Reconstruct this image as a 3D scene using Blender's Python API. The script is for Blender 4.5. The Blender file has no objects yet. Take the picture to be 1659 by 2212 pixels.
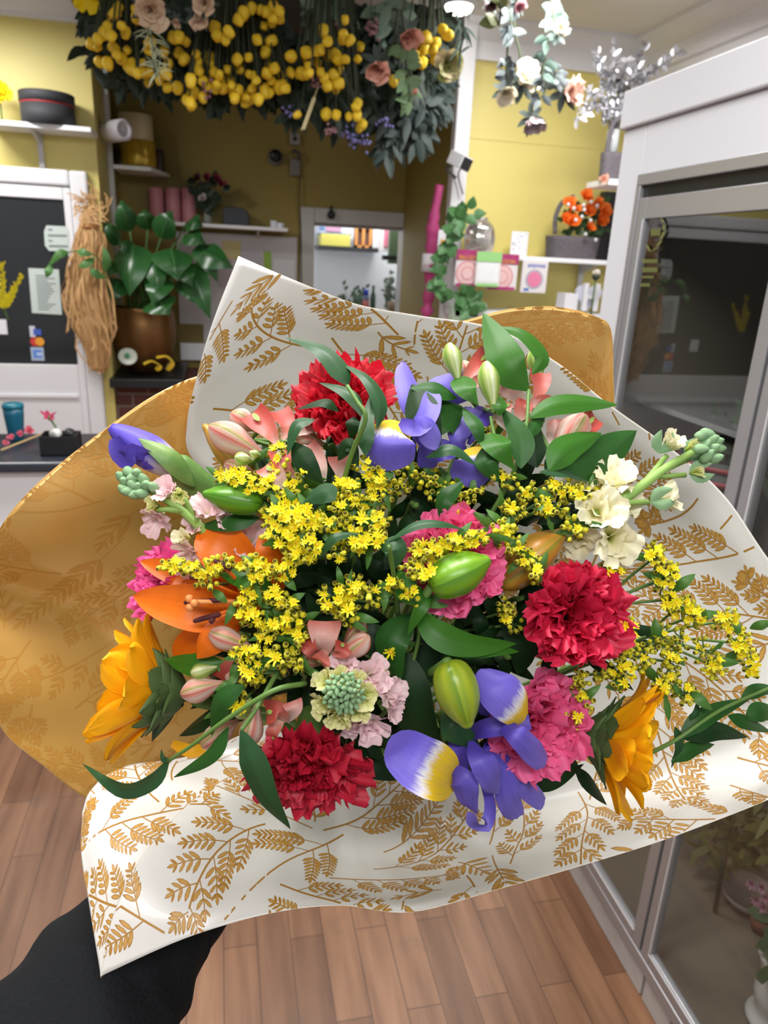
import bpy, math, random
import numpy as np
from mathutils import Matrix, Vector

# ------------------------------------------------------------ camera, light
SC = bpy.context.scene
COL = SC.collection
PW, PH = 1659.0, 2212.0
_vy = np.array([470 - PW/2, 545 - PH/2]); _vz = np.array([600 - PW/2, 5700 - PH/2])
FPX = float(np.sqrt(-_vy @ _vz))
_Y = np.array([*_vy, FPX]); _Y /= np.linalg.norm(_Y)
_Z = -np.array([*_vz, FPX]); _Z /= np.linalg.norm(_Z)
CAMM = np.array([np.cross(_Y, _Z), _Y, _Z])          # image axes (right, down, forward) -> world
EYE = np.array([0, 0, 1.62])
cam_d = bpy.data.cameras.new('camera'); cam = bpy.data.objects.new('camera', cam_d); COL.objects.link(cam)
cam_d.sensor_fit = 'HORIZONTAL'; cam_d.sensor_width = 36; cam_d.lens = 36 * FPX / PW
cam_d.clip_start = .02; cam_d.clip_end = 60
_m = np.eye(4); _m[:3, 0] = CAMM[:, 0]; _m[:3, 1] = -CAMM[:, 1]; _m[:3, 2] = -CAMM[:, 2]; _m[:3, 3] = EYE
cam.matrix_world = Matrix(_m.tolist())
cam_d.dof.use_dof = True; cam_d.dof.focus_distance = .53; cam_d.dof.aperture_fstop = 14
SC.camera = cam
vs = SC.view_settings
vs.view_transform = 'Standard'; vs.look = 'None'; vs.gamma = 1; vs.use_curve_mapping = False
vs.exposure = 0.0
w = bpy.data.worlds.new('ambient_fill'); SC.world = w; w.use_nodes = True  # even ambient glow added as fill light for the room
w.node_tree.nodes['Background'].inputs[0].default_value = (.93, .97, 1, 1)
w.node_tree.nodes['Background'].inputs[1].default_value = .5
def area(name, loc, target, size, power, col=(1, .985, .965), spread=180):
    l = bpy.data.lights.new(name, 'AREA'); l.shape = 'RECTANGLE'; l.size, l.size_y = size
    l.energy = power; l.color = col; l.spread = math.radians(spread)
    o = bpy.data.objects.new(name, l); COL.objects.link(o); o.location = loc
    o.rotation_euler = (Vector(target) - Vector(loc)).to_track_quat('-Z', 'Y').to_euler()
    return o
area('unseen_ceiling_light', (-.1, -.75, 2.62), (.1, .5, 1.2), (1.3, .22), 22)  # unseen light added behind the camera to brighten the flowers from the front
area('unseen_ceiling_light', (-.15, .75, 2.62), (-.15, .76, 0), (1.3, .22), 35)  # this and the next ones: unseen overhead room lights, no fixtures modelled
area('unseen_ceiling_light', (.1, 2.2, 2.62), (.1, 2.21, 0), (1.2, .18), 20, spread=140)
area('unseen_ceiling_light', (1.35, 2.9, 2.6), (1.5, 3.4, 0), (.7, .2), 22, spread=165)
area('unseen_ceiling_light', (-1.2, 3.55, 2.55), (-1.2, 4.1, 0), (.6, .16), 21, spread=165)
area('back_room_light', (1.1, 5.75, 2.3), (1.1, 6.0, .8), (.8, .2), 16)
SC.cycles.max_bounces = 7; SC.cycles.transparent_max_bounces = 12
SC.cycles.caustics_reflective = False; SC.cycles.caustics_refractive = False
SC.cycles.sample_clamp_indirect = 6
try: SC.cycles.use_denoising = True
except Exception: pass

# ------------------------------------------------------------ pixel helpers
def ray(px, py): return CAMM @ (np.array([px - PW/2, py - PH/2, FPX]) / FPX)
def P(px, py, d): return EYE + ray(px, py) * d              # point at distance d in front of the lens
def on(ax, v, px, py):                                      # point where the sight line meets a wall plane
    r = ray(px, py); i = 'xyz'.index(ax); return EYE + r * ((v - EYE[i]) / r[i])
def dirv(r, u, t): 
    v = CAMM @ np.array([r, -u, -t], float); return v / np.linalg.norm(v)   # right, up, towards the viewer
def nz(v): return v / (np.linalg.norm(v) + 1e-12)
def rnd(seed): return np.random.RandomState(seed)

# ------------------------------------------------------------ materials
def lin(c):
    if isinstance(c, str): c = tuple(int(c[i:i+2], 16) for i in (0, 2, 4))
    f = lambda x: x/12.92 if x <= .04045 else ((x+.055)/1.055)**2.4
    return tuple(f(x/255) for x in c) + (1,)
MATS = {}
def mk(name, col, rough=.5, metal=0, spec=.5, noise=None, bump=None, ramp=None, trans=0, streak=None, coat=0, emit=0, sss=0):
    if name in MATS: return MATS[name]
    m = bpy.data.materials.new(name); m.use_nodes = True; MATS[name] = m
    N, L = m.node_tree.nodes, m.node_tree.links
    b = N['Principled BSDF']; out = N['Material Output']
    b.inputs['Roughness'].default_value = rough; b.inputs['Metallic'].default_value = metal
    b.inputs['Specular IOR Level'].default_value = spec; b.inputs['Coat Weight'].default_value = coat
    b.inputs['Base Color'].default_value = lin(col); src = None
    if ramp:
        uv = N.new('ShaderNodeUVMap'); sx = N.new('ShaderNodeSeparateXYZ'); L.new(uv.outputs[0], sx.inputs[0])
        r = N.new('ShaderNodeValToRGB'); ax, stops = ramp
        fac = sx.outputs['XY'.index(ax[0].upper())]
        if len(ax) > 1:                                     # distort the band edges a little
            nn = N.new('ShaderNodeTexNoise'); nn.inputs['Scale'].default_value = 26
            mp = N.new('ShaderNodeMapping'); mp.inputs['Scale'].default_value = (.12, 1, 1)
            L.new(uv.outputs[0], mp.inputs[0]); L.new(mp.outputs[0], nn.inputs['Vector'])
            ma = N.new('ShaderNodeMath'); ma.operation = 'MULTIPLY_ADD'; ma.inputs[1].default_value = .22; ma.inputs[2].default_value = -.11
            L.new(nn.outputs[0], ma.inputs[0]); ad = N.new('ShaderNodeMath'); L.new(ma.outputs[0], ad.inputs[0]); L.new(fac, ad.inputs[1]); fac = ad.outputs[0]
        L.new(fac, r.inputs[0]); el = r.color_ramp.elements
        while len(el) < len(stops): el.new(.5)
        for e, (p, c) in zip(el, stops): e.position = p; e.color = lin(c)
        src = r.outputs[0]
    def mixin(src, fac, col2, mode='MULTIPLY'):
        x = N.new('ShaderNodeMix'); x.data_type = 'RGBA'; x.blend_type = mode
        x.inputs[0].default_value = 1
        L.new(fac, x.inputs[0])
        if src is None: x.inputs[6].default_value = lin(col)
        else: L.new(src, x.inputs[6])
        x.inputs[7].default_value = col2
        return x.outputs[2]
    def amount(sock, lo, hi, amt):
        mr = N.new('ShaderNodeMapRange'); mr.inputs[1].default_value = lo; mr.inputs[2].default_value = hi
        mr.inputs[4].default_value = amt; L.new(sock, mr.inputs[0]); return mr.outputs[0]
    if noise:
        tc = N.new('ShaderNodeTexCoord'); n = N.new('ShaderNodeTexNoise'); n.inputs['Scale'].default_value = noise[0]; n.inputs['Detail'].default_value = 5
        v = tc.outputs['Object']
        if len(noise) > 3:
            mp = N.new('ShaderNodeMapping'); mp.inputs['Scale'].default_value = noise[3]; L.new(v, mp.inputs[0]); v = mp.outputs[0]
        L.new(v, n.inputs['Vector'])
        src = mixin(src, amount(n.outputs[0], .42, .68, noise[1]), lin(noise[2]) if len(noise) > 2 and noise[2] else (0, 0, 0, 1), 'MIX')
    if streak:                                              # fine veins running along the length of the petal
        uv = N.new('ShaderNodeUVMap'); mp = N.new('ShaderNodeMapping'); mp.inputs['Scale'].default_value = (1.2, streak[0], 1)
        n = N.new('ShaderNodeTexNoise'); n.inputs['Scale'].default_value = 1; n.inputs['Detail'].default_value = 3
        L.new(uv.outputs[0], mp.inputs[0]); L.new(mp.outputs[0], n.inputs['Vector'])
        src = mixin(src, amount(n.outputs[0], .4, .65, streak[1]), lin(streak[2]) if len(streak) > 2 else (0, 0, 0, 1), 'MIX')
    if src is not None: L.new(src, b.inputs['Base Color'])
    if bump:
        tc = N.new('ShaderNodeTexCoord'); n = N.new('ShaderNodeTexNoise'); n.inputs['Scale'].default_value = bump[0]; n.inputs['Detail'].default_value = 4
        v = tc.outputs['Object']
        if len(bump) > 2:
            mp = N.new('ShaderNodeMapping'); mp.inputs['Scale'].default_value = bump[2]; L.new(v, mp.inputs[0]); v = mp.outputs[0]
        L.new(v, n.inputs['Vector'])
        bp = N.new('ShaderNodeBump'); bp.inputs['Strength'].default_value = bump[1]; bp.inputs['Distance'].default_value = .01
        L.new(n.outputs[0], bp.inputs['Height']); L.new(bp.outputs[0], b.inputs['Normal'])
    if emit:
        b.inputs['Emission Color'].default_value = lin(col); b.inputs['Emission Strength'].default_value = emit
    if trans:
        t = N.new('ShaderNodeBsdfTranslucent'); mx = N.new('ShaderNodeMixShader'); mx.inputs[0].default_value = trans
        if src is not None: L.new(src, t.inputs[0])
        else: t.inputs[0].default_value = lin(col)
        L.new(b.outputs[0], mx.inputs[1]); L.new(t.outputs[0], mx.inputs[2]); L.new(mx.outputs[0], out.inputs[0])
    return m
def glass(name, tint=(.8, .82, .82), refl=1.0, rough=.02):
    if name in MATS: return MATS[name]
    m = bpy.data.materials.new(name); m.use_nodes = True; MATS[name] = m
    N, L = m.node_tree.nodes, m.node_tree.links; N.remove(N['Principled BSDF']); out = N['Material Output']
    t = N.new('ShaderNodeBsdfTransparent'); t.inputs[0].default_value = (*tint, 1)
    g = N.new('ShaderNodeBsdfGlossy'); g.inputs['Roughness'].default_value = rough
    f = N.new('ShaderNodeFresnel'); f.inputs[0].default_value = 1.5
    mu = N.new('ShaderNodeMath'); mu.operation = 'MULTIPLY'; mu.inputs[1].default_value = refl; mu.use_clamp = True
    ge = N.new('ShaderNodeNewGeometry'); iv_ = N.new('ShaderNodeMath'); iv_.operation = 'SUBTRACT'; iv_.inputs[0].default_value = 1; L.new(ge.outputs['Backfacing'], iv_.inputs[1])
    m3 = N.new('ShaderNodeMath'); m3.operation = 'MULTIPLY'; L.new(f.outputs[0], m3.inputs[0]); L.new(iv_.outputs[0], m3.inputs[1]); L.new(m3.outputs[0], mu.inputs[0]); mx = N.new('ShaderNodeMixShader'); L.new(mu.outputs[0], mx.inputs[0])
    L.new(t.outputs[0], mx.inputs[1]); L.new(g.outputs[0], mx.inputs[2]); L.new(mx.outputs[0], out.inputs[0])
    return m

# ------------------------------------------------------------ mesh builder
BASE = {}
class MB:
    def __init__(s): s.v = []; s.f = []; s.mi = []; s.uv = []; s.n = 0
    def add(s, v, f, mi=0, uv=None):
        v = np.asarray(v, float).reshape(-1, 3); s.v.append(v)
        s.uv.append(np.zeros((len(v), 2)) if uv is None else np.asarray(uv, float))
        k = s.n
        s.f += [tuple(int(i) + k for i in q) for q in f]
        s.mi += [mi] * len(f) if isinstance(mi, int) else list(mi)
        s.n += len(v); return s
    def grid(s, V, mi=0, uv=None, wrap=False):
        a, b = V.shape[:2]
        f = [(i*b+j, i*b+(j+1) % b, (i+1)*b+(j+1) % b, (i+1)*b+j) for i in range(a-1) for j in range(b if wrap else b-1)]
        if uv is None:
            uu, vv = np.meshgrid(np.linspace(0, 1, a), np.linspace(0, 1, b), indexing='ij'); uv = np.stack([uu, vv], -1)
        return s.add(V.reshape(-1, 3), f, mi, uv.reshape(-1, 2))
    def box(s, lo, hi, mi=0, A=None, O=None):
        lo = np.minimum(lo, hi) if A is None else np.asarray(lo); hi = np.asarray(hi) if A is not None else np.maximum(lo, hi)
        v = np.array([[(lo, hi)[i][0], (lo, hi)[j][1], (lo, hi)[k][2]] for i in (0, 1) for j in (0, 1) for k in (0, 1)], float)
        if A is not None: v = v @ np.asarray(A).T
        if O is not None: v = v + O
        return s.add(v, [(0, 1, 3, 2), (4, 6, 7, 5), (0, 4, 5, 1), (2, 3, 7, 6), (0, 2, 6, 4), (1, 5, 7, 3)], mi, [[0, 0]]*8)
    def prism(s, poly, vec, mi=0):                          # closed outline pushed along vec
        p = np.asarray(poly, float); n = len(p); v = np.vstack([p, p + np.asarray(vec)])
        return s.add(v, [tuple(range(n))[::-1], tuple(range(n, 2*n))] + [(i, (i+1) % n, n+(i+1) % n, n+i) for i in range(n)], mi)
    def lathe(s, prof, C, axis=(0, 0, 1), n=24, mi=0, lobes=None, xdir=None):   # prof: (radius, height)
        Z = nz(np.asarray(axis, float)); X = np.asarray(xdir, float) if xdir is not None else np.array([1, 0, 0.] if abs(Z[0]) < .8 else [0, 1., 0])
        X = nz(X - Z*(X @ Z)); Yv = np.cross(Z, X); a = np.linspace(0, 2*math.pi, n, endpoint=False)
        V = np.zeros((len(prof), n, 3))
        for i, (r, h) in enumerate(prof):
            k = 1 if lobes is None else 1 + lobes[1]*np.cos(lobes[0]*a)
            V[i] = np.asarray(C) + Z*h + np.outer(r*k*np.cos(a), X) + np.outer(r*k*np.sin(a), Yv)
        uu, vv = np.meshgrid(np.linspace(0, 1, len(prof)), a/(2*math.pi), indexing='ij')
        k0 = s.n; s.grid(V, mi, np.stack([uu, vv], -1), wrap=True)
        if prof[0][0] > 1e-6: s.f.append(tuple(k0+i for i in range(n))[::-1]); s.mi.append(mi)
        if prof[-1][0] > 1e-6: s.f.append(tuple(k0+(len(prof)-1)*n+i for i in range(n))); s.mi.append(mi)
        return s
    def tube(s, pts, r, n=6, mi=0, res=0):
        p = np.asarray(pts, float)
        if res: p = crom(p, res)
        r = np.interp(np.linspace(0, 1, len(p)), np.linspace(0, 1, len(np.atleast_1d(r))), np.atleast_1d(r))
        T = np.gradient(p, axis=0); V = np.zeros((len(p), n, 3)); a = np.linspace(0, 2*math.pi, n, endpoint=False)
        X = np.array([.31, .2, .93])
        for i in range(len(p)):
            t = nz(T[i]); X = nz(X - t*(X @ t)); Yv = np.cross(t, X)
            V[i] = p[i] + r[i]*(np.outer(np.cos(a), X) + np.outer(np.sin(a), Yv))
        k0 = s.n; s.grid(V, mi, wrap=True)
        s.f += [tuple(k0+i for i in range(n))[::-1], tuple(k0+(len(p)-1)*n+i for i in range(n))]; s.mi += [mi, mi]
        return s
    def ball(s, C, r, mi=0, n=10, axis=(0, 0, 1), sc=1):
        return s.lathe([(r*math.sin(t), -r*sc*math.cos(t)) for t in np.linspace(0.02, math.pi-.02, max(5, n//2+1))], C, axis, n, mi)
    def build(s, name, mats, parent=None, smooth=True, bevel=0, base=None, sub=0):
        if not s.v: return None
        v = np.vstack(s.v); me = bpy.data.meshes.new(name)
        if parent is not None: o0 = BASE[parent.name]
        else: o0 = np.array([(v[:, 0].min()+v[:, 0].max())/2, (v[:, 1].min()+v[:, 1].max())/2, v[:, 2].min()]) if base is None else np.asarray(base, float)
        me.from_pydata((v - o0).tolist(), [], s.f)
        uvl = me.uv_layers.new(name='UVMap'); li = np.zeros(len(me.loops), np.int32); me.loops.foreach_get('vertex_index', li)
        uvl.data.foreach_set('uv', np.vstack(s.uv)[li].ravel())
        for m in (mats if isinstance(mats, (list, tuple)) else [mats]): me.materials.append(m)
        me.polygons.foreach_set('material_index', np.array(s.mi, np.int32))
        me.polygons.foreach_set('use_smooth', [bool(smooth)]*len(me.polygons)); me.update()
        o = bpy.data.objects.new(name, me); COL.objects.link(o)
        if parent is not None: o.parent = parent
        else: o.location = o0
        BASE[o.name] = o0
        if bevel:
            b = o.modifiers.new('edge', 'BEVEL'); b.width = bevel; b.segments = 2; b.limit_method = 'ANGLE'
        if sub:
            b = o.modifiers.new('smooth', 'SUBSURF'); b.levels = sub; b.render_levels = sub
        return o
def crom(p, res):
    p = np.asarray(p, float); n = len(p)
    q = np.vstack([2*p[0]-p[1], p, 2*p[-1]-p[-2]]); t = np.linspace(0, n-1, res+1)
    i = np.minimum(t.astype(int), n-2); f = (t-i)[:, None]
    a, b, c, d = q[i], q[i+1], q[i+2], q[i+3]
    return .5*(2*b + (c-a)*f + (2*a-5*b+4*c-d)*f*f + (3*b-a-3*c+d)*f**3)
def tag(o, label, cat, group=None, kind=None):
    if label: o['label'] = label
    if cat: o['category'] = cat
    if group: o['group'] = group
    if kind: o['kind'] = kind
    return o
def thing(name, label, cat, loc, group=None):
    o = bpy.data.objects.new(name, None); COL.objects.link(o); o.location = tuple(loc); o.empty_display_size = .03
    BASE[o.name] = np.asarray(loc, float); return tag(o, label, cat, group)
def struct(mb, name, m, smooth=False, bevel=0):
    o = mb.build(name, m, smooth=smooth, bevel=bevel); o['kind'] = 'structure'; return o
def inst(me, name, parent, M):                              # a part that shares its mesh; M is a world matrix
    o = bpy.data.objects.new(name, me); COL.objects.link(o); o.parent = parent
    M = M.copy(); M[:3, 3] -= BASE[parent.name]; o.matrix_local = Matrix(M.tolist()); BASE[o.name] = BASE[parent.name]; return o
def frame(C, axis, sc=1, spin=0):
    Z = nz(np.asarray(axis, float)); X = np.array([.2, .1, .97]) if abs(Z[2]) < .8 else np.array([1., 0, 0])
    X = nz(X - Z*(X @ Z)); Yv = np.cross(Z, X); c, s_ = math.cos(spin), math.sin(spin)
    M = np.eye(4); M[:3, 0] = (X*c + Yv*s_)*sc; M[:3, 1] = (-X*s_ + Yv*c)*sc; M[:3, 2] = Z*sc; M[:3, 3] = C; return M

# ------------------------------------------------------------ plant builders
PROF = dict(leaf=[(0, .06), (.12, .5), (.35, 1), (.65, .8), (.88, .35), (1, .0)],
            lance=[(0, .12), (.2, .75), (.45, 1), (.75, .7), (.93, .25), (1, .0)],
            oval=[(0, .25), (.2, .75), (.5, 1), (.8, .85), (.94, .5), (1, .12)],
            lily=[(0, .3), (.25, .75), (.55, 1), (.8, .75), (.94, .35), (1, .04)],
            fan=[(0, .18), (.3, .45), (.7, .9), (.92, 1), (1, .93)],
            strap=[(0, .6), (.3, .85), (.7, 1), (.92, .9), (1, .65)],
            heart=[(0, .35), (.1, .85), (.3, 1), (.6, .72), (.85, .28), (1, .0)],
            ray=[(0, .5), (.3, .88), (.65, 1), (.88, .72), (1, .12)])
def prof(name, s):
    a = np.array(PROF[name]); s2 = np.linspace(0, 1, 60); y = crom(a, 59)
    return np.clip(np.interp(s, y[:, 0], y[:, 1]), 0, None)
def ribbon(mb, pts, width, pr='leaf', N=None, fold=0, cup=0, ruf=0, nf=3, ns=12, nt=6, mi=0, seed=0, twist=0, teeth=0):
    """pts world points, width metres (full), N normal hint"""
    p = crom(pts, ns); T = np.gradient(p, axis=0); s = np.linspace(0, 1, ns+1); wv = prof(pr, s)*width/2
    N = np.asarray(N if N is not None else dirv(0, .2, 1), float); t = np.linspace(-1, 1, nt+1); r = rnd(seed); ph = r.rand(2)*6.28
    V = np.zeros((ns+1, nt+1, 3)); jag = r.uniform(-1, 1, nt+1)
    for i in range(ns+1):
        Tn = nz(T[i]); S = nz(np.cross(Tn, N)); Nn = np.cross(S, Tn)
        if twist:
            c, q = math.cos(twist*s[i]), math.sin(twist*s[i]); S, Nn = S*c+Nn*q, Nn*c-S*q
        off = -fold*np.abs(t)*wv[i] + cup*t*t*wv[i] + ruf*width*s[i]*np.sin(nf*6.28*s[i]*.8 + ph[0] + 2*np.sign(t))*np.abs(t)**1.5
        V[i] = p[i] + np.outer(wv[i]*t, S) + np.outer(off, Nn) + (np.outer(jag*teeth*width, Tn) if i == ns and teeth else 0)
    return mb.grid(V, mi)
def RB(mb, pix, wpx, pr='leaf', N=(0, .2, 1), **k):          # ribbon through (px, py, distance) points, width in pixels
    d = np.mean([q[2] for q in pix])
    return ribbon(mb, [P(*q) for q in pix], wpx*d/FPX, pr, dirv(*N), **k)
def petal(L, W, t0, t1, pr='fan', cup=.1, ruf=0, nf=2.5, teeth=0, seed=0, ns=6, nt=12, r0=0, z0=0, pw=1.3, bend=0):
    """a petal in flower coordinates: grows from the axis along +x, tilting from t0 to t1 (radians off the axis)"""
    r = rnd(seed); s = np.linspace(0, 1, ns+1); t = np.linspace(-1, 1, nt+1)
    th = t0 + (t1-t0)*s**pw; ds = L/ns
    R = r0 + np.concatenate([[0], np.cumsum(np.sin((th[1:]+th[:-1])/2)*ds)]); Z = z0 + np.concatenate([[0], np.cumsum(np.cos((th[1:]+th[:-1])/2)*ds)])
    wv = prof(pr, s)*W/2; ph = r.rand(3)*6.28; jag = r.uniform(-1, 1, nt+1); jag[::2] += .6; jag[1::2] -= .6
    V = np.zeros((ns+1, nt+1, 3))
    for i in range(ns+1):
        nrm = np.array([-math.cos(th[i]), 0, math.sin(th[i])]); tan = np.array([math.sin(th[i]), 0, math.cos(th[i])])
        rr = ruf*W*s[i]**1.6*(np.sin(nf*3.14*t+ph[0]) + .5*np.sin(2.3*nf*3.14*t+ph[1]))
        ext = s[i]**5*(teeth*L*jag - .10*L*t*t*(pr == 'fan'))
        V[i] = np.array([R[i], 0, Z[i]]) + np.outer(np.sin(t*1.15)/1.15*wv[i]*1.05, [0, 1, 0]) + np.outer(cup*wv[i]*t*t + rr, nrm) + np.outer(ext, tan) + np.array([0, bend*s[i]**2*L, 0])
    return V
def put(V, M, ang=0):
    c, s_ = math.cos(ang), math.sin(ang); R = np.array([[c, -s_, 0], [s_, c, 0], [0, 0, 1]])
    return (V @ R.T) @ M[:3, :3].T + M[:3, 3]
def bloom(root, C, axis, R, mat, n=40, seed=0, tin=.1, tout=1.75, wid=1.0, ruf=.1, teeth=.05, cup=.12, ns=6, nt=12, pr='fan', name='petal', Lmin=.72, Lmax=1.12, z0=-.5, merge=False, jit=.16, pw=1.3, nf=2.5):
    r = rnd(seed); M = frame(C, axis, 1, r.rand()*6); mb = MB(); 
    for k in range(n):
        q = (k+.5)/n; t1 = tin + (tout-tin)*q**.75 + r.normal()*jit; L = R*(Lmin + (Lmax-Lmin)*q)*(1+r.normal()*.05)
        V = petal(L, R*wid*(.75+.35*r.rand()), t1*.25, t1, pr, cup*(1 if r.rand() > .3 else -1), ruf*(.7+.6*r.rand()), nf*(.8+.4*r.rand()), teeth, seed*977+k, ns, nt, .02*R, z0*R, pw)
        m1 = mb if merge else MB(); m1.grid(put(V, M, k*2.39996 + r.normal()*.15), 0)
        if not merge: m1.build(name, mat, root)
    if merge: mb.build(name, mat, root)
def bud(mb, A, B, wd, mi=0, lobes=(3, .09), n=18, shape=None, xdir=None):   # spindle bud from A (base) to B (tip)
    A, B = np.asarray(A), np.asarray(B); L = np.linalg.norm(B-A)
    sh = shape or [(0, .12), (.05, .5), (.2, .88), (.42, 1), (.65, .9), (.85, .55), (.95, .28), (1, .06)]
    y = crom(np.array(sh), 14)
    return mb.lathe([(max(q[1], .01)*wd/2, q[0]*L) for q in y], A, B-A, n, mi, lobes, xdir)
# ------------------------------------------------------------ the shop: shell
M_yel = mk('yellow_wall_paint', (220, 206, 122), .45, noise=(1.3, .12, (204, 186, 98)), bump=(60, .04))
M_wht = mk('white_gloss_paint', (226, 226, 230), .35, noise=(3, .15, (205, 204, 206)))
M_ceil = mk('ceiling_paint', (226, 222, 218), .8, noise=(2, .2, (190, 186, 182)))
M_brn = mk('dark_brown_boards', (62, 50, 40), .7, noise=(4, .5, (44, 35, 28)))
M_blk = mk('black_plastic', (22, 23, 26), .4); M_grey = mk('grey_plastic', (112, 112, 116), .5)
M_yel_shade = mk('yellow_paint_shaded', (140, 122, 54), .6, noise=(1.6, .2, (122, 106, 46)))  # the yellow wall paint again, with the alcove's shade put into its colour
def floor_mat():
    m = bpy.data.materials.new('laminate_planks'); m.use_nodes = True; N, L = m.node_tree.nodes, m.node_tree.links; b = N['Principled BSDF']
    tc = N.new('ShaderNodeTexCoord'); mp = N.new('ShaderNodeMapping'); mp.inputs['Rotation'].default_value = (0, 0, math.pi/2); L.new(tc.outputs['Object'], mp.inputs[0])
    br = N.new('ShaderNodeTexBrick'); br.inputs['Scale'].default_value = 1; br.inputs['Brick Width'].default_value = .62; br.inputs['Row Height'].default_value = .082
    br.inputs['Mortar Size'].default_value = .0012; br.offset = .37; br.inputs['Color1'].default_value = lin((156, 114, 84)); br.inputs['Color2'].default_value = lin((122, 86, 62)); br.inputs['Mortar'].default_value = lin((84, 56, 40))
    L.new(mp.outputs[0], br.inputs['Vector'])
    n = N.new('ShaderNodeTexNoise'); n.inputs['Scale'].default_value = 3.2; n.inputs['Detail'].default_value = 7; m2 = N.new('ShaderNodeMapping'); m2.inputs['Scale'].default_value = (9, .9, 1)
    L.new(tc.outputs['Object'], m2.inputs[0]); L.new(m2.outputs[0], n.inputs['Vector'])
    mr = N.new('ShaderNodeMapRange'); mr.inputs[1].default_value = .35; mr.inputs[2].default_value = .7; L.new(n.outputs[0], mr.inputs[0])
    x = N.new('ShaderNodeMix'); x.data_type = 'RGBA'; x.blend_type = 'MULTIPLY'; L.new(mr.outputs[0], x.inputs[0]); L.new(br.outputs[0], x.inputs[6]); x.inputs[7].default_value = (.60, .54, .50, 1)
    n2 = N.new('ShaderNodeTexNoise'); n2.inputs['Scale'].default_value = 7; n2.inputs['Detail'].default_value = 3; L.new(tc.outputs['Object'], n2.inputs['Vector'])
    mr2 = N.new('ShaderNodeMapRange'); mr2.inputs[1].default_value = .62; mr2.inputs[2].default_value = .76; mr2.inputs[4].default_value = .55; L.new(n2.outputs[0], mr2.inputs[0])
    x2 = N.new('ShaderNodeMix'); x2.data_type = 'RGBA'; L.new(mr2.outputs[0], x2.inputs[0]); L.new(x.outputs[2], x2.inputs[6]); x2.inputs[7].default_value = lin((92, 74, 60))
    L.new(x2.outputs[2], b.inputs['Base Color']); b.inputs['Roughness'].default_value = .42
    return m
LY, AY, BY, CZ = 4.3, 5.0, 3.9, 2.72
XL = on('y', LY, 207, 300)[0]; XR = on('y', BY, 968, 500)[0]; XW = on('y', BY, 1388, 120)[0]
def bx(lo, hi): return MB().box(lo, hi)
struct(bx((-2.6, -1.6, -.06), (3.2, 6.4, 0)), 'floor', floor_mat())
struct(bx((-2.6, -1.6, CZ), (3.2, 6.4, CZ+.06)), 'ceiling', M_ceil)
struct(bx((-2.66, -1.6, 0), (-2.6, LY, CZ)), 'wall_left', M_wht)
struct(bx((XW, -1.6, 0), (XW+.06, BY, CZ)), 'wall_right', M_wht)
struct(bx((-2.6, LY, 0), (XL, LY+.08, CZ)), 'wall_back_left', M_yel)
struct(bx((XL-.08, LY+.08, 0), (XL, AY, CZ)), 'wall_alcove_left', M_yel)
struct(bx((XR+.02, BY+.06, 0), (XR+.1, AY, CZ)), 'wall_alcove_right', M_yel_shade)
struct(bx((XR+.02, BY, 0), (XW, BY+.06, CZ)), 'wall_back_right', M_yel)
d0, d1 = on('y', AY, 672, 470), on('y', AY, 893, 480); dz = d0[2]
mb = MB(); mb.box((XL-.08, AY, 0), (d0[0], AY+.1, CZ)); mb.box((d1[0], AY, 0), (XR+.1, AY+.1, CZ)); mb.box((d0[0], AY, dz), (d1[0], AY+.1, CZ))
struct(mb, 'wall_alcove_back', M_yel_shade)
struct(bx((XL, BY+.05, 2.66), (XR+.02, AY, 2.71)), 'ceiling_alcove', M_brn)
struct(bx((XL, BY-.03, 2.60), (XR, BY+.05, 2.72)), 'trim_1', M_brn)
mb = MB(); mb.box((d0[0]-.3, 6.3, 0), (d1[0]+.9, 6.36, 2.6)); mb.box((d0[0]-.36, AY+.1, 0), (d0[0]-.3, 6.36, 2.6)); mb.box((d1[0]+.9, AY+.1, 0), (d1[0]+.96, 6.36, 2.6))
struct(mb, 'wall_back_room', mk('back_room_white', (232, 236, 242), .6))
# back room door frame
mb = MB(); e = .075
mb.box((d0[0]-.07, AY-.03, 0), (d0[0]+.02, AY+.12, dz+.06)); mb.box((d1[0]-.07, AY-.03, 0), (d1[0]+.02, AY+.12, dz+.06)); mb.box((d0[0]+.02, AY-.03, dz-.03), (d1[0]-.07, AY+.12, dz+.06))
mb.box((d0[0]+.02, AY+.02, dz-.045), (d1[0]-.07, AY+.1, dz-.03))
struct(mb, 'door_2', mk('door_frame_paint', (176, 174, 172), .4), bevel=.006)
# pilaster and cornices
struct(bx((XR-.02, BY-.07, 0), (on('y', BY, 1006, 300)[0], BY, CZ)), 'trim_2', M_wht, bevel=.006)
def cornice(name, a, b, drop=.11):                         # stepped moulding along the wall head
    a, b = np.array(a, float), np.array(b, float); t = nz(b-a); nrm = np.array([t[1], -t[0], 0])
    sh = [(0, 0), (.1, 0), (.1, -.018), (.075, -.03), (.05, -.06), (.03, -.08), (.03, -drop), (0, -drop)]
    mb = MB(); mb.prism([a + nrm*u + np.array([0, 0, v]) for u, v in sh], b-a); struct(mb, name, M_wht)
cornice('trim_3', (-2.6, LY, CZ), (XL, LY, CZ), .1)
cornice('trim_4', (XR, BY-.0, CZ), (XW, BY-.0, CZ), .16)
cornice('trim_5', (XW, BY, CZ), (XW, -1.0, CZ), .16)
struct(bx((XW-.012, .5, 2.36), (XW, BY, 2.4)), 'trim_6', M_wht)

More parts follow.
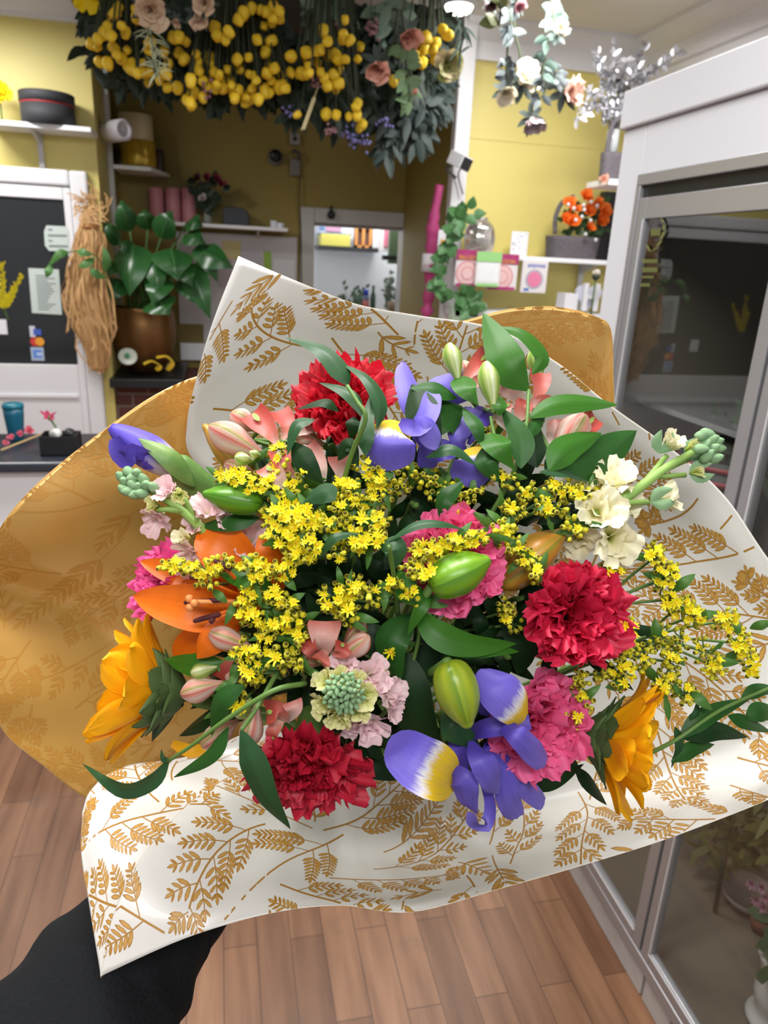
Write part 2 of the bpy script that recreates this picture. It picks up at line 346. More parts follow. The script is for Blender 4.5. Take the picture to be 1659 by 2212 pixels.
zs_ = on('y', BY, 1120, 308)[2]; struct(bx((XR+.06, BY-.003, zs_), (XW, BY, zs_+.006)), 'trim_8', M_yel)
def mpp(p): return float((np.asarray(p)-EYE) @ CAMM[:, 2]) / FPX
def pb(Y, x0, y0, x1, y1):                                 # pixel rectangle on a wall plane -> lo/hi x,z
    a, b = on('y', Y, x0, (y0+y1)/2), on('y', Y, x1, (y0+y1)/2); c, d = on('y', Y, (x0+x1)/2, y0), on('y', Y, (x0+x1)/2, y1)
    return a[0], b[0], d[2], c[2]
def pbox(mb, Y, x0, y0, x1, y1, depth, mi=0):
    a, b, c, d = pb(Y, x0, y0, x1, y1); return mb.box((a, Y, c), (b, Y+depth, d), mi)

# ------------------------------------------------------------ left door with notices
fa = on('y', LY, 190, 372); fz = fa[2]; fx = fa[0]
mb = MB(); mb.box((fx-.085, LY-.05, 0), (fx, LY, fz)); mb.box((-1.75, LY-.05, fz-.075), (fx-.085, LY, fz)); mb.box((-1.83, LY-.05, 0), (-1.75, LY, fz))
struct(mb, 'trim_7', M_wht, bevel=.012)
dr = thing('door_1', None, None, (-1.3, LY-.03, 0)); del_ = dr; dr['kind'] = 'structure'
gx = on('y', LY-.03, 152, 600)[0]; gz1 = on('y', LY-.03, 70, 428)[2]; gz0 = on('y', LY-.03, 90, 787)[2]
mb = MB(); Yd = LY-.035
mb.box((gx, Yd, .02), (fx-.088, LY-.001, fz-.078)); mb.box((-1.748, Yd, .02), (-1.62, LY-.001, fz-.078)); mb.box((-1.62, Yd, gz1), (gx, LY-.001, fz-.078)); mb.box((-1.62, Yd, .02), (gx, LY-.001, gz0))
zz = on('y', Yd, 80, 855)[2]; mb.box((-1.62, Yd-.012, zz-.012), (gx-.01, Yd, zz+.012)); mb.box((-1.62, Yd-.012, .2), (gx-.01, Yd, .24))
mb.build('leaf', M_wht, dr, smooth=False, bevel=.005)
MB().box((-1.62, LY-.02, gz0), (gx, LY-.012, gz1)).build('pane', mk('dark_night_glass', (44, 46, 48), .12, spec=.35), dr, smooth=False)
def panel(Y, x0, y0, x1, y1, depth, m, name, label, cat, group=None, **k):
    o = pbox(MB(), Y, x0, y0, x1, y1, depth).build(name, m, smooth=False, **k); return tag(o, label, cat, group)
M_paper = mk('pale_notice_paper', (196, 208, 204), .6); M_ink = mk('grey_print', (128, 136, 138), .7); M_paperw = mk('white_card', (230, 230, 236), .5)
def quad_sheet(Y, pts, name, label, cat, m, lines, group=None):
    """paper cut to the outline pts with rows of small grey print"""
    v = [on('y', Y, *p) for p in pts]; t = thing(name, label, cat, v[-1], group)
    MB().prism(v, (0, .0015, 0)).build('sheet', m, t, smooth=False)
    mb = MB()
    for (x0, y0, x1, y1) in lines:
        a, b, c, d = [on('y', Y-.0008, *p) for p in ((x0, y0), (x1, y0+(x1-x0)*.02), (x1+1, y1+(x1-x0)*.02), (x0+1, y1))]; mb.prism([a, b, c, d], (0, .0006, 0))
    mb.build('print', M_ink, t, smooth=False); return t
r = rnd(5); rows = [(76+i*.5, 594+i*5.6, 76+i*.5+20+r.rand()*24, 594+i*5.6+2.6) for i in range(14)]
quad_sheet(LY-.024, [(61, 579), (127, 582), (134, 680), (69, 676)], 'notice', 'pale rectangular sheet of small print taped inside the dark door glass', 'notice', M_paper, rows)
quad_sheet(LY-.038, [(100, 487), (144, 489), (148, 500), (149, 543), (106, 542), (97, 530), (95, 500)], 'notice', 'pale notice with clipped corners at the door frame above the long printed sheet', 'notice', M_paper,
           [(103, 494, 113, 498), (103, 506, 144, 511), (104, 518, 113, 522), (105, 529, 146, 534)])
Ys = LY-.024
t = thing('card_sticker', 'blue and white payment sticker, topmost of the three on the door glass', 'sticker', on('y', Ys, 78, 730), 'payment stickers on the door glass')
pbox(MB(), Ys, 64, 704, 76, 728, .001).build('white_half', mk('sticker_white', (206, 210, 226), .4), t, smooth=False)
pbox(MB(), Ys-.0008, 72, 711, 89, 724, .001).build('blue_mark', mk('sticker_blue', (68, 96, 190), .4), t, smooth=False)
t = thing('card_sticker', 'sticker of overlapping red and amber discs on the door glass', 'sticker', on('y', Ys, 80, 746), 'payment stickers on the door glass')
k = mpp(on('y', Ys, 80, 738))
for nm, px_, c, dy in (('red_disc', 75, (206, 62, 58), 0), ('amber_disc', 86, (232, 158, 52), -.0012)):
    MB().lathe([(9.2*k, 0), (9.2*k, .001)], on('y', Ys+dy, px_, 738), (0, -1, 0), 24).build(nm, mk(nm, c, .4), t, smooth=False)
t = thing('card_sticker', 'square pale blue bordered sticker, lowest of the three on the door glass', 'sticker', on('y', Ys, 82, 780), 'payment stickers on the door glass')
pbox(MB(), Ys, 67, 750, 95, 779, .001).build('border', mk('sticker_grey', (168, 182, 206), .4), t, smooth=False)
pbox(MB(), Ys-.0008, 72, 756, 90, 773, .001).build('blue_square', mk('sticker_mid', (92, 138, 216), .4), t, smooth=False)
pbox(MB(), Ys-.0014, 79, 762, 90, 768, .001).build('light_bars', mk('sticker_pale', (190, 208, 236), .4), t, smooth=False)
panel(Ys, -12, 690, 15, 722, .002, M_paperw, 'door_label', 'small white label at the picture edge on the door glass', 'label')

# ------------------------------------------------------------ shelf with the hat box
M_shelf = mk('white_shelf_laminate', (236, 236, 240), .4)
def shelf(name, Y, x0, y0, x1, y1, th, depth, label, br):
    a = on('y', Y, x0, y0); b = on('y', Y, x1, y1); z = (a[2]+b[2])/2; t = thing(name, label, 'shelf', ((a[0]+b[0])/2, Y, z-th))
    MB().box((a[0], Y, z-th), (b[0], Y+depth, z)).build('board', M_shelf, t, smooth=False, bevel=.003)
    for q in br:
        xx = on('y', Y+depth, q[0], q[1])[0]; z0 = on('y', Y+depth, q[0], q[2])[2]
        m2 = MB(); m2.box((xx-.012, Y+depth-.02, z0), (xx+.012, Y+depth-.002, z-th-.001))
        m2.build('upright', mk('steel_white', (198, 198, 200), .4), t, smooth=False)
        MB().prism([(xx-.006, Y+.03, z-th-.001), (xx-.006, Y+depth-.021, z-th-.001), (xx-.006, Y+depth-.021, z-th-.05)], (.012, 0, 0)).build('bracket', mk('steel_white', (198, 198, 200), .4), t, smooth=False)
    return z, t
zs, _ = shelf('wall_shelf', 4.08, -40, 258, 196, 272, .022, .215, 'white wall shelf carrying a black hat box on the bright yellow wall', [(86, 290, 362)])
c = on('y', 4.17, 105, 258); k = mpp(c); c[2] = zs
hb = thing('hat_box', 'round black hat box with a red line around the lid on a shelf', 'box', c)
R_ = 56*k; M_hat = mk('charcoal_card', (52, 54, 58), .7); hh = 52*k
MB().lathe([(R_*.97, 0), (R_*.97, hh*.75)], c, n=48).build('body', M_hat, hb); MB().lathe([(R_*.975, hh*.75), (R_*.975, hh*.82)], c, n=48).build('red_line', mk('red_trim', (168, 44, 52), .5), hb)
MB().lathe([(R_, hh*.82), (R_, hh*1.18), (R_*.96, hh*1.21), (0.001, hh*1.21)], c, n=48).build('lid', M_hat, hb)
c = on('y', 4.16, -2, 200); k = mpp(c)
t = thing('yellow_flower', 'bright yellow fabric flower at the shelf end beside the hat box', 'flower', (c[0], c[1], zs))
MB().tube([(c[0], c[1], zs), c], .004).build('stem', mk('stem_green', (70, 110, 50), .6), t)
M_yf = mk('yellow_fabric', (250, 222, 20), .6, trans=.2)
bloom(t, c+np.array([0, -.01, 0]), (.3, -1, .2), 34*k, M_yf, n=14, seed=3, tin=.5, tout=1.5, ruf=.1, merge=True, name='petals')

# ------------------------------------------------------------ raffia hank hanging on the door frame
t = thing('raffia_hank', 'long tan hank of raffia hanging against the white door frame', 'raffia', on('y', 4.15, 205, 822))
M_raf = mk('raffia', (206, 162, 108), .7, streak=(14, .55, (150, 106, 62)), noise=(30, .4, (228, 190, 136)))
r = rnd(11); mb = MB(); cl = [(198, 448, 16), (195, 490, 18), (196, 520, 27), (190, 580, 34), (192, 650, 40), (204, 710, 42), (212, 750, 36), (214, 800, 22)]
core = [on('y', 4.17, a, b) for a, b, _ in cl]; kk = mpp(core[0])
mb.tube(core, [c_[2]*kk*.78 for c_ in cl], 12, res=30)
for i in range(150):
    a = r.rand()*6.28; rr = .55+.5*r.rand(); i0 = r.randint(0, 3); i1 = r.randint(5, 8) if r.rand() > .2 else 4
    pts = [core[j] + kk*cl[j][2]*(rr+.22*r.normal())*np.array([math.cos(a+.15*r.normal()), -.8*abs(math.sin(a)), .2*r.normal()]) for j in range(i0, i1+1)]
    if len(pts) > 2: ribbon(mb, pts, .006+.006*r.rand(), 'strap', (r.normal()*.6, -1, 0), ns=14, nt=2, ruf=.5)
for i in range(60):
    p = core[0]+kk*np.array([r.normal()*12, -6-4*r.rand(), r.normal()*10]); a = r.rand()*6.28
    ribbon(mb, [p, p+kk*15*np.array([math.cos(a), -.6, math.sin(a)]), p+kk*(22+14*r.rand())*np.array([math.cos(a+.5), -.4, math.sin(a+.5)])], .006, 'strap', (0, -1, 0), ns=6, nt=2)
mb.build('strands', M_raf, t)
mb = MB(); mb.tube([core[1]+kk*19*np.array([math.cos(a), -abs(math.sin(a))*.9, .1*math.sin(2*a)]) for a in np.linspace(0, 6.28, 14)], kk*3.2, 6); mb.build('tie', mk('raffia_tie', (168, 112, 62), .8), t)

# ------------------------------------------------------------ counter on the far side
zc = .92; yf = on('z', zc, 60, 1000)[1]; yb = on('z', zc, 120, 936)[1]; xr = on('z', zc, 225, 937)[0]
ct = thing('shop_counter', 'white shop counter with a dark slate coloured worktop', 'counter', (-1.5, (yf+yb)/2, 0))
mb = MB(); mb.box((-2.55, yf+.03, 0), (xr-.03, yb-.01, zc-.035)); z2 = zc-.26; mb.box((-2.55, yf+.015, z2), (xr-.02, yf+.03, z2+.02)); mb.build('body', M_wht, ct, smooth=False, bevel=.004)
MB().box((-2.58, yf, zc-.035), (xr, yb, zc)).build('worktop', mk('dark_worktop', (50, 54, 64), .3, noise=(30, .2, (70, 74, 84))), ct, smooth=False, bevel=.008)
def zat(px, py): return on('z', zc, px, py)
c = zat(36, 950); k = mpp(c)
tt = thing('tumbler', 'teal travel tumbler standing on the dark counter', 'cup', c)
MB().lathe([(14*k, 0), (15*k, 3*k), (20*k, 56*k), (20.5*k, 70*k)], c, n=28).build('cup', mk('teal_plastic', (18, 92, 118), .35), tt)
MB().lathe([(21.5*k, 70*k), (22*k, 74*k), (21*k, 78*k), (17*k, 80*k), (.1*k, 80*k)], c, n=28).build('lid', mk('teal_lid', (16, 112, 134), .3), tt)
c = zat(134, 978); k = mpp(c); tt = thing('desk_organiser', 'black open box with a roll of tape inside on the counter', 'box', c)
w_, d_, h_ = 37*k, 30*k, 42*k; mb = MB(); mb.prism([c+np.array([-w_, -d_, 0]), c+np.array([w_, -d_, 0]), c+np.array([w_*.95, -d_, h_]), c+np.array([-w_, -d_, h_])], (0, .006, 0))
mb.box(c+np.array([-w_, d_-.006, 0]), c+np.array([w_, d_, h_])); mb.box(c+np.array([-w_, -d_+.006, 0]), c+np.array([-w_+.006, d_-.006, h_])); mb.box(c+np.array([w_*.95-.006, -d_+.006, 0]), c+np.array([w_*.95, d_-.006, h_])); mb.box(c+np.array([-w_, -d_, 0]), c+np.array([w_*.95, d_, .004]))
mb.build('tray', M_blk, tt, smooth=False); M_tape = mk('white_tape', (220, 220, 216), .4)
c2 = c+np.array([-9*k, 0, h_*.98])
o = MB().lathe([(4*k, -8*k), (11*k, -8*k), (11*k, 8*k), (4*k, 8*k), (4*k, -8*k)], c2, (.5, 1, .1), 24).build('tape_roll', M_tape); tag(o, 'white roll of tape in the black counter box', 'tape')
o = MB().lathe([(5*k, -8*k), (12*k, -8*k), (12*k, 8*k), (5*k, 8*k), (5*k, -8*k)], c+np.array([18*k, 0, h_*.95]), (.2, 1, .5), 20).build('tape_dispenser', mk('dull_black', (40, 40, 42), .5)); tag(o, 'dark tape dispenser at the back of the counter box', 'dispenser')
tt = thing('pink_spray', 'pink artificial flower spray lying on the dark counter', 'flower', zat(60, 965), None)
MB().tube([zat(3, 980)+[0, 0, .012], zat(50, 966)+[0, 0, .02], zat(95, 948)+[0, 0, .02], zat(125, 938)+[0, 0, .012]], .004, res=10).build('stem', mk('tan_stem', (190, 160, 110), .6), tt)
M_pk = mk('pink_fabric', (232, 120, 142), .6, trans=.2); M_pk2 = mk('deep_pink_fabric', (214, 70, 118), .6, trans=.2)
for (a, b, R_, m_) in ((64, 948, 17, M_pk), (45, 955, 11, M_pk), (26, 962, 11, M_pk), (14, 974, 10, M_pk)):
    c = zat(a, b)+np.array([0, 0, .03]); bloom(tt, c, (.2, -.7, .7), R_*mpp(c), m_, n=9, seed=a, tin=.3, tout=1.5, merge=True, name='flower_head', cup=.3)
tt = thing('pink_lily', 'deep pink fabric lily lying behind the black counter box', 'flower', zat(105, 930))
c = zat(108, 936)+np.array([0, 0, .07]); k = mpp(c); bloom(tt, c, (0, -.5, .8), 27*k, M_pk2, n=6, seed=4, tin=1.1, tout=1.3, pr='lily', wid=.45, merge=True, name='petals', teeth=0)
MB().tube([zat(130, 940)+[0, 0, .006], c], .004).build('stem', mk('stem_green', (70, 110, 50), .6), tt)
# yellow spray reaching in at the left edge
tt = thing('mimosa_spray', 'yellow fabric mimosa spray reaching in front of the dark door glass', 'flower', on('y', 3.6, -10, 710)); mb = MB(); st = MB(); r = rnd(8)
tips = [(4, 575), (48, 600), (30, 628), (10, 660), (-8, 620), (24, 645)]
for a in tips:
    p0, p1 = on('y', 3.6, 10, 670), on('y', 3.6, *a); st.tube([on('y', 3.6, 20, 692), p0, (p0+p1)/2+[0, 0, .01], p1], .003, 5, res=8)
    for q in np.linspace(.2, 1, 13):
        for sd in (-1, 1, .2):
            c = p0+(p1-p0)*q; ribbon(mb, [c, c+np.array([sd*.018*(1.2-q)+.006*r.normal(), -.01*r.rand(), .014+.01*r.rand()])], .009, 'oval', (0, -1, .1), ns=3, nt=2)
mb.build('blossom', mk('mimosa_yellow', (232, 214, 30), .6), tt); st.build('stem', mk('stem_green', (70, 110, 50), .6), tt)
# ------------------------------------------------------------ alcove: hearth, peace lily, shelves
hz = on('y', 4.2, 310, 818)[2]
def brick_mat():
    m = bpy.data.materials.new('red_brick'); m.use_nodes = True; N, L = m.node_tree.nodes, m.node_tree.links; b = N['Principled BSDF']
    tc = N.new('ShaderNodeTexCoord'); mp = N.new('ShaderNodeMapping'); mp.inputs['Rotation'].default_value = (math.pi/2, 0, 0); L.new(tc.outputs['Object'], mp.inputs[0])
    br = N.new('ShaderNodeTexBrick'); br.inputs['Scale'].default_value = 1; br.inputs['Brick Width'].default_value = .17; br.inputs['Row Height'].default_value = .07; br.inputs['Mortar Size'].default_value = .006
    br.inputs['Color1'].default_value = lin((112, 62, 54)); br.inputs['Color2'].default_value = lin((84, 48, 46)); br.inputs['Mortar'].default_value = lin((120, 108, 98))
    L.new(mp.outputs[0], br.inputs['Vector']); L.new(br.outputs[0], b.inputs['Base Color']); b.inputs['Roughness'].default_value = .85; return m
xa, xb = XL+.003, on('y', 4.33, 520, 860)[0]
fp = thing('brick_hearth', 'low red brick hearth with a black top slab beneath the potted plant', 'hearth', ((xa+xb)/2, 4.6, 0))
MB().box((xa, 4.33, 0), (xb, 4.98, hz-.05)).build('brickwork', brick_mat(), fp, smooth=False)
MB().box((on('y', 4.2, 236, 810)[0], 4.18, hz-.05), (on('y', 4.2, 396, 810)[0], 4.9, hz)).build('slab', M_blk, fp, smooth=False, bevel=.005)
panel(4.9, 388, 815, 520, 845, .06, M_wht, 'white_ledge', 'short white ledge behind the wrapped paper edge on the hearth', 'ledge')
def hat(px, py): return on('z', hz, px, py)
c = hat(320, 796); k = mpp(c); c = np.array([c[0], 4.45, hz]); k = mpp(c)
pl = thing('peace_lily', 'large green leafy plant in a round brass pot on the hearth', 'plant', c)
pz = lambda x, y, Y=4.45: on('y', Y, x, y)
top = pz(322, 664)[2]-hz; Rr = 66*k
MB().lathe([(Rr*.35, 0), (Rr*.55, .01), (Rr*.82, top*.25), (Rr*1.0, top*.55), (Rr*1.0, top*.8), (Rr*.93, top*.96), (Rr*.97, top), (Rr*.9, top), (Rr*.85, top*.9), (.001, top*.88)], c, n=40).build('pot', mk('old_brass', (128, 92, 54), .38, metal=.75, noise=(9, .35, (92, 66, 42))), pl)
LV = [((300, 560), (282, 505), (262, 432), 44, .3), ((318, 560), (290, 520), (280, 640), 74, .9), ((350, 560), (368, 530), (384, 606), 82, 1.), ((335, 580), (345, 520), (372, 455), 50, .4),
      ((340, 570), (395, 505), (446, 528), 46, .5), ((335, 600), (330, 540), (345, 640), 52, .9), ((360, 580), (420, 540), (505, 580), 60, .7), ((360, 590), (400, 560), (455, 690), 58, .8),
      ((330, 600), (330, 640), (368, 680), 72, 1.), ((310, 580), (262, 530), (225, 480), 34, .4), ((300, 590), (255, 560), (222, 600), 46, .7), ((310, 600), (265, 600), (232, 655), 50, .8),
      ((340, 560), (320, 500), (312, 452), 40, .2), ((350, 570), (400, 480), (440, 488), 44, .4), ((345, 590), (390, 600), (430, 660), 44, .7), ((365, 600), (420, 600), (440, 640), 50, .6), ((320, 590), (300, 560), (255, 520), 40, .6),
      ((355, 570), (430, 520), (470, 610), 50, .6), ((330, 610), (352, 590), (330, 660), 56, 1.0), ((345, 600), (385, 560), (415, 620), 54, .9)]
M_pl = mk('peace_lily_leaf', (48, 98, 48), .3, ramp=('y', [(0, (52, 104, 52)), (.47, (40, 88, 42)), (.5, (84, 130, 76)), (.53, (40, 88, 42)), (1, (52, 104, 52))]), streak=(10, .3, (30, 66, 34)), trans=.12)
M_st = mk('stem_green', (70, 110, 50), .6)
r = rnd(21)
for i, (a, b, e, wd, near) in enumerate(LV):
    Yl = 4.45-.28*near; mb = MB(); base = np.array([c[0]+r.normal()*.03, 4.45+r.normal()*.02, hz+top*.9])
    m1 = on('y', 4.45-.6*.28*near, *b); e1 = on('y', Yl, *e); q = m1+(e1-m1)*.08
    ribbon(mb, [q, q+(e1-q)*.3+np.array([0, -.03, .012]), q+(e1-q)*.65+np.array([0, -.035, .01]), e1], wd*k, 'heart', (.1*r.normal(), -1, .55), fold=.25, ns=12, nt=8, ruf=.02, seed=i)
    lf = mb.build('leaf', M_pl, pl); s_ = MB(); s_.tube([base, (base+q)/2+np.array([0, -.01, .03]), q], [.006, .004], 6, res=8); s_.build('leaf_stalk', M_st, lf)
for sx in range(10):
    mb = MB(); a = pz(322+(sx-5)*9, 668); b = pz(330+(sx-5)*11, 590); mb.tube([a, b], .006, 6); mb.build('stalk', mk('stalk_shade', (62, 96, 46), .6), pl)
# thin sprig reaching across the door frame
t = thing('green_sprig', 'thin green sprig reaching across the door frame above the printed sheet', 'foliage', pz(235, 640, 4.05))
mb = MB(); mb.tube([pz(240, 640, 4.05), pz(215, 560, 4.0), pz(165, 542, 3.98), pz(115, 560, 3.98), pz(98, 590, 3.98)], .003, 5, res=14); mb.build('stem', M_st, t)
for a, b, e in (((150, 545), (128, 548), (106, 575)), ((165, 542), (180, 545), (200, 552)), ((205, 555), (185, 570), (168, 576)), ((108, 572), (104, 586), (99, 600)), ((225, 590), (230, 560), (222, 530)), ((230, 600), (205, 590), (196, 575))):
    RB_ = MB(); ribbon(RB_, [pz(*a, 3.98), pz(*b, 3.95), pz(*e, 3.96)], .04, 'leaf', (0, -1, .3), ns=8, nt=4, fold=.2); RB_.build('leaf', mk('sprig_leaf', (74, 122, 58), .5, trans=.15), t)
# odds and ends on the hearth slab
M_cell = mk('cellophane_white', (196, 204, 192), .25)
o = thing('ribbon_dish', 'pale round dish with a green mark at the edge of the hearth slab', 'dish', hat(276, 790)); cc = on('y', 4.22, 276, 772); k2 = mpp(cc)
MB().lathe([(.5*k2, 0), (14*k2, 2*k2), (20*k2, 5*k2), (18*k2, 6*k2), (.5*k2, 5*k2)], cc, (.1, -.8, .5), 28).build('dish', M_cell, o); MB().ball(cc+np.array([0, -.022, .012]), 6*k2, axis=(0, -1, .4), sc=.3).build('green_mark', mk('leaf_mark', (60, 140, 90), .5), o)
for (x, y, R_, cl_, nm, lb) in ((300, 792, 13, (214, 196, 140), 'ribbon_ball', 'cream crumpled ribbon among the scraps on the hearth slab'), (322, 797, 12, (168, 52, 62), 'ribbon_ball', 'dark red crumpled ribbon among the scraps on the hearth slab'), (360, 792, 14, (186, 178, 132), 'ribbon_ball', 'pale green crumpled ribbon nearest the plant pot edge')):
    cc = hat(x, y+6); k2 = mpp(cc); mb = MB(); rr = rnd(x)
    for j in range(9):
        a = rr.rand()*6.28; mb.tube([cc+R_*k2*np.array([math.cos(a+u)*(.5+.5*math.sin(u*1.3)), math.sin(a+u)*.6, .55+.5*math.sin(u*2+a)]) for u in np.linspace(0, 4, 10)], R_*k2*.12, 5)
    tag(mb.build(nm, mk('rib%d' % x, cl_, .4)), lb, 'ribbon', 'ribbon scraps on the hearth')
for (pts, lb) in (([(310, 786), (328, 780), (345, 790), (338, 800)], 'yellow ribbon curl lying flat on the hearth slab'), ([(338, 772), (360, 770), (372, 784), (362, 800)], 'amber ribbon curl arching up beside the pot base')):
    mb = MB(); ribbon(mb, [on('y', 4.2, *p) for p in pts], .03, 'strap', (0, -.6, .8), ns=14, nt=3, twist=1.2); tag(mb.build('ribbon_curl', mk('yellow_ribbon', (214, 178, 48), .35)), lb, 'ribbon', 'ribbon scraps on the hearth')
# board of pale sheets behind the plant
t = thing('pin_board', 'large pale grey board of papers on the alcove wall behind the plant', 'board', on('y', AY-.02, 520, 740))
pbox(MB(), AY-.025, 385, 506, 641, 742, .02).build('board', mk('pale_board', (190, 188, 192), .6, noise=(5, .35, (166, 162, 160))), t, smooth=False)
for (q, c_) in (((570, 543, 586, 640), (140, 176, 70)), ((480, 520, 520, 560), (196, 184, 130)), ((590, 560, 636, 650), (204, 204, 210)), ((520, 540, 562, 600), (182, 178, 186)), ((470, 560, 500, 620), (172, 160, 168))):
    pbox(MB(), AY-.028, *q, .002).build('paper', mk('sheet%d%d' % q[:2], c_, .6), t, smooth=False)
panel(AY-.03, 382, 700, 440, 745, .02, mk('cardboard', (120, 104, 60), .8), 'cardboard_piece', 'olive cardboard piece low behind the brass pot', 'cardboard')
panel(AY-.05, 390, 742, 470, 778, .02, M_paperw, 'paper_sheet', 'white sheet of paper leaning low behind the brass pot', 'paper')
# shelf post and upper corner shelf with candles
mb = MB(); xs = on('y', AY-.3, 236, 300)[0]; mb.box((xs-.014, AY-.32, 1.0), (xs+.014, AY-.3, 2.6)); tag(mb.build('shelf_post', mk('steel_white', (198, 198, 200), .4), smooth=False), 'white slotted steel post in the alcove corner', 'post')
a, b, e, zz = on('y', 4.62, 244, 356), on('y', 4.62, 326, 360), on('y', AY, 372, 392), on('y', 4.62, 285, 358)[2]
mb = MB(); mb.prism([(a[0], 4.62, zz-.02), (b[0], 4.62, zz-.02), (on('y', 4.95, 368, 385)[0], 4.97, zz-.02), (a[0], 4.97, zz-.02)], (0, 0, .02))
tag(mb.build('corner_shelf', M_shelf, smooth=False), 'white corner shelf under two stacked candles in the alcove', 'shelf')
M_wax = mk('cream_wax', (212, 200, 160), .45); k = mpp((0, 4.72, 2)); 
def cyl(x, Y, z, R, h, name, m, label, cat, group=None, n=30):
    o = MB().lathe([(R*.97, 0), (R, h*.03), (R, h*.97), (R*.95, h), (R*.2, h*.985), (.001, h*.985)], (x, Y, z), n=n).build(name, m); return tag(o, label, cat, group)
x0 = on('y', 4.75, 298, 330)[0]; h1 = on('y', 4.72, 298, 302)[2]-zz; h2 = on('y', 4.72, 292, 244)[2]-zz-h1
cyl(x0, 4.78, zz, 36*k, h1, 'drum_candle', mk('gold_foil', (214, 178, 62), .25, metal=.4, noise=(40, .4, (150, 118, 40))), 'shiny yellow foil drum candle at the bottom of the corner stack', 'candle')
cyl(on('y', 4.75, 291, 260)[0], 4.78, zz+h1, 35*k, h2, 'drum_candle', M_wax, 'plain cream drum candle on top of the yellow foil one', 'candle')
cyl(on('y', 4.85, 340, 330)[0], 4.9, zz, 12*k, 46*k, 'brown_jar', mk('dark_jar', (70, 54, 50), .3), 'dark narrow jar behind the yellow foil candle', 'jar')
cyl(on('y', 4.85, 256, 335)[0], 4.9, zz, 12*k, 40*k, 'dark_pot', mk('dark_pot', (72, 66, 60), .5), 'small dark pot at the wall end of the corner shelf', 'pot')
c0, c1 = on('y', 4.5, 220, 287), on('y', 4.5, 276, 290); c1[1] = 4.35; Rk = 21*mpp(c0)
o = MB().lathe([(Rk, 0), (Rk, np.linalg.norm(c1-c0)), (Rk*.6, np.linalg.norm(c1-c0)), (Rk*.55, np.linalg.norm(c1-c0)-.02), (.001, np.linalg.norm(c1-c0)-.02)], c0, c1-c0, 28).build('paper_roll', mk('white_roll', (214, 212, 218), .5)); tag(o, 'white paper roll sticking out beside the stacked candles', 'roll')
# low alcove shelf with three pink candles, vase, box
zs2, _ = shelf('wall_shelf', 4.78, 312, 474, 622, 494, .02, .21, 'white alcove shelf holding three pink candles and a dark box', [(556, 500, 520)])
for i, (x, lb) in enumerate(((338, 'pink pillar candle nearest the alcove corner, first of three'), (374, 'pink pillar candle in the middle of the row of three'), (408, 'pink pillar candle beside the rose vase, last of three'))):
    p = on('y', 4.9, x, 440); k2 = mpp(p); cyl(p[0], 4.9, zs2, 15.5*k2, on('y', 4.9, x, 406)[2]-zs2, 'pillar_candle', mk('pink_wax', (196, 130, 138), .5), lb, 'candle', 'pink pillar candles on the alcove shelf')
    o = MB().box((p[0]-19*k2, 4.93, zs2), (p[0]-15.7*k2, 4.97, zs2+62*k2)).build('candle_box', mk('maroon_card', (96, 48, 48), .6), smooth=False)
    tag(o, ['maroon card strip at the corner side of the first pink candle', 'maroon card strip between the first and second pink candles', 'maroon card strip between the second and third pink candles'][i], 'card', 'maroon strips between the candles')
p = on('y', 4.86, 449, 470); p[2] = zs2; k2 = mpp(p); t = thing('rose_vase', 'slim glass vase of dark roses on the alcove shelf', 'vase', p)
MB().lathe([(9*k2, 0), (8*k2, 20*k2), (6*k2, 40*k2), (8*k2, 48*k2)], p, n=20).build('vase', mk('clear_vase', (150, 156, 150), .1, spec=.8), t)
M_dl = mk('dark_leaf', (34, 52, 34), .5); r = rnd(31); mb = MB()
for i in range(34):
    q = on('y', 4.84, 448+r.normal()*16, 420+r.normal()*18); a = r.rand()*6.28; ribbon(mb, [q, q+22*k2*np.array([math.cos(a), -.4, math.sin(a)])], 16*k2, 'leaf', (0, -1, .3), ns=4, nt=2)
mb.tube([p+[0, 0, .01], on('y', 4.86, 448, 430)], .004); mb.build('foliage', M_dl, t)
for i, (x, y, c_) in enumerate(((446, 384, (112, 28, 50)), (468, 386, (150, 30, 68)), (478, 396, (120, 24, 56)), (425, 384, (86, 40, 40)), (438, 428, (190, 180, 180)))):
    q = on('y', 4.8, x, y); bloom(t, q, (.1, -1, .3), 13*k2, mk('vase_rose%d' % (i if i > 2 else 1), c_, .6), n=10, seed=i, tout=1.4, merge=True, name='rose', ns=4, nt=6, ruf=.03, teeth=0, cup=.3)
p = on('y', 4.88, 510, 480); k2 = mpp(p); mb = MB()
mb.prism([(p[0]-27*k2, 4.86, zs2), (p[0]+27*k2, 4.86, zs2), (p[0]+27*k2, 4.86, zs2+28*k2), (p[0]+14*k2, 4.86, zs2+37*k2), (p[0]-22*k2, 4.86, zs2+37*k2), (p[0]-27*k2, 4.86, zs2+32*k2)], (0, .09, 0))
tag(mb.build('speaker_box', mk('slate_plastic', (62, 66, 72), .6), smooth=False, bevel=.006), 'dark slate box with a sloped top on the alcove shelf', 'box')
for x, lb in ((592, 'taller white tub near the end of the alcove shelf'), (606, 'shorter white tub at the very end of the alcove shelf')):
    p = on('y', 4.88, x, 480); cyl(p[0], 4.88, zs2, 8*k2, (15 if x < 600 else 11)*k2, 'white_tub', M_paperw, lb, 'tub', 'white tubs on the alcove shelf')
p = on('y', AY-.03, 595, 340); k2 = mpp(p); t = thing('wall_dial', 'round black dial with a grey rim on the alcove wall', 'dial', p)
MB().lathe([(15.5*k2, 0), (15.5*k2, .02), (13*k2, .03), (.001, .03)], p+[0, .03, 0], (0, -1, 0), 28).build('rim', M_grey, t); MB().lathe([(13*k2, 0), (12*k2, .02), (.001, .022)], p+[0, -.001, .008], (0, -1, 0), 24).build('face', M_blk, t)
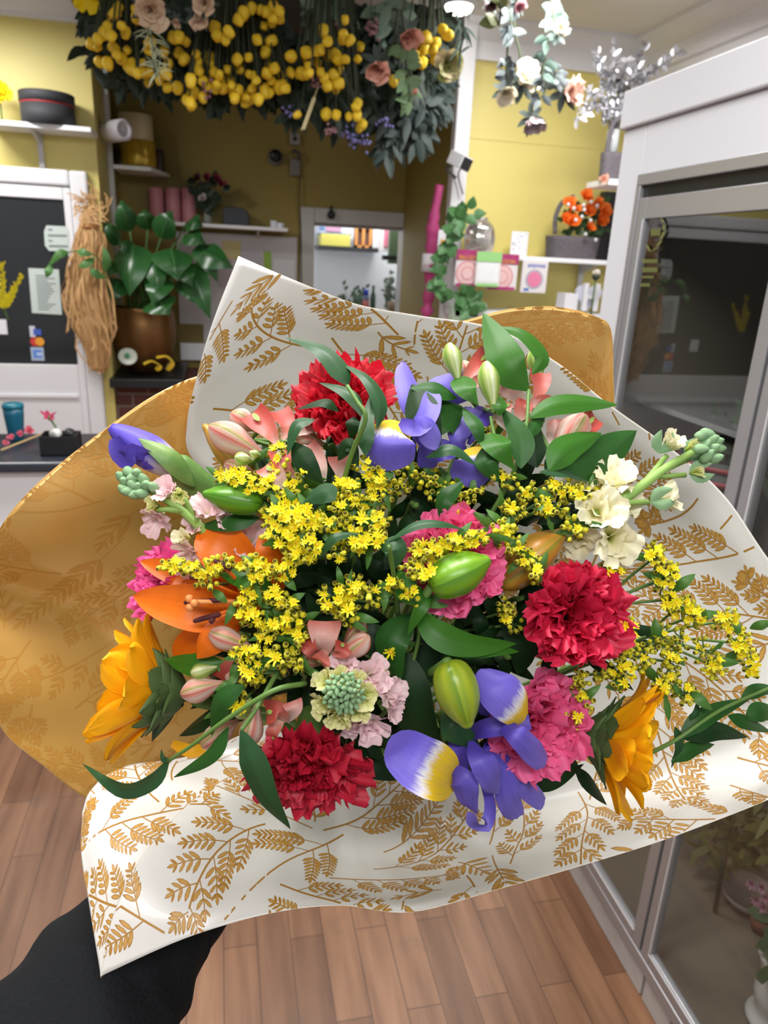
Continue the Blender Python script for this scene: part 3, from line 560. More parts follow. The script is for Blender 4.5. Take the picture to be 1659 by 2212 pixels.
p = on('y', AY-.03, 637, 300); t = thing('wall_sensor', 'small pale wall sensor with a black centre in the alcove', 'sensor', p)
MB().box(p+np.array([-11, 0, -11])*k2, p+np.array([11, 9, 11])*k2).build('case', mk('pale_plastic', (150, 146, 140), .5), t, smooth=False); MB().ball(p, 4.5*k2).build('lens', M_blk, t)
p = on('y', AY-.03, 638, 356); t = thing('wall_phone', 'grey wall mounted handset below the small sensor', 'phone', p)
MB().box(p+np.array([-11, 0, -22])*k2, p+np.array([11, 9, 12])*k2).build('case', mk('grey_case', (120, 118, 112), .5), t, smooth=False, bevel=.006); MB().tube([p+k2*np.array([-8, -3, 26]), p+k2*np.array([4, -6, 24]), p+k2*np.array([9, -3, 10])], 4*k2, 8, res=8).build('cord_loop', mk('grey_dark', (74, 72, 66), .5), t)
# thin cable down the corner
mb = MB(); mb.tube([on('y', AY-.03, *q) for q in ((648, 380), (646, 440), (650, 500), (651, 600), (652, 660))], .004, 5, res=14); tag(mb.build('cable', mk('dark_cable', (60, 52, 30), .6)), 'thin dark cable running down the alcove corner', 'cable')

# ------------------------------------------------------------ back room seen through the doorway
RY = 6.05
a, b = on('y', RY, 688, 530), on('y', RY, 818, 540); zz = a[2]
tag(MB().box((a[0], RY, zz-.03), (b[0], 6.29, zz)).build('back_shelf', mk('black_shelf', (44, 48, 52), .5), smooth=False), 'thin black shelf on the white back room wall', 'shelf')
def rbox(x0, y0, x1, y1, c_, name, label, cat, dz_=0, depth=.18, Y=RY+.03):
    A_, B_, C_, D_ = pb(Y, x0, y0, x1, y1); h = D_-C_
    return tag(MB().box((A_, Y, zz+dz_), (B_, Y+depth, zz+dz_+h)).build(name, mk('m_'+label[:12], c_, .5), smooth=False, bevel=.004), label, cat)
rbox(693, 504, 757, 530, (196, 190, 96), 'storage_tub', 'yellow green storage tub on the black back shelf', 'tub')
h1 = pb(RY+.03, 693, 504, 757, 530); h1 = h1[3]-h1[2]
t = thing('goods_bag', 'clear bag of pastel goods on top of the yellow green tub', 'bag', (on('y', RY, 725, 495)[0], RY+.1, zz+h1))
A_, B_, C_, D_ = pb(RY+.02, 688, 476, 764, 503); mb = MB(); mb.prism([(A_, RY+.03, zz+h1), (B_, RY+.03, zz+h1), (B_-.02, RY+.03, zz+h1+.07), (B_-.06, RY+.03, zz+h1+.12), (A_+.01, RY+.03, zz+h1+.12)], (0, .16, 0)); mb.build('bag', mk('pastel_bag', (178, 190, 220), .25, noise=(14, .5, (220, 226, 238))), t, smooth=False, bevel=.01)
mb = MB(); mb.box((A_+.06, RY+.024, zz+h1+.02), (A_+.18, RY+.029, zz+h1+.09)); mb.build('lilac_pack', mk('lilac_pack', (184, 140, 170), .5), t, smooth=False); MB().box((A_+.01, RY+.024, zz+h1+.03), (A_+.05, RY+.029, zz+h1+.1)).build('blue_pack', mk('blue_pack', (96, 130, 170), .5), t, smooth=False)
t = thing('wooden_lantern', 'orange wooden lantern box with dark slots on the black back shelf', 'lantern', (on('y', RY, 786, 500)[0], RY+.1, zz)); A_, B_, C_, D_ = pb(RY+.03, 767, 483, 804, 534); hB = D_-C_; ww = B_-A_; mb = MB()
for u in (0, .42, .84): mb.box((A_+u*ww, RY+.03, zz), (A_+(u+.16)*ww, RY+.06, zz+hB))
mb.box((A_, RY+.03, zz+hB*.86), (B_, RY+.06, zz+hB)); mb.box((A_, RY+.03, zz), (B_, RY+.06, zz+hB*.1)); mb.build('frame', mk('orange_wood', (202, 138, 76), .6), t, smooth=False); MB().box((A_+.01, RY+.06, zz), (B_-.01, RY+.15, zz+hB*.98)).build('inside', mk('lantern_dark', (104, 84, 74), .6), t, smooth=False)
rbox(806, 482, 824, 536, (226, 228, 232), 'white_carton', 'plain white carton beside the wooden lantern', 'carton')
o = rbox(824, 480, 842, 540, (226, 222, 226), 'pink_striped_carton', 'white carton with a pink stripe at the end of the back shelf', 'carton', -.02, .1, RY-.12)
mb = MB(); A_, B_, C_, D_ = pb(RY-.125, 830, 495, 838, 533); mb.box((A_, RY-.126, C_), (B_, RY-.1205, D_)); s_ = mb.build('stripe', mk('stripe_pink', (226, 130, 158), .5), o, smooth=False)
tag(MB().box((on('y', 5.9, 842, 520)[0], 5.88, on('y', 5.9, 850, 570)[2]), (on('y', 5.9, 876, 520)[0], 5.95, on('y', 5.9, 850, 478)[2])).build('green_sheet', mk('dark_green_fabric', (66, 86, 58), .7), smooth=False), 'dark green hanging sheet at the far side of the doorway', 'cloth')
tag(MB().box((on('y', 5.85, 826, 550)[0], 5.8, on('y', 5.85, 840, 562)[2]), (on('y', 5.85, 862, 550)[0], 5.87, on('y', 5.85, 840, 552)[2])).build('black_bracket', M_blk, smooth=False), 'black bracket under the pink striped carton', 'bracket')
# gadget on the lintel
p = on('y', AY-.05, 716, 458); k2 = mpp(p); t = thing('door_gadget', 'small black camera hanging from the doorway lintel', 'camera', p); MB().ball(p+[0, 0, -6*k2], 9*k2).build('body', M_blk, t); MB().tube([p+[0, 0, 12*k2], p], 3*k2).build('mount', M_blk, t)
# plants and bottles on a bench in the back room
bz = on('y', 5.6, 780, 690)[2]
tag(MB().box((on('y', 5.6, 676, 690)[0], 5.45, bz-.04), (on('y', 5.6, 905, 690)[0], 6.0, bz)).build('work_bench', M_wht, smooth=False), 'white bench of plants in the back room', 'bench')
M_eu = mk('eucalyptus_leaf', (86, 112, 92), .6)
def tuft(name, label, x, y0, y1, Y, n, sp, m, seed, lw=12, cat='foliage', pot=None):
    p = on('y', Y, x, y0); k2 = mpp(p); p[2] = bz; t = thing(name, label, cat, p); r = rnd(seed); mb = MB(); st = MB(); top_ = on('y', Y, x, y1)[2]-bz
    for i in range(n):
        a = r.rand()*6.28; e = p+np.array([math.cos(a)*sp*k2*r.rand(), -.06*r.rand(), top_*(.5+.5*r.rand())]); m_ = (p+e)/2+[0, 0, .03]; st.tube([p, m_, e], .002, 4, res=6)
        for q in np.linspace(.35, 1, 6):
            c = p+(e-p)*q; b_ = r.rand()*6.28; ribbon(mb, [c, c+lw*k2*np.array([math.cos(b_), -.4, math.sin(b_)])], lw*.6*k2, 'leaf', (0, -1, .3), ns=3, nt=2)
    mb.build('leaves', m, t); st.build('stems', M_st, t); return t
tuft('eucalyptus_bunch', 'bunch of grey green leaves on the back room bench', 760, 690, 612, 5.55, 14, 36, M_eu, 1)
tuft('twig_bunch', 'taller loose twigs behind the brown basket in the back room', 838, 690, 578, 5.75, 12, 34, mk('grey_twig', (104, 116, 106), .6), 2, 11)
t = tuft('basket_plant', 'brown basket with a low green plant at the doorway edge', 866, 690, 622, 5.5, 16, 30, mk('olive_leaf', (98, 104, 62), .6), 3, 10, 'basket'); p = on('y', 5.5, 864, 660); k2 = mpp(p)
MB().lathe([(18*k2, 0), (26*k2, 20*k2), (28*k2, 40*k2), (24*k2, 40*k2), (.001, 30*k2)], (p[0], 5.5, bz), n=20).build('basket', mk('brown_wicker', (104, 84, 62), .8, noise=(60, .5, (70, 56, 42))), t)
p = on('y', 5.5, 790, 660); k2 = mpp(p); t = thing('spray_can', 'slim spray can with a bright blue cap on the bench', 'can', (p[0], 5.5, bz)); zc_ = on('y', 5.5, 790, 638)[2]-bz
MB().lathe([(7*k2, 0), (7*k2, zc_*.9), (5*k2, zc_)], (p[0], 5.5, bz), n=16).build('can', mk('can_grey', (110, 118, 150), .4), t); MB().lathe([(5*k2, zc_), (5*k2, zc_+12*k2), (.001, zc_+12*k2)], (p[0], 5.5, bz), n=16).build('cap', mk('cap_blue', (44, 64, 178), .4), t); MB().lathe([(7.2*k2, zc_*.55), (7.2*k2, zc_*.8)], (p[0], 5.5, bz), n=16).build('red_band', mk('band_red', (206, 120, 116), .4), t)
p = on('y', 5.5, 805, 660); tag(MB().lathe([(6*k2, 0), (6*k2, zc_*1.0), (3*k2, zc_*1.15), (3*k2, zc_*1.4), (.001, zc_*1.4)], (p[0], 5.5, bz), n=16).build('green_bottle', mk('bottle_green', (52, 84, 70), .2)), 'dark green bottle beside the blue capped can', 'bottle')
p = on('y', 5.45, 772, 672); tag(MB().ball((p[0], 5.45, bz+14*k2), 14*k2, n=14).build('pink_pot', mk('dusky_pink', (206, 168, 172), .5)), 'dusky pink round pot in front of the grey green leaves', 'pot')
# ------------------------------------------------------------ bright right wall: shelf, packs, baskets
M_mag = mk('magenta_paper', (162, 50, 106), .55, noise=(25, .3, (206, 80, 140)))
SY = 3.66
zr, _ = shelf('wall_shelf', SY, 1000, 546, 1330, 564, .022, .23, 'long white wall shelf carrying the orange rose basket', [(1255, 570, 690)])
t = thing('wrapping_roll', 'tall magenta wrapped roll leaning against the white pilaster', 'roll', on('y', 3.86, 922, 690)); pts = [on('y', 3.8, *q) for q in ((918, 700), (926, 640), (930, 560), (936, 480), (950, 400))]; k = mpp(pts[2])
mb = MB(); q = crom(pts, 24); r = rnd(2); mb.tube(q, [k*(13+2.5*r.normal()) if i < 20 else k*9 for i in range(25)], 10); mb.build('wrapped_roll', M_mag, t)
p = on('y', 3.79, 927, 566); mb = MB(); mb.tube([on('y', 3.8, 926, 588), on('y', 3.8, 930, 549)], 17*k, 14); mb.build('white_label', mk('label_paper', (206, 204, 208), .5), t)
# camera on the pilaster
a = on('y', 3.7, 998, 350); k = mpp(a); t = thing('security_camera', 'boxy white camera with a black front on the pilaster', 'camera', a)
ax = nz(np.array([.35, -1, -.35])); M = frame(a, ax, 1); mb = MB(); mb.box((-14*k, -14*k, -34*k), (14*k, 14*k, 16*k), 0, M[:3, :3], a); mb.build('housing', M_wht, t, smooth=False, bevel=.003)
mb = MB(); mb.box((-12*k, -12*k, 16.1*k), (12*k, 12*k, 19*k), 0, M[:3, :3], a); mb.build('front', M_blk, t, smooth=False)
mb = MB(); mb.tube([a+np.array([-.02, .03, 0]), a+np.array([-.04, .12, -.02]), on('y', BY-.08, 985, 385)], .008, 8); mb.tube([a+np.array([0, 0, -.02]), on('y', 3.8, 990, 380), on('y', 3.8, 1000, 420)], .004, 6, res=8); mb.build('mount', M_grey, t)
# ribbed silver vase
p = on('y', 3.72, 1036, 546); p = np.array([p[0], 3.74, zr]); k = mpp(p); mb = MB()
pr = [(22*k, 0), (27*k, 4*k), (31*k, 20*k), (32*k, 34*k), (28*k, 54*k), (18*k, 66*k), (14*k, 68*k), (15*k, 73*k), (12*k, 73*k), (.001, 60*k)]
mb.lathe([tuple(x) for x in crom(pr[:8], 26)]+pr[8:], p, n=72, lobes=(24, .03)); tag(mb.build('ribbed_vase', mk('mercury_glass', (206, 202, 196), .12, metal=.8, noise=(6, .3, (160, 156, 148)))), 'round ribbed silver vase on the long white shelf', 'vase')
p = on('y', 3.8, 1122, 549); t = thing('greeting_card', 'white card with small grey speckles standing on the long white shelf', 'card', (p[0], 3.8, zr)); A_, B_, C_, D_ = pb(3.8, 1104, 500, 1140, 550); MB().box((A_, 3.8, zr+.001), (B_, 3.804, D_)).build('card', M_paperw, t, smooth=False)
mb = MB(); r = rnd(3)
for i in range(34):
    if abs((x := r.uniform(A_+.008, B_-.008))-(A_+B_)/2) < .02 and r.rand() < .7: continue
    z = r.uniform(zr+.01, D_-.01); mb.box((x-.003, 3.7992, z-.002), (x+.003, 3.7999, z+.003))
mb.build('speckle_print', mk('speckle_grey', (150, 146, 160), .6), t, smooth=False)
def text(s, size, C, m, parent, name, depth=.0006, wscale=1):
    cu = bpy.data.curves.new(name, 'FONT'); cu.body = s; cu.size = size; cu.extrude = depth; cu.align_x = 'CENTER'; cu.align_y = 'CENTER'
    o = bpy.data.objects.new(name, cu); COL.objects.link(o); me = bpy.data.meshes.new_from_object(o); bpy.data.objects.remove(o)
    o = bpy.data.objects.new(name, me); COL.objects.link(o); me.materials.clear(); me.materials.append(m); o.parent = parent
    o.rotation_euler = (math.pi/2, 0, 0); o.scale = (wscale, 1, 1); o.location = np.asarray(C)-BASE[parent.name]; BASE[o.name] = BASE[parent.name]; return o
M_pgold = mk('pack_gold', (226, 172, 52), .5); M_ring = mk('pack_pale_pink', (226, 190, 190), .5); M_ring2 = mk('pack_rose', (214, 150, 158), .5)
PY = SY-.02
def pack(x0, y0, x1, y1, label, Y, head, kind):
    A_, B_, C_, D_ = pb(Y, x0, y0, x1, y1); t = thing('party_pack', label, 'pack', ((A_+B_)/2, Y, C_), 'party packs hanging from the shelf edge'); h = D_-C_; w_ = B_-A_; cx_ = (A_+B_)/2
    MB().box((A_, Y, C_), (B_, Y+.012, D_)).build('bag', mk('clear_bag_white', (226, 222, 224), .2), t, smooth=False, bevel=.003)
    if head: MB().box((A_, Y-.003, D_-h*.27), (B_, Y, D_+.004)).build('header', head, t, smooth=False); MB().box((A_+w_*.05, Y-.003, C_-.003), (B_-.01, Y, C_+.012)).build('bottom_strip', head, t, smooth=False)
    if kind == 'balloon':
        text('BALLOON', h*.17, (cx_, Y-.0042, D_-h*.2), M_pgold, t, 'lettering', wscale=.62*w_/h*1.6)
        cz = C_+h*.36
        for i, (rr, m_) in enumerate(((.36, M_ring2), (.31, M_ring), (.2, M_ring2), (.16, M_ring))): MB().lathe([(h*rr, 0), (h*rr, .0008)], (cx_, Y-.0005-i*.0009, cz), (0, -1, 0), 36).build('printed_ring', m_, t, smooth=False)
    if kind == 'plain': MB().box((A_+.01, Y-.0012, C_+.02), (B_-.01, Y-.0002, D_-h*.3)).build('white_insert', mk('white_insert', (236, 238, 240), .3, noise=(40, .2, (206, 212, 214))), t, smooth=False)
    if kind == 'banner':
        cz = C_+h*.42
        for i, (rr, m_) in enumerate(((.3, mk('pack_grey', (176, 172, 190), .5)), (.235, mk('pack_pink', (226, 128, 164), .5)))): MB().lathe([(h*rr, 0), (h*rr, .0008)], (cx_, Y-.0005-i*.0009, cz), (0, -1, 0), 36).build('printed_disc', m_, t, smooth=False)
        mb = MB(); r = rnd(6)
        for i in range(7): mb.box((A_+w_*(.2+.1*i), Y-.0012, D_-h*(.2+.03*r.rand())), (A_+w_*(.28+.1*i), Y-.0004, D_-h*.12))
        mb.build('blue_title', mk('title_blue', (132, 140, 190), .5), t, smooth=False)
        MB().box((A_+w_*.12, Y-.0012, C_+h*.06), (A_+w_*.32, Y-.0004, C_+h*.14)).build('blue_corner', mk('corner_blue', (70, 120, 190), .5), t, smooth=False)
    return t
pack(1052, 550, 1118, 625, 'magenta topped party pack tucked behind the green topped one', PY-.004, M_mag, 'balloon')
pack(984, 541, 1036, 618, 'magenta topped party pack below the silver vase', PY-.006, M_mag, 'balloon')
pack(1028, 546, 1082, 618, 'green topped white pack in front of two magenta topped packs', PY-.028, mk('pack_green', (150, 206, 130), .5), 'plain')
pack(1127, 562, 1182, 633, 'white pack with a pink disc hanging alone below the shelf', PY, None, 'banner')
# grey basket of orange roses
def basket(name, label, x0, x1, yb_, yt, Y, zb, m, top=1.06, handle=None, n=28):
    A_, B_, C_, D_ = pb(Y, x0, yt, x1, yb_); cx_ = (A_+B_)/2; h = D_-C_; w_ = (B_-A_)/2; zb = C_ if zb is None else zb
    t = thing(name, label, 'basket', (cx_, Y+w_*.6, zb)); mb = MB(); a = np.linspace(0, 2*math.pi, 40, endpoint=False); rows = 11
    V = np.zeros((rows*2, 40, 3))
    for i in range(rows*2):
        f = i/(rows*2-1); s_ = (.93+.07*f*top)*(1+.02*(-1)**i)
        ca, sa = np.cos(a), np.sin(a); V[i] = np.stack([cx_+w_*s_*np.sign(ca)*np.abs(ca)**.55, Y+w_*.6+w_*.6*s_*np.sign(sa)*np.abs(sa)**.55, np.full(40, zb+f*h)], 1)
    mb.grid(V, 0, wrap=True); mb.f.append(tuple(range(40))[::-1]); mb.mi.append(0); mb.f.append(tuple(40*(rows*2-3)+i for i in range(40))); mb.mi.append(0); mb.build('wicker_body', m, t)
    if handle: m2 = MB(); m2.tube([on('y', Y+w_*.6, *q) for q in handle], .011, 8, res=24); m2.build('handle', m, t)
    return t, cx_, zb+h, w_
M_wk = mk('grey_wicker', (106, 100, 106), .8, noise=(90, .5, (72, 68, 74)), bump=(140, .5))
t, cx_, zt, w_ = basket('flower_basket', 'long grey wicker basket filled with orange roses on the shelf', 1197, 1304, 552, 503, 3.66, zr, M_wk, handle=[(1199, 505), (1200, 470), (1214, 438), (1240, 424)])
M_or = mk('orange_rose', (255, 136, 46), .55, trans=.2); bk = thing('orange_roses', 'bunch of orange fabric roses in the long grey basket', 'flower', (cx_, 3.74, zt-.03))
for i, (x, y, R_) in enumerate(((1266, 424, 15), (1231, 440, 15), (1292, 440, 13), (1273, 455, 15), (1307, 458, 16), (1234, 478, 20), (1298, 477, 16), (1274, 491, 12), (1248, 452, 9), (1222, 470, 12))):
    p = on('y', 3.7, x, y); bloom(bk, p, (.2*(x-1266)/40, -1, .5), R_*mpp(p)*1.5, M_or, n=14, seed=i+50, tout=1.35, merge=True, name='rose', ns=4, nt=7, ruf=.03, teeth=0, cup=.35)
mb = MB(); r = rnd(9)
for i in range(70):
    p = on('y', 3.73, r.uniform(1216, 1312), r.uniform(440, 510)); a = r.rand()*6.28; ribbon(mb, [p, p+.05*np.array([math.cos(a), -.5, math.sin(a)])], .03, 'leaf', (0, -1, .3), ns=4, nt=2)
mb.build('foliage', mk('basket_leaf', (52, 84, 44), .5), bk); mb = MB()
for (x, y) in ((1228, 442), (1240, 450), (1261, 443), (1277, 436), (1290, 444), (1257, 468), (1244, 475), (1276, 476), (1265, 506), (1287, 518), (1262, 453)): mb.ball(on('y', 3.63, x, y), .0095, n=10)
mb.build('clear_beads', mk('bead', (220, 222, 222), .1, spec=1), bk)
tag(MB().box((on('y', 3.82, 1300, 480)[0], 3.82, zr), (on('y', 3.82, 1345, 480)[0], 3.88, on('y', 3.82, 1320, 414)[2])).build('black_board', M_blk, smooth=False), 'tall black board behind the end of the orange rose basket', 'panel')
# high basket with silver twigs on a small shelf beside the fridge
hb_ = on('y', 3.5, 1320, 392); tag(MB().box((on('y', 3.45, 1303, 396)[0], 3.4, hb_[2]-.025), (XW-.002, 3.62, hb_[2])).build('corner_shelf', M_shelf, smooth=False), 'short white corner shelf beside the fridge top', 'shelf')
t, cx_, zt, w_ = basket('twig_basket', 'small tall grey basket on the corner shelf beside the fridge', 1306, 1360, 390, 330, 3.42, hb_[2], M_wk, handle=[(1310, 332), (1316, 300), (1326, 265), (1346, 255)])
o = MB().lathe([(13*mpp(hb_), 0), (13*mpp(hb_), .12), (10*mpp(hb_), .125)], (cx_, 3.5, zt-.02), n=20).build('clear_jar', mk('pale_jar', (196, 200, 200), .15)); tag(o, 'pale jar standing in the tall grey basket', 'jar')
sv = thing('silver_twigs', 'glittering silver leafed twigs standing in the tall grey basket', 'foliage', (cx_, 3.5, zt+.02)); M_sil = mk('silver_leaf', (200, 200, 206), .25, metal=.6); r = rnd(77); mb = MB(); st = MB()
for e in ((1245, 260), (1262, 235), (1290, 150), (1285, 110), (1330, 95), (1355, 130), (1395, 100), (1440, 130), (1475, 105), (1410, 150), (1310, 180), (1345, 160), (1270, 200), (1380, 150), (1325, 60+60), (1390, 165)):
    Y0 = 3.5-.25*r.rand(); q = crom([np.array([cx_, 3.5, zt+.06]), on('y', 3.45, 1330+(e[0]-1330)*.4, 205+(e[1]-180)*.3), on('y', Y0, *e)], 16); st.tube(q, .0025, 4)
    for i in range(4, 17):
        for s_ in (-1, 1):
            a = r.rand()*6.28; v = np.array([math.cos(a), -.5*r.rand(), math.sin(a)]); ribbon(mb, [q[i], q[i]+v*.016, q[i]+v*.035], .019, 'oval', (r.normal(), -1, r.normal()), ns=4, nt=2, cup=.3)
mb.build('silver_leaves', M_sil, sv); st.build('twigs', mk('grey_stem', (120, 120, 124), .4), sv)
p = on('y', 3.4, 1304, 392); pkf = thing('pink_rose', 'small pink fabric rose at the end of the corner shelf', 'flower', p); bloom(pkf, p+[0, 0, .01], (-.4, -1, .2), 13*mpp(p), mk('blush_fabric', (226, 170, 150), .6, trans=.2), n=9, seed=5, merge=True, name='petals', ns=4, nt=6, teeth=0)
# things below the shelf
zl = on('y', 3.7, 1230, 676)[2]; tag(MB().box((on('y', 3.6, 985, 690)[0], 3.62, zl-.03), (on('y', 3.6, 1330, 690)[0], 3.89, zl)).build('low_shelf', M_shelf, smooth=False), 'lower white shelf hidden behind the bouquet paper', 'shelf')
h_ = on('y', 3.66, 1255, 672); k = mpp(h_); hh = thing('heart_sign', 'pale lilac heart with a white letter H on the low shelf', 'sign', (h_[0]+.03, 3.7, zl)); ang = np.linspace(0, 2*math.pi, 40, endpoint=False); hc = on('y', 3.7, 1272, 640)
mb = MB(); mb.prism([hc+k*2.0*np.array([16*math.sin(a)**3, 0, 13*math.cos(a)-5*math.cos(2*a)-2*math.cos(3*a)-math.cos(4*a)])*.95 for a in ang], (0, .02, 0)); mb.build('heart', mk('lilac_wood', (206, 206, 222), .5), hh, smooth=False)
mb = MB(); hw, hs = 22*k, 30*k
for u in (-1, 1): mb.box(hc+np.array([u*hw*.6-5*k, -.03, -hs]), hc+np.array([u*hw*.6+5*k, -.005, hs*.9]))
mb.box(hc+np.array([-hw*.6, -.0295, -5*k]), hc+np.array([hw*.6, -.0055, 5*k])); mb.build('letter_h', M_wht, hh, smooth=False)
p = on('y', 3.6, 1288, 592); t = thing('white_rose', 'single white fabric rose standing above the heart sign', 'flower', (p[0], 3.6, zl)); k = mpp(p); MB().tube([(p[0], 3.6, zl), p], .004).build('stem', M_st, t)
bloom(t, p, (-.1, -.7, .8), 15*k, mk('white_fabric', (236, 232, 222), .6, trans=.2), n=10, seed=4, tout=1.1, merge=True, name='petals', ns=4, nt=6, teeth=0, cup=.35); MB().lathe([(2*k, -14*k), (8*k, -8*k), (9*k, -3*k)], p, n=10).build('calyx', M_dl, t)
A_, B_, C_, D_ = pb(3.64, 1220, 634, 1248, 665); tag(MB().box((A_, 3.64, zl), (B_, 3.74, D_)).build('white_box', M_paperw, smooth=False), 'small white box on the low shelf beside the heart', 'box')
A_, B_, C_, D_ = pb(3.62, 978, 660, 1034, 700); tag(MB().box((A_, 3.62, C_), (B_, 3.7, D_)).build('green_white_pack', mk('pale_green_pack', (190, 216, 190), .4, noise=(12, .7, (230, 236, 232))), smooth=False, bevel=.005), 'green and white pack low against the pilaster foot', 'pack')
A_, B_, C_, D_ = pb(3.66, 1000, 655, 1052, 690); tag(MB().box((A_, 3.66, zl), (B_, 3.72, D_)).build('clear_pack', mk('clear_grey_pack', (176, 176, 160), .2, noise=(16, .5, (206, 206, 198))), smooth=False, bevel=.005), 'clear grey pack on the low shelf above the gold paper', 'pack')
A_, B_, C_, D_ = pb(3.78, 946, 497, 982, 548); t = thing('seed_pack', 'white pack with a yellow panel behind the ivy garland', 'pack', (A_, 3.78, C_)); MB().box((A_, 3.78, C_), (B_, 3.8, D_)).build('bag', M_paperw, t, smooth=False); A2, B2, C2, D2 = pb(3.775, 952, 518, 978, 541); MB().box((A2, 3.776, C2), (B2, 3.7795, D2)).build('yellow_panel', M_pgold, t, smooth=False)
# ivy garland
iv = thing('ivy_garland', 'trailing green ivy garland hanging beside the silver vase', 'foliage', on('y', 3.6, 960, 640)); r = rnd(12); path = [on('y', 3.6, *q) for q in ((1012, 462), (985, 470), (982, 510), (962, 545), (945, 590), (950, 625), (985, 640), (1012, 648), (1020, 672))]; q = crom(path, 34); st = MB(); st.tube(q, .003, 5); st.build('vine', M_st, iv); mb = MB()
for i in range(90):
    c = q[r.randint(0, 35)]+r.normal(size=3)*.014; a = r.rand()*6.28; v = np.array([math.cos(a), -.35, math.sin(a)]); ribbon(mb, [c, c+v*.03, c+v*.058], .052, 'heart', (r.normal()*.4, -1, .3), ns=5, nt=4, fold=.2)
mb.build('ivy_leaves', mk('ivy_leaf', (72, 122, 66), .5, noise=(20, .6, (42, 78, 44))), iv)

# ------------------------------------------------------------ ceiling garlands
M_gl = mk('garland_leaf', (28, 46, 32), .6, noise=(14, .5, (18, 30, 22))); M_yb = mk('yellow_bud', (252, 220, 56), .5, noise=(10, .3, (224, 172, 36)), trans=.2)
M_gst = mk('garland_stem', (52, 62, 40), .7)
bm_ = MB(); bud(bm_, (0, 0, 0), (0, 0, 1), .86, 0, (4, .1), 12, shape=[(0, .3), (.08, .7), (.3, 1), (.55, .98), (.8, .8), (1, .5)])
tmp = bm_.build('bloom_mesh', M_yb); bud_me = tmp.data; bpy.data.objects.remove(tmp)
def bunch(label, root_px, spots, Y, leaves, seed, top, lsz=.07, buds=True, lm=M_gl, spread=14, name='hanging_bunch', nlv=None):
    p0 = on('y', Y, *root_px); p0[2] = CZ-.002; t = thing(name, label, 'garland', p0, 'bunches of flowers hanging from the ceiling'); r = rnd(seed); st = MB(); lf = MB()
    for (x, y) in spots:
        Yb = Y+r.normal()*.05-.05-(.1 if y < 90 else 0); e = on('y', Yb, x, y)
        if e[2] > CZ-.03: e[2] = CZ-.03
        st.tube([p0+np.array([(e[0]-p0[0])*.55, (e[1]-p0[1])*.3, -.02]), (p0+e)/2+[(e[0]-p0[0])*.2, 0, .02], e], .0035, 4, res=6)
        if buds: inst(bud_me, 'bud', t, frame(e, (r.normal()*.5, -.7+r.normal()*.3, -.7+r.normal()*.4), (.034+.016*r.rand()), r.rand()*6))
    for (x, y) in leaves:
        for j in range(nlv or 5):
            c = on('y', Y+.06+abs(r.normal())*.12, x+r.normal()*spread, y+r.normal()*spread); c[2] = min(c[2], CZ-.02); a = r.rand()*6.28; v = np.array([math.cos(a), -.4*r.rand(), math.sin(a)-.5]); c2 = c+v*lsz; c2[2] = min(c2[2], CZ-.01)
            ribbon(lf, [c, (c+c2)/2+[0, 0, .006], c2], lsz*.55, 'leaf', (r.normal()*.5, -1, r.normal()*.5), ns=5, nt=2, fold=.2)
    st.build('stems', M_gst, t); lf.build('foliage', lm, t); return t
A1 = [(258, 8), (243, 30), (258, 24), (238, 52), (256, 50), (228, 62), (243, 70), (290, 12), (288, 30), (208, 75), (240, 97), (247, 110), (208, 122), (229, 124), (258, 118), (275, 105), (268, 136), (284, 131), (315, 104), (314, 132), (295, 148), (330, 152), (318, 162), (348, 150), (356, 110), (366, 128), (387, 72), (374, 76), (300, 156), (345, 168), (367, 182), (382, 175), (322, 170), (200, 92), (215, 96), (272, 60), (335, 86)]
A2 = [(402, 92), (391, 107), (404, 118), (424, 112), (428, 126), (462, 74), (470, 54), (485, 58), (486, 74), (450, 135), (463, 150), (447, 172), (424, 146), (412, 160), (492, 148), (488, 166), (512, 150), (528, 142), (530, 156), (550, 158), (531, 14), (512, 38), (566, 12), (578, 24), (597, 16), (600, 38), (590, 44), (612, 38), (572, 56), (550, 80), (597, 86), (578, 104), (578, 138), (595, 142), (580, 162), (595, 178), (614, 160), (500, 182), (520, 190), (480, 178), (552, 186), (536, 200), (470, 186), (560, 170), (610, 176), (624, 150), (440, 184), (420, 190), (585, 192), (510, 205), (545, 5), (590, 3), (455, 110), (515, 120), (540, 118)]
A2 += [(r_*1.0, 188+20*math.sin(r_*.05)+(i_ % 3)*5) for i_, r_ in enumerate(range(400, 632, 8))]
A3 = [(696, 54), (746, 36), (733, 74), (762, 78), (776, 94), (740, 92), (714, 84), (690, 98), (683, 106), (658, 118), (640, 122), (665, 135), (700, 118), (715, 112), (740, 125), (645, 148), (672, 152), (690, 150), (712, 152), (730, 140), (700, 165), (715, 172), (740, 176), (665, 165), (648, 160), (705, 185), (726, 188), (655, 108), (772, 126), (772, 214), (762, 228), (755, 244), (772, 242), (726, 242), (706, 236), (650, 244), (780, 262), (776, 270), (720, 130), (685, 128)]
A4 = [(914, 78), (928, 82), (922, 98), (930, 112), (938, 118), (918, 124), (902, 118), (950, 60), (958, 74), (948, 88), (844, 168), (866, 158), (892, 128), (908, 100), (936, 100)]
r = rnd(100)
def scat(poly, n): 
    out = []
    (x0, y0, x1, y1) = poly
    return [(r.uniform(x0, x1), r.uniform(y0, y1)) for _ in range(n)]
bunch('hanging bunch of yellow buds and dark leaves next to the lit yellow wall', (300, 5), A1, 3.3, scat((205, 0, 400, 110), 70)+scat((230, 90, 400, 165), 40)+scat((320, 140, 400, 175), 10), 1, 0)
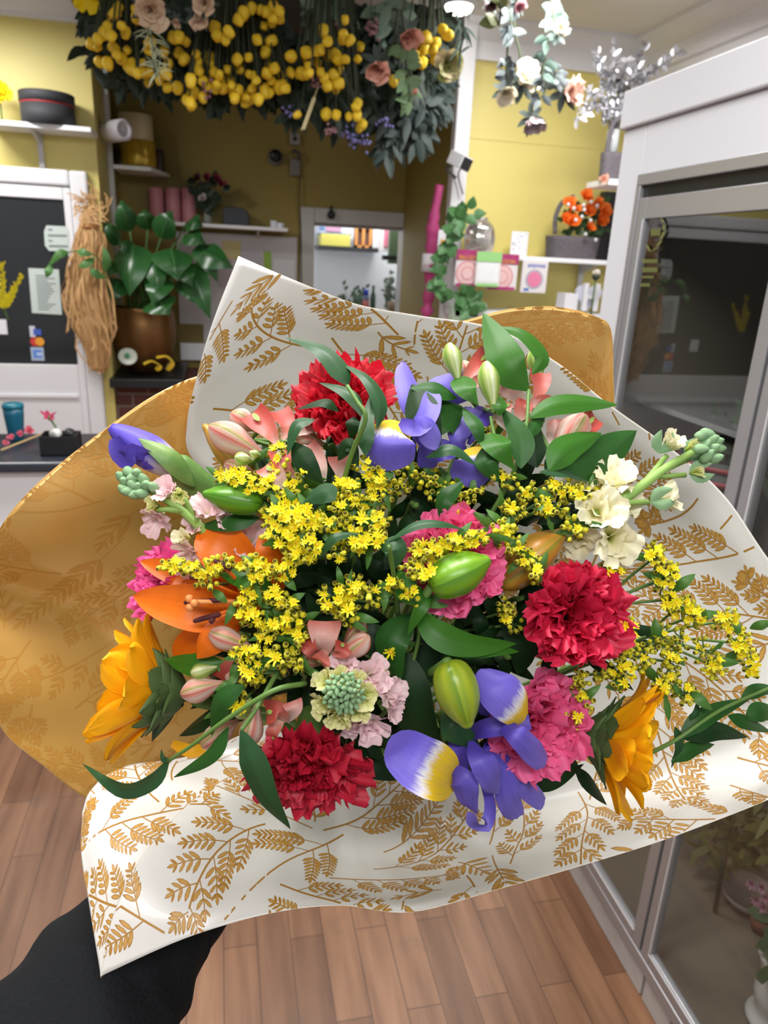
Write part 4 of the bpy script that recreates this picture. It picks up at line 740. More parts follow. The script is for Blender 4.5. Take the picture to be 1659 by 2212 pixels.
bunch('hanging bunch of yellow buds in the middle of the alcove opening', (510, 5), A2, 3.3, scat((400, 60, 620, 160), 90)+scat((440, 140, 620, 200), 40)+scat((400, 0, 500, 60), 20), 2, 0)
bunch('hanging bunch of yellow buds with a dry wheat ear and lavender tips', (720, 5), A3, 3.25, scat((640, 100, 800, 200), 60)+scat((680, 40, 820, 110), 30)+scat((630, 170, 800, 260), 55), 3, 0)
bunch('small hanging cluster of yellow buds beside the two pink roses', (930, 10), A4, 3.2, scat((830, 40, 960, 140), 40)+scat((860, 120, 930, 190), 20), 4, 0)
M_gl2 = mk('dusky_leaf', (62, 76, 72), .6)
bunch('dark trailing hanging bunch of grey green leaves behind the pink roses', (880, 20), [], 3.45, [(848+r.normal()*12, y) for y in range(180, 335, 5)]+[(905+r.normal()*14, y) for y in range(150, 310, 5)]+scat((800, 120, 960, 240), 60), 5, 0, .07, False, M_gl2, 4)
bunch('short hanging bunch of grey green round leaves at the ceiling edge', (700, 5), [], 3.15, scat((675, 0, 740, 55), 14)+scat((830, 0, 880, 70), 10), 6, 0, .08, False, mk('sage_leaf', (104, 126, 108), .6), 10)
def small_tips(label, pts, col, Y, name):
    t = thing(name, label, 'flower', on('y', Y, *pts[0])); mb = MB(); st = MB(); r = rnd(len(pts))
    for (x, y) in pts:
        c = on('y', Y, x, y); st.tube([c+[0, 0, .09], c], .002, 4)
        for j in range(12): p = c+r.normal(size=3)*.014; mb.ball(p, .007, n=6)
    mb.build('florets', mk(name+'_m', col, .6), t); st.build('stems', M_gst, t)
small_tips('lavender blue flower tips hanging under the middle garland', [(768, 305), (784, 306), (752, 292), (628, 240), (832, 262)], (120, 116, 176), 3.3, 'lavender_tips')
small_tips('dusty mauve flower tips among the yellow buds', [(680, 184), (742, 52), (800, 52), (808, 70), (716, 280), (448, 190)], (150, 110, 118), 3.2, 'mauve_tips')
t = thing('wheat_ear', 'dry pale wheat ear pointing down between the two yellow bunches', 'wheat', on('y', 3.2, 668, 230)); mb = MB()
for i in range(14):
    c = on('y', 3.2, 680-22*i/13, 208+62*i/13)
    for s_ in (-1, 1): bud(mb, c, c+np.array([s_*.006-.008, -.004, -.02]), .009, n=6)
mb.tube([on('y', 3.2, 690, 180), on('y', 3.2, 652, 282)], .0025); mb.build('ear', mk('wheat', (206, 196, 150), .7), t)
def rose(label, x, y, R_, Y, m, axis, name='hanging_rose', n=20, stem=None, seed=1, tout=1.5, sq=.3, leaves=True):
    c = on('y', Y, x, y); k = mpp(c); t = thing(name, label, 'flower', c)
    bloom(t, c, axis, R_*k*1.28, m, n=n, seed=seed, tin=.05, tout=tout, ruf=.03, teeth=0, cup=.3, ns=5, nt=8, name='petal', wid=1.1)
    if stem: s_ = MB(); s_.tube([on('y', Y+.02, *q) for q in stem]+[c-nz(np.asarray(axis, float))*R_*k*.5], .005, 6, res=14); s_.build('stem', M_gst, t)
    if leaves:
        r = rnd(seed); lf = MB(); Z = nz(np.asarray(axis, float))
        for j in range(7):
            a = j*.9; v = np.array([math.cos(a), .2, math.sin(a)]); b = c-Z*R_*k*.55; ribbon(lf, [b, b+v*R_*k*.7, b+v*R_*k*1.3+Z*.01], R_*k*.5, 'leaf', (0, -1, .3), ns=5, nt=3)
        lf.build('sepals', M_gl2, t)
    return t
M_crm = mk('cream_fabric', (230, 206, 178), .6, trans=.2); M_pch = mk('peach_fabric', (222, 166, 146), .6, trans=.2); M_wr = mk('ivory_fabric', (236, 228, 206), .6, trans=.2); M_bl = mk('blush_fabric2', (234, 196, 180), .6, trans=.2)
rose('large cream rose in the garland nearest the lit yellow wall', 325, 22, 36, 3.0, M_crm, (.1, -1, -.5), seed=1); rose('cream rose bud turned downward beside the large cream rose', 428, 42, 24, 3.05, M_crm, (.2, -.6, -.9), seed=2, n=14, tout=.9)
rose('half hidden cream rose at the top picture edge', 440, 5, 26, 3.0, M_crm, (-.3, -1, -.3), seed=3); rose('slim cream rose bud between the two larger cream roses', 380, 48, 15, 3.1, M_crm, (0, -.6, -1), seed=4, n=9, tout=.7)
rose('upper of the two peach roses in the garland', 882, 82, 33, 3.0, M_pch, (.2, -.8, -.7), seed=5, n=16, tout=1.0, stem=[(868, 20), (872, 50)]); rose('lower of the two peach roses in the garland', 815, 148, 33, 3.0, M_pch, (-.3, -.7, -.8), seed=6, n=16, tout=1.0, stem=[(860, 20), (850, 90)])
rose('tiny peach rose bud below the peach roses', 896, 196, 13, 3.0, M_pch, (.2, -.5, -1), seed=7, n=8, tout=.6, stem=[(870, 90), (885, 150)])
rose('pink and green hydrangea like bloom beside the white pilaster', 968, 138, 34, 3.05, mk('pink_green_fabric', (214, 196, 160), .6, noise=(18, .8, (150, 176, 70)), trans=.2), (.1, -1, -.3), seed=8, n=24, stem=[(985, 20), (990, 80)])
S0 = [(1105, -30), (1110, 60)]
rose('round ivory rose hanging face down on a long stem', 1093, 204, 24, 3.0, M_wr, (0, -.75, -.75), seed=11, stem=[(1098, 70), (1096, 120), (1094, 160)], name='trailing_rose'); rose('ivory rose behind the face down round one', 1140, 165, 36, 3.15, M_wr, (.1, -.6, .3), seed=12, stem=[(1108, -60), (1112, 60), (1122, 110)], name='trailing_rose')
rose('white rose bud high on the trailing stem near the ceiling', 1211, 62, 23, 2.95, M_wr, (-.1, -1, .2), seed=13, n=14, tout=1.1, stem=[(1190, -20), (1196, 40)], name='trailing_rose'); rose('blush rose hanging sideways at the end of the trailing stems', 1238, 198, 34, 3.0, M_bl, (.7, -.8, -.1), seed=14, stem=[(1190, 60), (1178, 130), (1205, 180)], name='trailing_rose')
rose('lowest faded blush rose with a violet tint on the trailing stems', 1152, 268, 27, 3.0, mk('faded_blush', (206, 186, 186), .6, noise=(16, .5, (150, 130, 160))), (.1, -.5, -.9), seed=15, stem=[(1178, 120), (1158, 190), (1148, 240)], name='trailing_rose', tout=1.3)
rose('dusky pink tulip shaped bloom at the ceiling above the trailing roses', 1122, 12, 20, 2.9, mk('dusky_pink_fabric', (190, 140, 150), .6, trans=.2), (.2, -.7, -.6), seed=16, n=9, tout=.7, stem=[(1110, -40)], name='trailing_rose'); rose('dark plum bloom at the ceiling beside the dusky pink one', 1062, 10, 17, 2.95, mk('plum_fabric', (96, 66, 76), .6), (-.2, -.8, -.5), seed=17, n=9, tout=.8, name='trailing_rose')
def sprig(label, pts, Y, m, seed, lsz=.06, n=26, name='trailing_foliage', w_=.55):
    t = thing(name, label, 'foliage', on('y', Y, *pts[0])); q = crom([on('y', Y, *p) for p in pts], 24); st = MB(); st.tube(q, .004, 6); st.build('stem', M_gst, t); r = rnd(seed); lf = MB()
    for i in range(n):
        c = q[r.randint(0, 25)]; a = r.rand()*6.28; v = np.array([math.cos(a), -.3*r.rand(), math.sin(a)*.8-.2]); ribbon(lf, [c, c+v*lsz*.5+[0, 0, .005], c+v*lsz], lsz*w_, 'leaf', (r.normal()*.4, -1, r.normal()*.4), ns=5, nt=3, fold=.2)
    lf.build('leaves', m, t)
M_sage = mk('sage_fabric', (84, 108, 98), .6); M_gd = mk('slate_leaf', (82, 92, 94), .6)
sprig('sage green leaf sprig around the white rose bud', [(1190, -10), (1195, 40), (1185, 80), (1178, 120), (1170, 170)], 3.0, M_sage, 1, .058, 26); sprig('slate green leaf sprig above the round ivory rose', [(1100, 10), (1105, 60), (1108, 80)], 3.0, M_gd, 2, .055, 20); sprig('slate leaves above the faded blush rose', [(1170, 170), (1178, 195), (1165, 215)], 3.0, M_gd, 3, .05, 9)
sprig('slate leaves on the collar of the round ivory rose', [(1095, 130), (1094, 150), (1096, 175)], 2.98, M_gd, 4, .05, 16); sprig('slate leaves beside the sideways blush rose', [(1180, 140), (1198, 165), (1222, 175)], 3.02, M_gd, 5, .055, 16)
sprig('thin grey green grass strands hanging among the yellow buds', [(322, 60), (330, 100), (334, 140), (340, 158)], 2.95, mk('pale_grass', (150, 156, 124), .6), 6, .06, 40, w_=.06); sprig('fine green fronds hanging beside the ceiling lamp', [(1002, 30), (1000, 80), (992, 120)], 2.95, M_sage, 7, .07, 16, w_=.15)
sprig('green lower leaves under the two peach roses', [(868, 100), (880, 150), (884, 220)], 3.0, mk('moss_fabric', (96, 124, 84), .6), 8, .06, 20); sprig('yellow green leaf hanging beside the dark plum bloom', [(1080, 5), (1082, 30), (1078, 55)], 2.9, mk('lime_leaf', (118, 128, 70), .6), 9, .08, 4)
t = thing('yellow_petals', 'yellow petals of a bloom at the ceiling above the lit wall', 'flower', on('y', 3.3, 200, 20)); bloom(t, on('y', 3.3, 190, -6), (0, -.6, -.8), .075, M_yf, n=8, seed=61, tin=.6, tout=1.3, merge=True, name='petals', ns=4, nt=6, teeth=0)
# ceiling spot lamp
c = on('z', CZ-.012, 992, 8); t = thing('ceiling_lamp', 'small bright round lamp on the ceiling above the pilaster', 'lamp', c); MB().lathe([(.085, -.01), (.085, .011), (.07, .011)], c, (0, 0, 1), 28).build('ring', M_wht, t); MB().ball(c+[0, 0, -.012], .062, sc=.5, n=16).build('bulb', mk('lamp_glow', (255, 252, 244), .5, emit=18), t)

# ------------------------------------------------------------ glass door fridge
FX = .93; FY0, FY1, FH = -.2, 1.738, 2.012; FD = .68
M_fr = mk('fridge_white', (206, 207, 213), .4); M_al = mk('brushed_aluminium', (168, 168, 172), .32, metal=.55); M_in = mk('fridge_inside', (118, 110, 98), .7)
fr = thing('display_fridge', 'tall white display fridge with aluminium framed glass doors', 'fridge', (FX+FD/2, .8, 0)); T = .04; Z0, Z1 = .115, 1.825
mb = MB(); mb.box((FX+.012, FY0, Z1), (FX+FD, FY1, FH)); mb.box((FX+.012, FY1-T, .1), (FX+FD, FY1, Z1)); mb.box((FX+.012, FY0, .1), (FX+FD, FY0+T, Z1)); mb.box((FX+FD-T, FY0+T, .1), (FX+FD, FY1-T, Z1)); mb.box((FX, FY1-.1, Z0-.01), (FX+.012, FY1, FH-.08)); mb.box((FX, FY0, Z1), (FX+.012, FY1-.1, FH-.08)); mb.box((FX-.012, FY0, FH-.08), (FX+.012, FY1+.004, FH))
mb.build('cabinet', M_fr, fr, smooth=False, bevel=.004)
mb = MB(); y_ = FY1; r = rnd(4); cuts = [FY0, .62, .985, 1.095, FY1]
for a, b in zip(cuts[:-1], cuts[1:]): mb.box((FX+.004, a+.003, .0), (FX+.03, b-.005, .082))
mb.build('kick_plate', mk('chipped_white', (186, 182, 180), .6, noise=(9, .5, (150, 142, 136))), fr, smooth=False, bevel=.004); MB().box((FX+.03, FY0+.02, .0), (FX+.05, FY1-.02, .1)).build('plinth', mk('dark_plinth', (58, 48, 44), .8), fr, smooth=False)
MB().box((FX+.012, FY0+T, .1), (FX+FD-T, FY1-T, .112)).build('inner_floor', M_in, fr, smooth=False)
mb = MB(); mb.box((FX+FD-T-.004, FY0+T, .112), (FX+FD-T-.001, FY1-T, Z1-.001)); mb.box((FX+.03, FY1-T-.004, .112), (FX+FD-T-.005, FY1-T-.001, Z1-.001)); mb.box((FX+.03, FY0+T, Z1-.004), (FX+FD-T-.005, FY1-T-.005, Z1-.001)); mb.build('lining', M_in, fr, smooth=False)
mb = MB(); mb.box((FX-.006, FY0, Z1-.02), (FX+.02, FY1-.1, Z1+.004)); mb.box((FX-.006, FY0, .082), (FX+.02, FY1-.1, Z0)); mb.box((FX-.006, FY1-.118, Z0), (FX+.02, FY1-.1, Z1-.02)); mb.build('outer_track', M_al, fr, smooth=False, bevel=.002)
MB().box((FX+.004, FY0+.01, Z1-.045), (FX+.016, FY1-.12, Z1-.02)).build('dark_gap', M_blk, fr, smooth=False)
def sash(y0, y1, xx, nm, txt=False):
    d = MB(); e = .032; zt_ = Z1-.046; d.box((xx-.008, y0, Z0), (xx+.01, y0+e, zt_)); d.box((xx-.008, y1-e, Z0), (xx+.01, y1, zt_)); d.box((xx-.008, y0+e, zt_-.045), (xx+.01, y1-e, zt_)); d.box((xx-.008, y0+e, Z0), (xx+.01, y1-e, Z0+.04))
    o = d.build(nm, M_al, fr, smooth=False, bevel=.002); MB().box((xx-.001, y0+e-.004, Z0+.036), (xx+.003, y1-e+.004, zt_-.041)).build('pane', glass('fridge_glass', (.92, .93, .92), 1.6), o, smooth=False)
    d = MB(); d.box((xx-.0105, y1-e+.001, Z0+.04), (xx-.0082, y1-e+.004, zt_-.045)); d.box((xx-.0105, y0+e-.004, Z0+.03), (xx-.0082, y1-e+.004, Z0+.034)); d.build('bright_bead', mk('bright_bead', (226, 228, 232), .25, metal=.3), o, smooth=False)
    return o
s1 = sash(1.122, FY1-.12, FX+.004, 'glass_door'); s2 = sash(.42, 1.112, FX+.0035, 'glass_door'); s3 = sash(FY0+.02, .416, FX+.0035, 'glass_door')
# yellow lettering film on the first pane
M_film = mk('yellow_film', (104, 108, 58), .6); fb = lambda x, y: on('x', FX-.001, x, y); mb = MB(); ring = [(1412, 462), (1425, 468), (1434, 485), (1435, 500), (1428, 520), (1420, 535), (1412, 543), (1403, 543), (1398, 532)]
for a, b in zip(ring[:-1], ring[1:]): mb.prism([fb(a[0]-2, a[1]), fb(a[0]+3, a[1]), fb(b[0]+2, b[1]-3), fb(b[0]-3, b[1]-3)], (-.0006, 0, 0))
for x, y, n_, h_ in ((1407, 494, 5, 15), (1388, 560, 8, 8), (1388, 578, 8, 10), (1388, 596, 6, 5), (1384, 612, 5, 7)):
    for j in range(n_):
        u = x+j*4.2; mb.prism([fb(u, y), fb(u+3, y), fb(u+2.6, y+h_), fb(u-.4, y+h_)], (-.0006, 0, 0)); 
mb.build('window_lettering', M_film, s1, smooth=False)
# things kept in the fridge
fz_ = .112
def infr(x, px, py): return on('x', x, px, py)
c = infr(1.28, 1572, 2100); c[2] = fz_; k = mpp(c); tag(MB().lathe([(20*k, 0), (46*k, 10*k), (60*k, 34*k), (56*k, 34*k), (40*k, 14*k), (.001, 8*k)], c, n=36).build('glass_dish', mk('frosted_dish', (150, 140, 134), .25, spec=.8)), 'shallow ribbed glass dish on the fridge floor', 'dish')
c = infr(1.12, 1660, 2230); c[2] = fz_; k = mpp(c); t = thing('white_urn', 'white embossed urn with a leafy mum inside the lower fridge', 'urn', c); hU = (on('x', 1.12, 1640, 1990)[2]-fz_)
MB().lathe([tuple(q) for q in crom([(.045, 0), (.055, .015), (.04, hU*.2), (.05, hU*.45), (.045, hU*.7), (.058, hU*.97), (.06, hU), (.05, hU)], 28)], c, n=36).build('urn', mk('white_ceramic', (206, 206, 204), .5), t)
lf = MB(); r = rnd(6)
for i in range(26): 
    p = c+np.array([r.normal()*.03, r.normal()*.03, hU+.05*r.rand()]); a = r.rand()*6.28; ribbon(lf, [p, p+.05*np.array([math.cos(a)-.3, math.sin(a), .2-.5*r.rand()])], .03, 'oval', (-.8, -.3, .5), ns=4, nt=2, ruf=.1)
lf.build('leaves', mk('mum_leaf', (58, 84, 52), .6), t)
c = infr(1.14, 1648, 1985); t = thing('pink_mum_pot', 'terracotta pot of dusky pink mums in the fridge', 'plant', c); k = mpp(c); MB().lathe([(18*k, -32*k), (28*k, 10*k), (25*k, 10*k), (.001, 0)], c, n=24).build('pot', mk('terracotta', (110, 70, 58), .7), t)
for i, (x, y) in enumerate(((1622, 1910), (1645, 1918), (1652, 1940), (1632, 1945), (1648, 1962))):
    p = infr(1.12, x, y); bloom(t, p, (-.8, -.5, .4), 17*mpp(p), mk('dusky_mum', (176, 128, 152), .6, trans=.2), n=26, seed=i, tin=.1, tout=1.5, wid=.3, pr='oval', merge=True, name='mum', ns=3, nt=3, ruf=0, teeth=0)
c = infr(1.42, 1500, 1960); c[2] = fz_; k = mpp(c); tag(MB().lathe([(34*k, 0), (26*k, 30*k), (16*k, 60*k), (24*k, 120*k), (34*k, 180*k), (28*k, 182*k), (.001, 150*k)], c, n=28).build('tall_vase', mk('smoky_vase', (140, 132, 126), .3)), 'tall pale vase in the fridge behind the door stile', 'vase')
for nm, lb, a, b, m_, sd in (('fridge_foliage', 'olive green foliage bunch filling the upper part of the lower fridge door', (1560, 1850), (1640, 1740), mk('olive_foliage', (92, 92, 46), .6), 1), ('fridge_foliage', 'dark leaf bunch behind the first fridge door below the handle', (1560, 1000), (1590, 930), mk('dark_foliage', (46, 66, 44), .6), 2)):
    xf = 1.16 if sd == 1 else 1.05; c = infr(xf, *a); t = thing(nm, lb, 'foliage', c); lf = MB(); r = rnd(sd)
    for i in range(150): p = infr(xf+.06*r.rand(), r.uniform(a[0]-50, b[0]+60), r.uniform(b[1]-20, a[1]+20)); v = r.normal(size=3)*.032; ribbon(lf, [p, p+v*.5, p+v], .02, 'leaf', (-1, -.3, .3), ns=4, nt=2)
    lf.build('leaves', m_, t); st = MB(); st.tube([c+[0, 0, .04], (c[0]+.02, c[1], .114 if sd == 1 else c[2]-.1)], .006, 6); st.build('stem', M_gst, t)
c = infr(1.1, 1570, 1040); t = thing('fridge_bucket', 'dark bucket with red stripes inside the first fridge door', 'bucket', (1.1, c[1], c[2]-.12)); MB().lathe([(.09, -.12), (.11, .06), (.1, .06), (.001, .04)], c, n=28).build('bucket', mk('dark_bucket', (40, 50, 48), .5), t); mb = MB(); [mb.lathe([(.112, .05-.0-.03*i), (.112, .04-.03*i)], c, n=28) for i in range(2)]; mb.build('red_stripe', mk('bucket_red', (150, 50, 60), .5), t)
tag(MB().box((1.0, 1.16, on('x', 1.0, 1350, 850)[2]-.012), (1.55, FY1-.05, on('x', 1.0, 1350, 850)[2])).build('fridge_shelf', mk('chrome_shelf', (170, 174, 178), .2, metal=.7), smooth=False), 'bright metal shelf inside the first fridge door', 'shelf')
# ------------------------------------------------------------ bouquet wrap: printed paper sheets
M_wp = mk('white_gloss_paper', (236, 235, 230), .3, coat=.12, trans=.16); M_wprint = mk('gold_print', (170, 122, 46), .45, metal=.05); M_wcore = mk('pale_gold_print', (194, 150, 74), .45, metal=.05)
M_gp = mk('gold_paper', (196, 152, 80), .3, metal=.25, spec=.6, trans=.05, noise=(7, .2, (182, 132, 66))); M_gprint = mk('gold_on_gold_print', (182, 132, 58), .42, metal=.25)
M_edge = mk('paper_edge', (222, 200, 150), .5)
BIND = P(720, 1640, .80)
def crom2(Q, u, v):
    """smooth surface through a control net Q[i,j] at arrays u (column), v (row)"""
    def w4(t, n):
        i = np.clip(t.astype(int), 0, n-2); f = t-i
        W = np.stack([-.5*f+f*f-.5*f**3, 1-2.5*f*f+1.5*f**3, .5*f+2*f*f-1.5*f**3, -.5*f*f+.5*f**3], -1); return i, W
    n, m = Q.shape[:2]
    E = np.concatenate([2*Q[:1]-Q[1:2], Q, 2*Q[-1:]-Q[-2:-1]], 0); E = np.concatenate([2*E[:, :1]-E[:, 1:2], E, 2*E[:, -1:]-E[:, -2:-1]], 1)
    i, a = w4(u, n); j, b = w4(v, m); out = 0
    for p in range(4):
        for q in range(4): out = out + (a[..., p]*b[..., q])[..., None]*E[i+p, j+q]
    return out
def frond(mk_leaf, mk_line, O, ang, L, r, kind, bend):
    """one printed fern frond: stem, side branches and leaflets, in flat paper coordinates"""
    n = 14; s = np.linspace(0, 1, n+1); a = ang+bend*s; st = np.vstack([[O], O+np.cumsum(np.stack([np.cos(a[1:]), np.sin(a[1:])], 1)*L/n, 0)]) if True else None
    at = lambda q: (np.array([np.interp(q, s, st[:, 0]), np.interp(q, s, st[:, 1])]), np.interp(q, s, a))
    if kind == 1:                                          # leaflets straight on the stem
        if not mk_line(st, .0013): return False
        for q in np.linspace(.22, .98, int(L/.0088)):
            p, b = at(q); l = .022*(1.15-.75*q)*(.9+.2*r.rand())
            for sd in (-1, 1): mk_leaf(p, b+sd*(.62+.15*r.rand()), l, l*.22)
        p, b = at(1); mk_leaf(p, b, .012, .0035)
    else:                                                  # branches that carry small leaflets
        if not mk_line(st, .0016): return False
        for q in np.linspace(.18, .95, max(4, int(L/.0185))):
            for sd in (-1, 1):
                p, b = at(q+sd*.015); bl = L*.37*(1.1-.8*q)*(.85+.3*r.rand()); ba = b+sd*(.85+.15*r.rand()); m = 7
                ba_ = ba-sd*np.linspace(0, .3, m+1); br = np.vstack([[p], p+np.cumsum(np.stack([np.cos(ba_[1:]), np.sin(ba_[1:])], 1)*bl/m, 0)])
                if not mk_line(br, .0009): continue
                for k, qq in enumerate(np.linspace(.3, 1, max(3, int(bl/.0056)))):
                    pp = np.array([np.interp(qq, np.linspace(0, 1, m+1), br[:, d]) for d in (0, 1)]); l = .0122*(1.15-.55*qq)
                    for s2 in (-1, 1): mk_leaf(pp, ba_[-1]+s2*.75, l, l*.3)
                mk_leaf(br[-1], ba_[-1], .009, .003)
    return True
def paper(root, name, cols, mats, pmats, nf, seed, label=None, res=(150, 44), Lr=(.10, .15), core=True, sideflip=1):
    Q = np.array([[.2*P(*c[0])+.8*BIND] + [P(*p) for p in c] for c in cols]); n, m = Q.shape[:2]
    U, V = np.meshgrid(np.linspace(0, n-1, res[0]), np.linspace(0, m-1, res[1]), indexing='ij'); S = crom2(Q, U, V)
    du = np.gradient(S, axis=0); dv = np.gradient(S, axis=1); Nn = np.cross(du, dv); Nn /= np.linalg.norm(Nn, axis=-1, keepdims=True)
    if np.mean(np.einsum('ijk,ijk->ij', Nn, EYE-S)) < 0: Nn = -Nn
    mb = MB(); a, b = res; F = [(i*b+j, i*b+j+1, (i+1)*b+j+1, (i+1)*b+j) for i in range(a-1) for j in range(b-1)]; k0 = a*b; T = .0003
    Vv = np.vstack([S.reshape(-1, 3), (S-Nn*T).reshape(-1, 3)]); rim = [i*b for i in range(a)]+[(a-1)*b+j for j in range(1, b)]+[i*b+b-1 for i in range(a-2, -1, -1)]+[j for j in range(b-2, 0, -1)]
    f2 = [tuple(x+k0 for x in q[::-1]) for q in F]; f3 = [(rim[i], rim[(i+1) % len(rim)], rim[(i+1) % len(rim)]+k0, rim[i]+k0) for i in range(len(rim))]
    mb.add(Vv, F+f2+f3, [0]*len(F)+[1]*len(f2)+[2]*len(f3))
    # flat (unrolled) coordinates of the sheet: angle along the rim, distance along each column
    rl = np.concatenate([np.zeros((a, 1)), np.cumsum(np.linalg.norm(np.diff(S, axis=1), axis=-1), 1)], 1)+.05
    rim_l = np.linalg.norm(np.diff(S[:, -1], axis=0), axis=-1); mid_l = np.linalg.norm(np.diff(S[:, b//2], axis=0), axis=-1)
    dphi = .5*(rim_l/((rl[1:, -1]+rl[:-1, -1])/2)+mid_l/((rl[1:, b//2]+rl[:-1, b//2])/2)); phi = np.concatenate([[0], np.cumsum(dphi)])
    G = np.concatenate([S, Nn], -1)
    def look(xy):
        xy = np.asarray(xy); rr = np.hypot(xy[:, 0], xy[:, 1]); ph = np.arctan2(xy[:, 1], xy[:, 0]) % (2*math.pi)
        ph = np.where(ph > phi[-1]+(2*math.pi-phi[-1])/2, ph-2*math.pi, ph)
        fi = np.interp(ph, phi, np.arange(a)); i = np.clip(fi.astype(int), 0, a-2); t = fi-i; fj = np.zeros(len(xy)); ins = (ph > phi[0]) & (ph < phi[-1])
        for k in range(len(xy)):
            row = rl[i[k]]*(1-t[k])+rl[i[k]+1]*t[k]; fj[k] = np.interp(rr[k], row, np.arange(b)); ins[k] &= row[0] < rr[k] < row[-1]
        j = np.clip(fj.astype(int), 0, b-2); s_ = (fj-j)[:, None]; t = t[:, None]
        g = G[i, j]*(1-t)*(1-s_)+G[i+1, j]*t*(1-s_)+G[i, j+1]*(1-t)*s_+G[i+1, j+1]*t*s_; return g, ins
    r = rnd(seed); occ = {}; cell = .0036; cur = [0]; own = {}
    def free(p, pad=1):
        i, j = int(p[0]//cell), int(p[1]//cell)
        return all(own.get((i+x, j+y), cur[0]) == cur[0] for x in (-pad, 0, pad) for y in (-pad, 0, pad))
    def mark(p): own[(int(p[0]//cell), int(p[1]//cell))] = cur[0]
    lift = .00012
    def emit(pts, faces, mi):
        g, ins = look(pts)
        if ins.mean() < .5: return
        mb.add(g[:, :3]+g[:, 3:]*lift, faces, mi)
    def line(st, w_):
        st = np.asarray(st)
        if any(not free(p) for p in st[2:]): return False
        for p in st: mark(p)
        t = np.gradient(st, axis=0); t /= np.linalg.norm(t, axis=1, keepdims=True)+1e-9; nn = np.stack([-t[:, 1], t[:, 0]], 1)
        g, ins = look(np.vstack([st+nn*w_/2, st-nn*w_/2])); k = len(st); ok = ins[:k] & ins[k:]
        fs = [(i, i+1, k+i+1, k+i) for i in range(k-1) if ok[i] and ok[i+1]]
        if fs: mb.add(g[:, :3]+g[:, 3:]*lift, fs, 3)
        return True
    sh = np.array([(0, .05), (.18, .62), (.36, .95), (.5, .86), (.62, 1.0), (.8, .7), (1, 0)])
    def leaf(p, ang, l, w_):
        e = np.array([math.cos(ang), math.sin(ang)]); q = np.array([-e[1], e[0]])
        if not free(p+e*l*.6, 0): return
        mark(p+e*l*.6); up = p+np.outer(sh[:, 0]*l, e)+np.outer(sh[:, 1]*w_/2, q); dn = p+np.outer(sh[:, 0]*l, e)-np.outer(sh[:, 1]*w_/2, q); k = len(sh)
        if not core or l < .0085:
            emit(np.vstack([up, dn]), [(i, i+1, k+i+1, k+i) for i in range(k-1)], 3); return
        c = p+e*l*.5; up2, dn2 = c+(up-c)*[.74]+0, c+(dn-c)*.74; up2 = up2-np.outer(np.clip(sh[:, 1], 0, 1), q)*w_*.05; dn2 = dn2+np.outer(np.clip(sh[:, 1], 0, 1), q)*w_*.05
        emit(np.vstack([up, up2, dn, dn2]), [(i, i+1, k+i+1, k+i) for i in range(k-1)]+[(2*k+i, 2*k+i+1, 3*k+i+1, 3*k+i) for i in range(k-1)]+[(k-1, 2*k-1, 4*k-1, 3*k-1)], 3)
        emit(np.vstack([c+(up2-c)*[.98], c+(dn2-c)*.98]), [(i, i+1, k+i+1, k+i) for i in range(k-1)], 4)
    for _ in range(nf):
        u, v = r.rand()*phi[-1], r.rand(); i = int(np.interp(u, phi, np.arange(a))); rr = rl[i, 0]+(rl[i, -1]-rl[i, 0])*(.3+.75*v**.8); O = rr*np.array([math.cos(u), math.sin(u)]); cur[0] += 1
        if not free(O, 1): continue
        frond(leaf, line, O, r.rand()*6.28, r.uniform(*Lr)*(1 if _ < nf*.25 else .7 if _ < nf*.5 else .48 if _ < nf*.75 else .3), r, 1 if r.rand() < .12 or _ > nf*.7 else 2, r.uniform(-.7, .7))
    o = mb.build(name, list(mats)+[M_edge]+list(pmats), root)
    if label: o['label'] = label
    return o
wrap = thing('bouquet_wrap', 'fern printed paper wrap, white with gold lining, around the hand held bouquet', 'wrapping paper', P(720, 1760, .8))
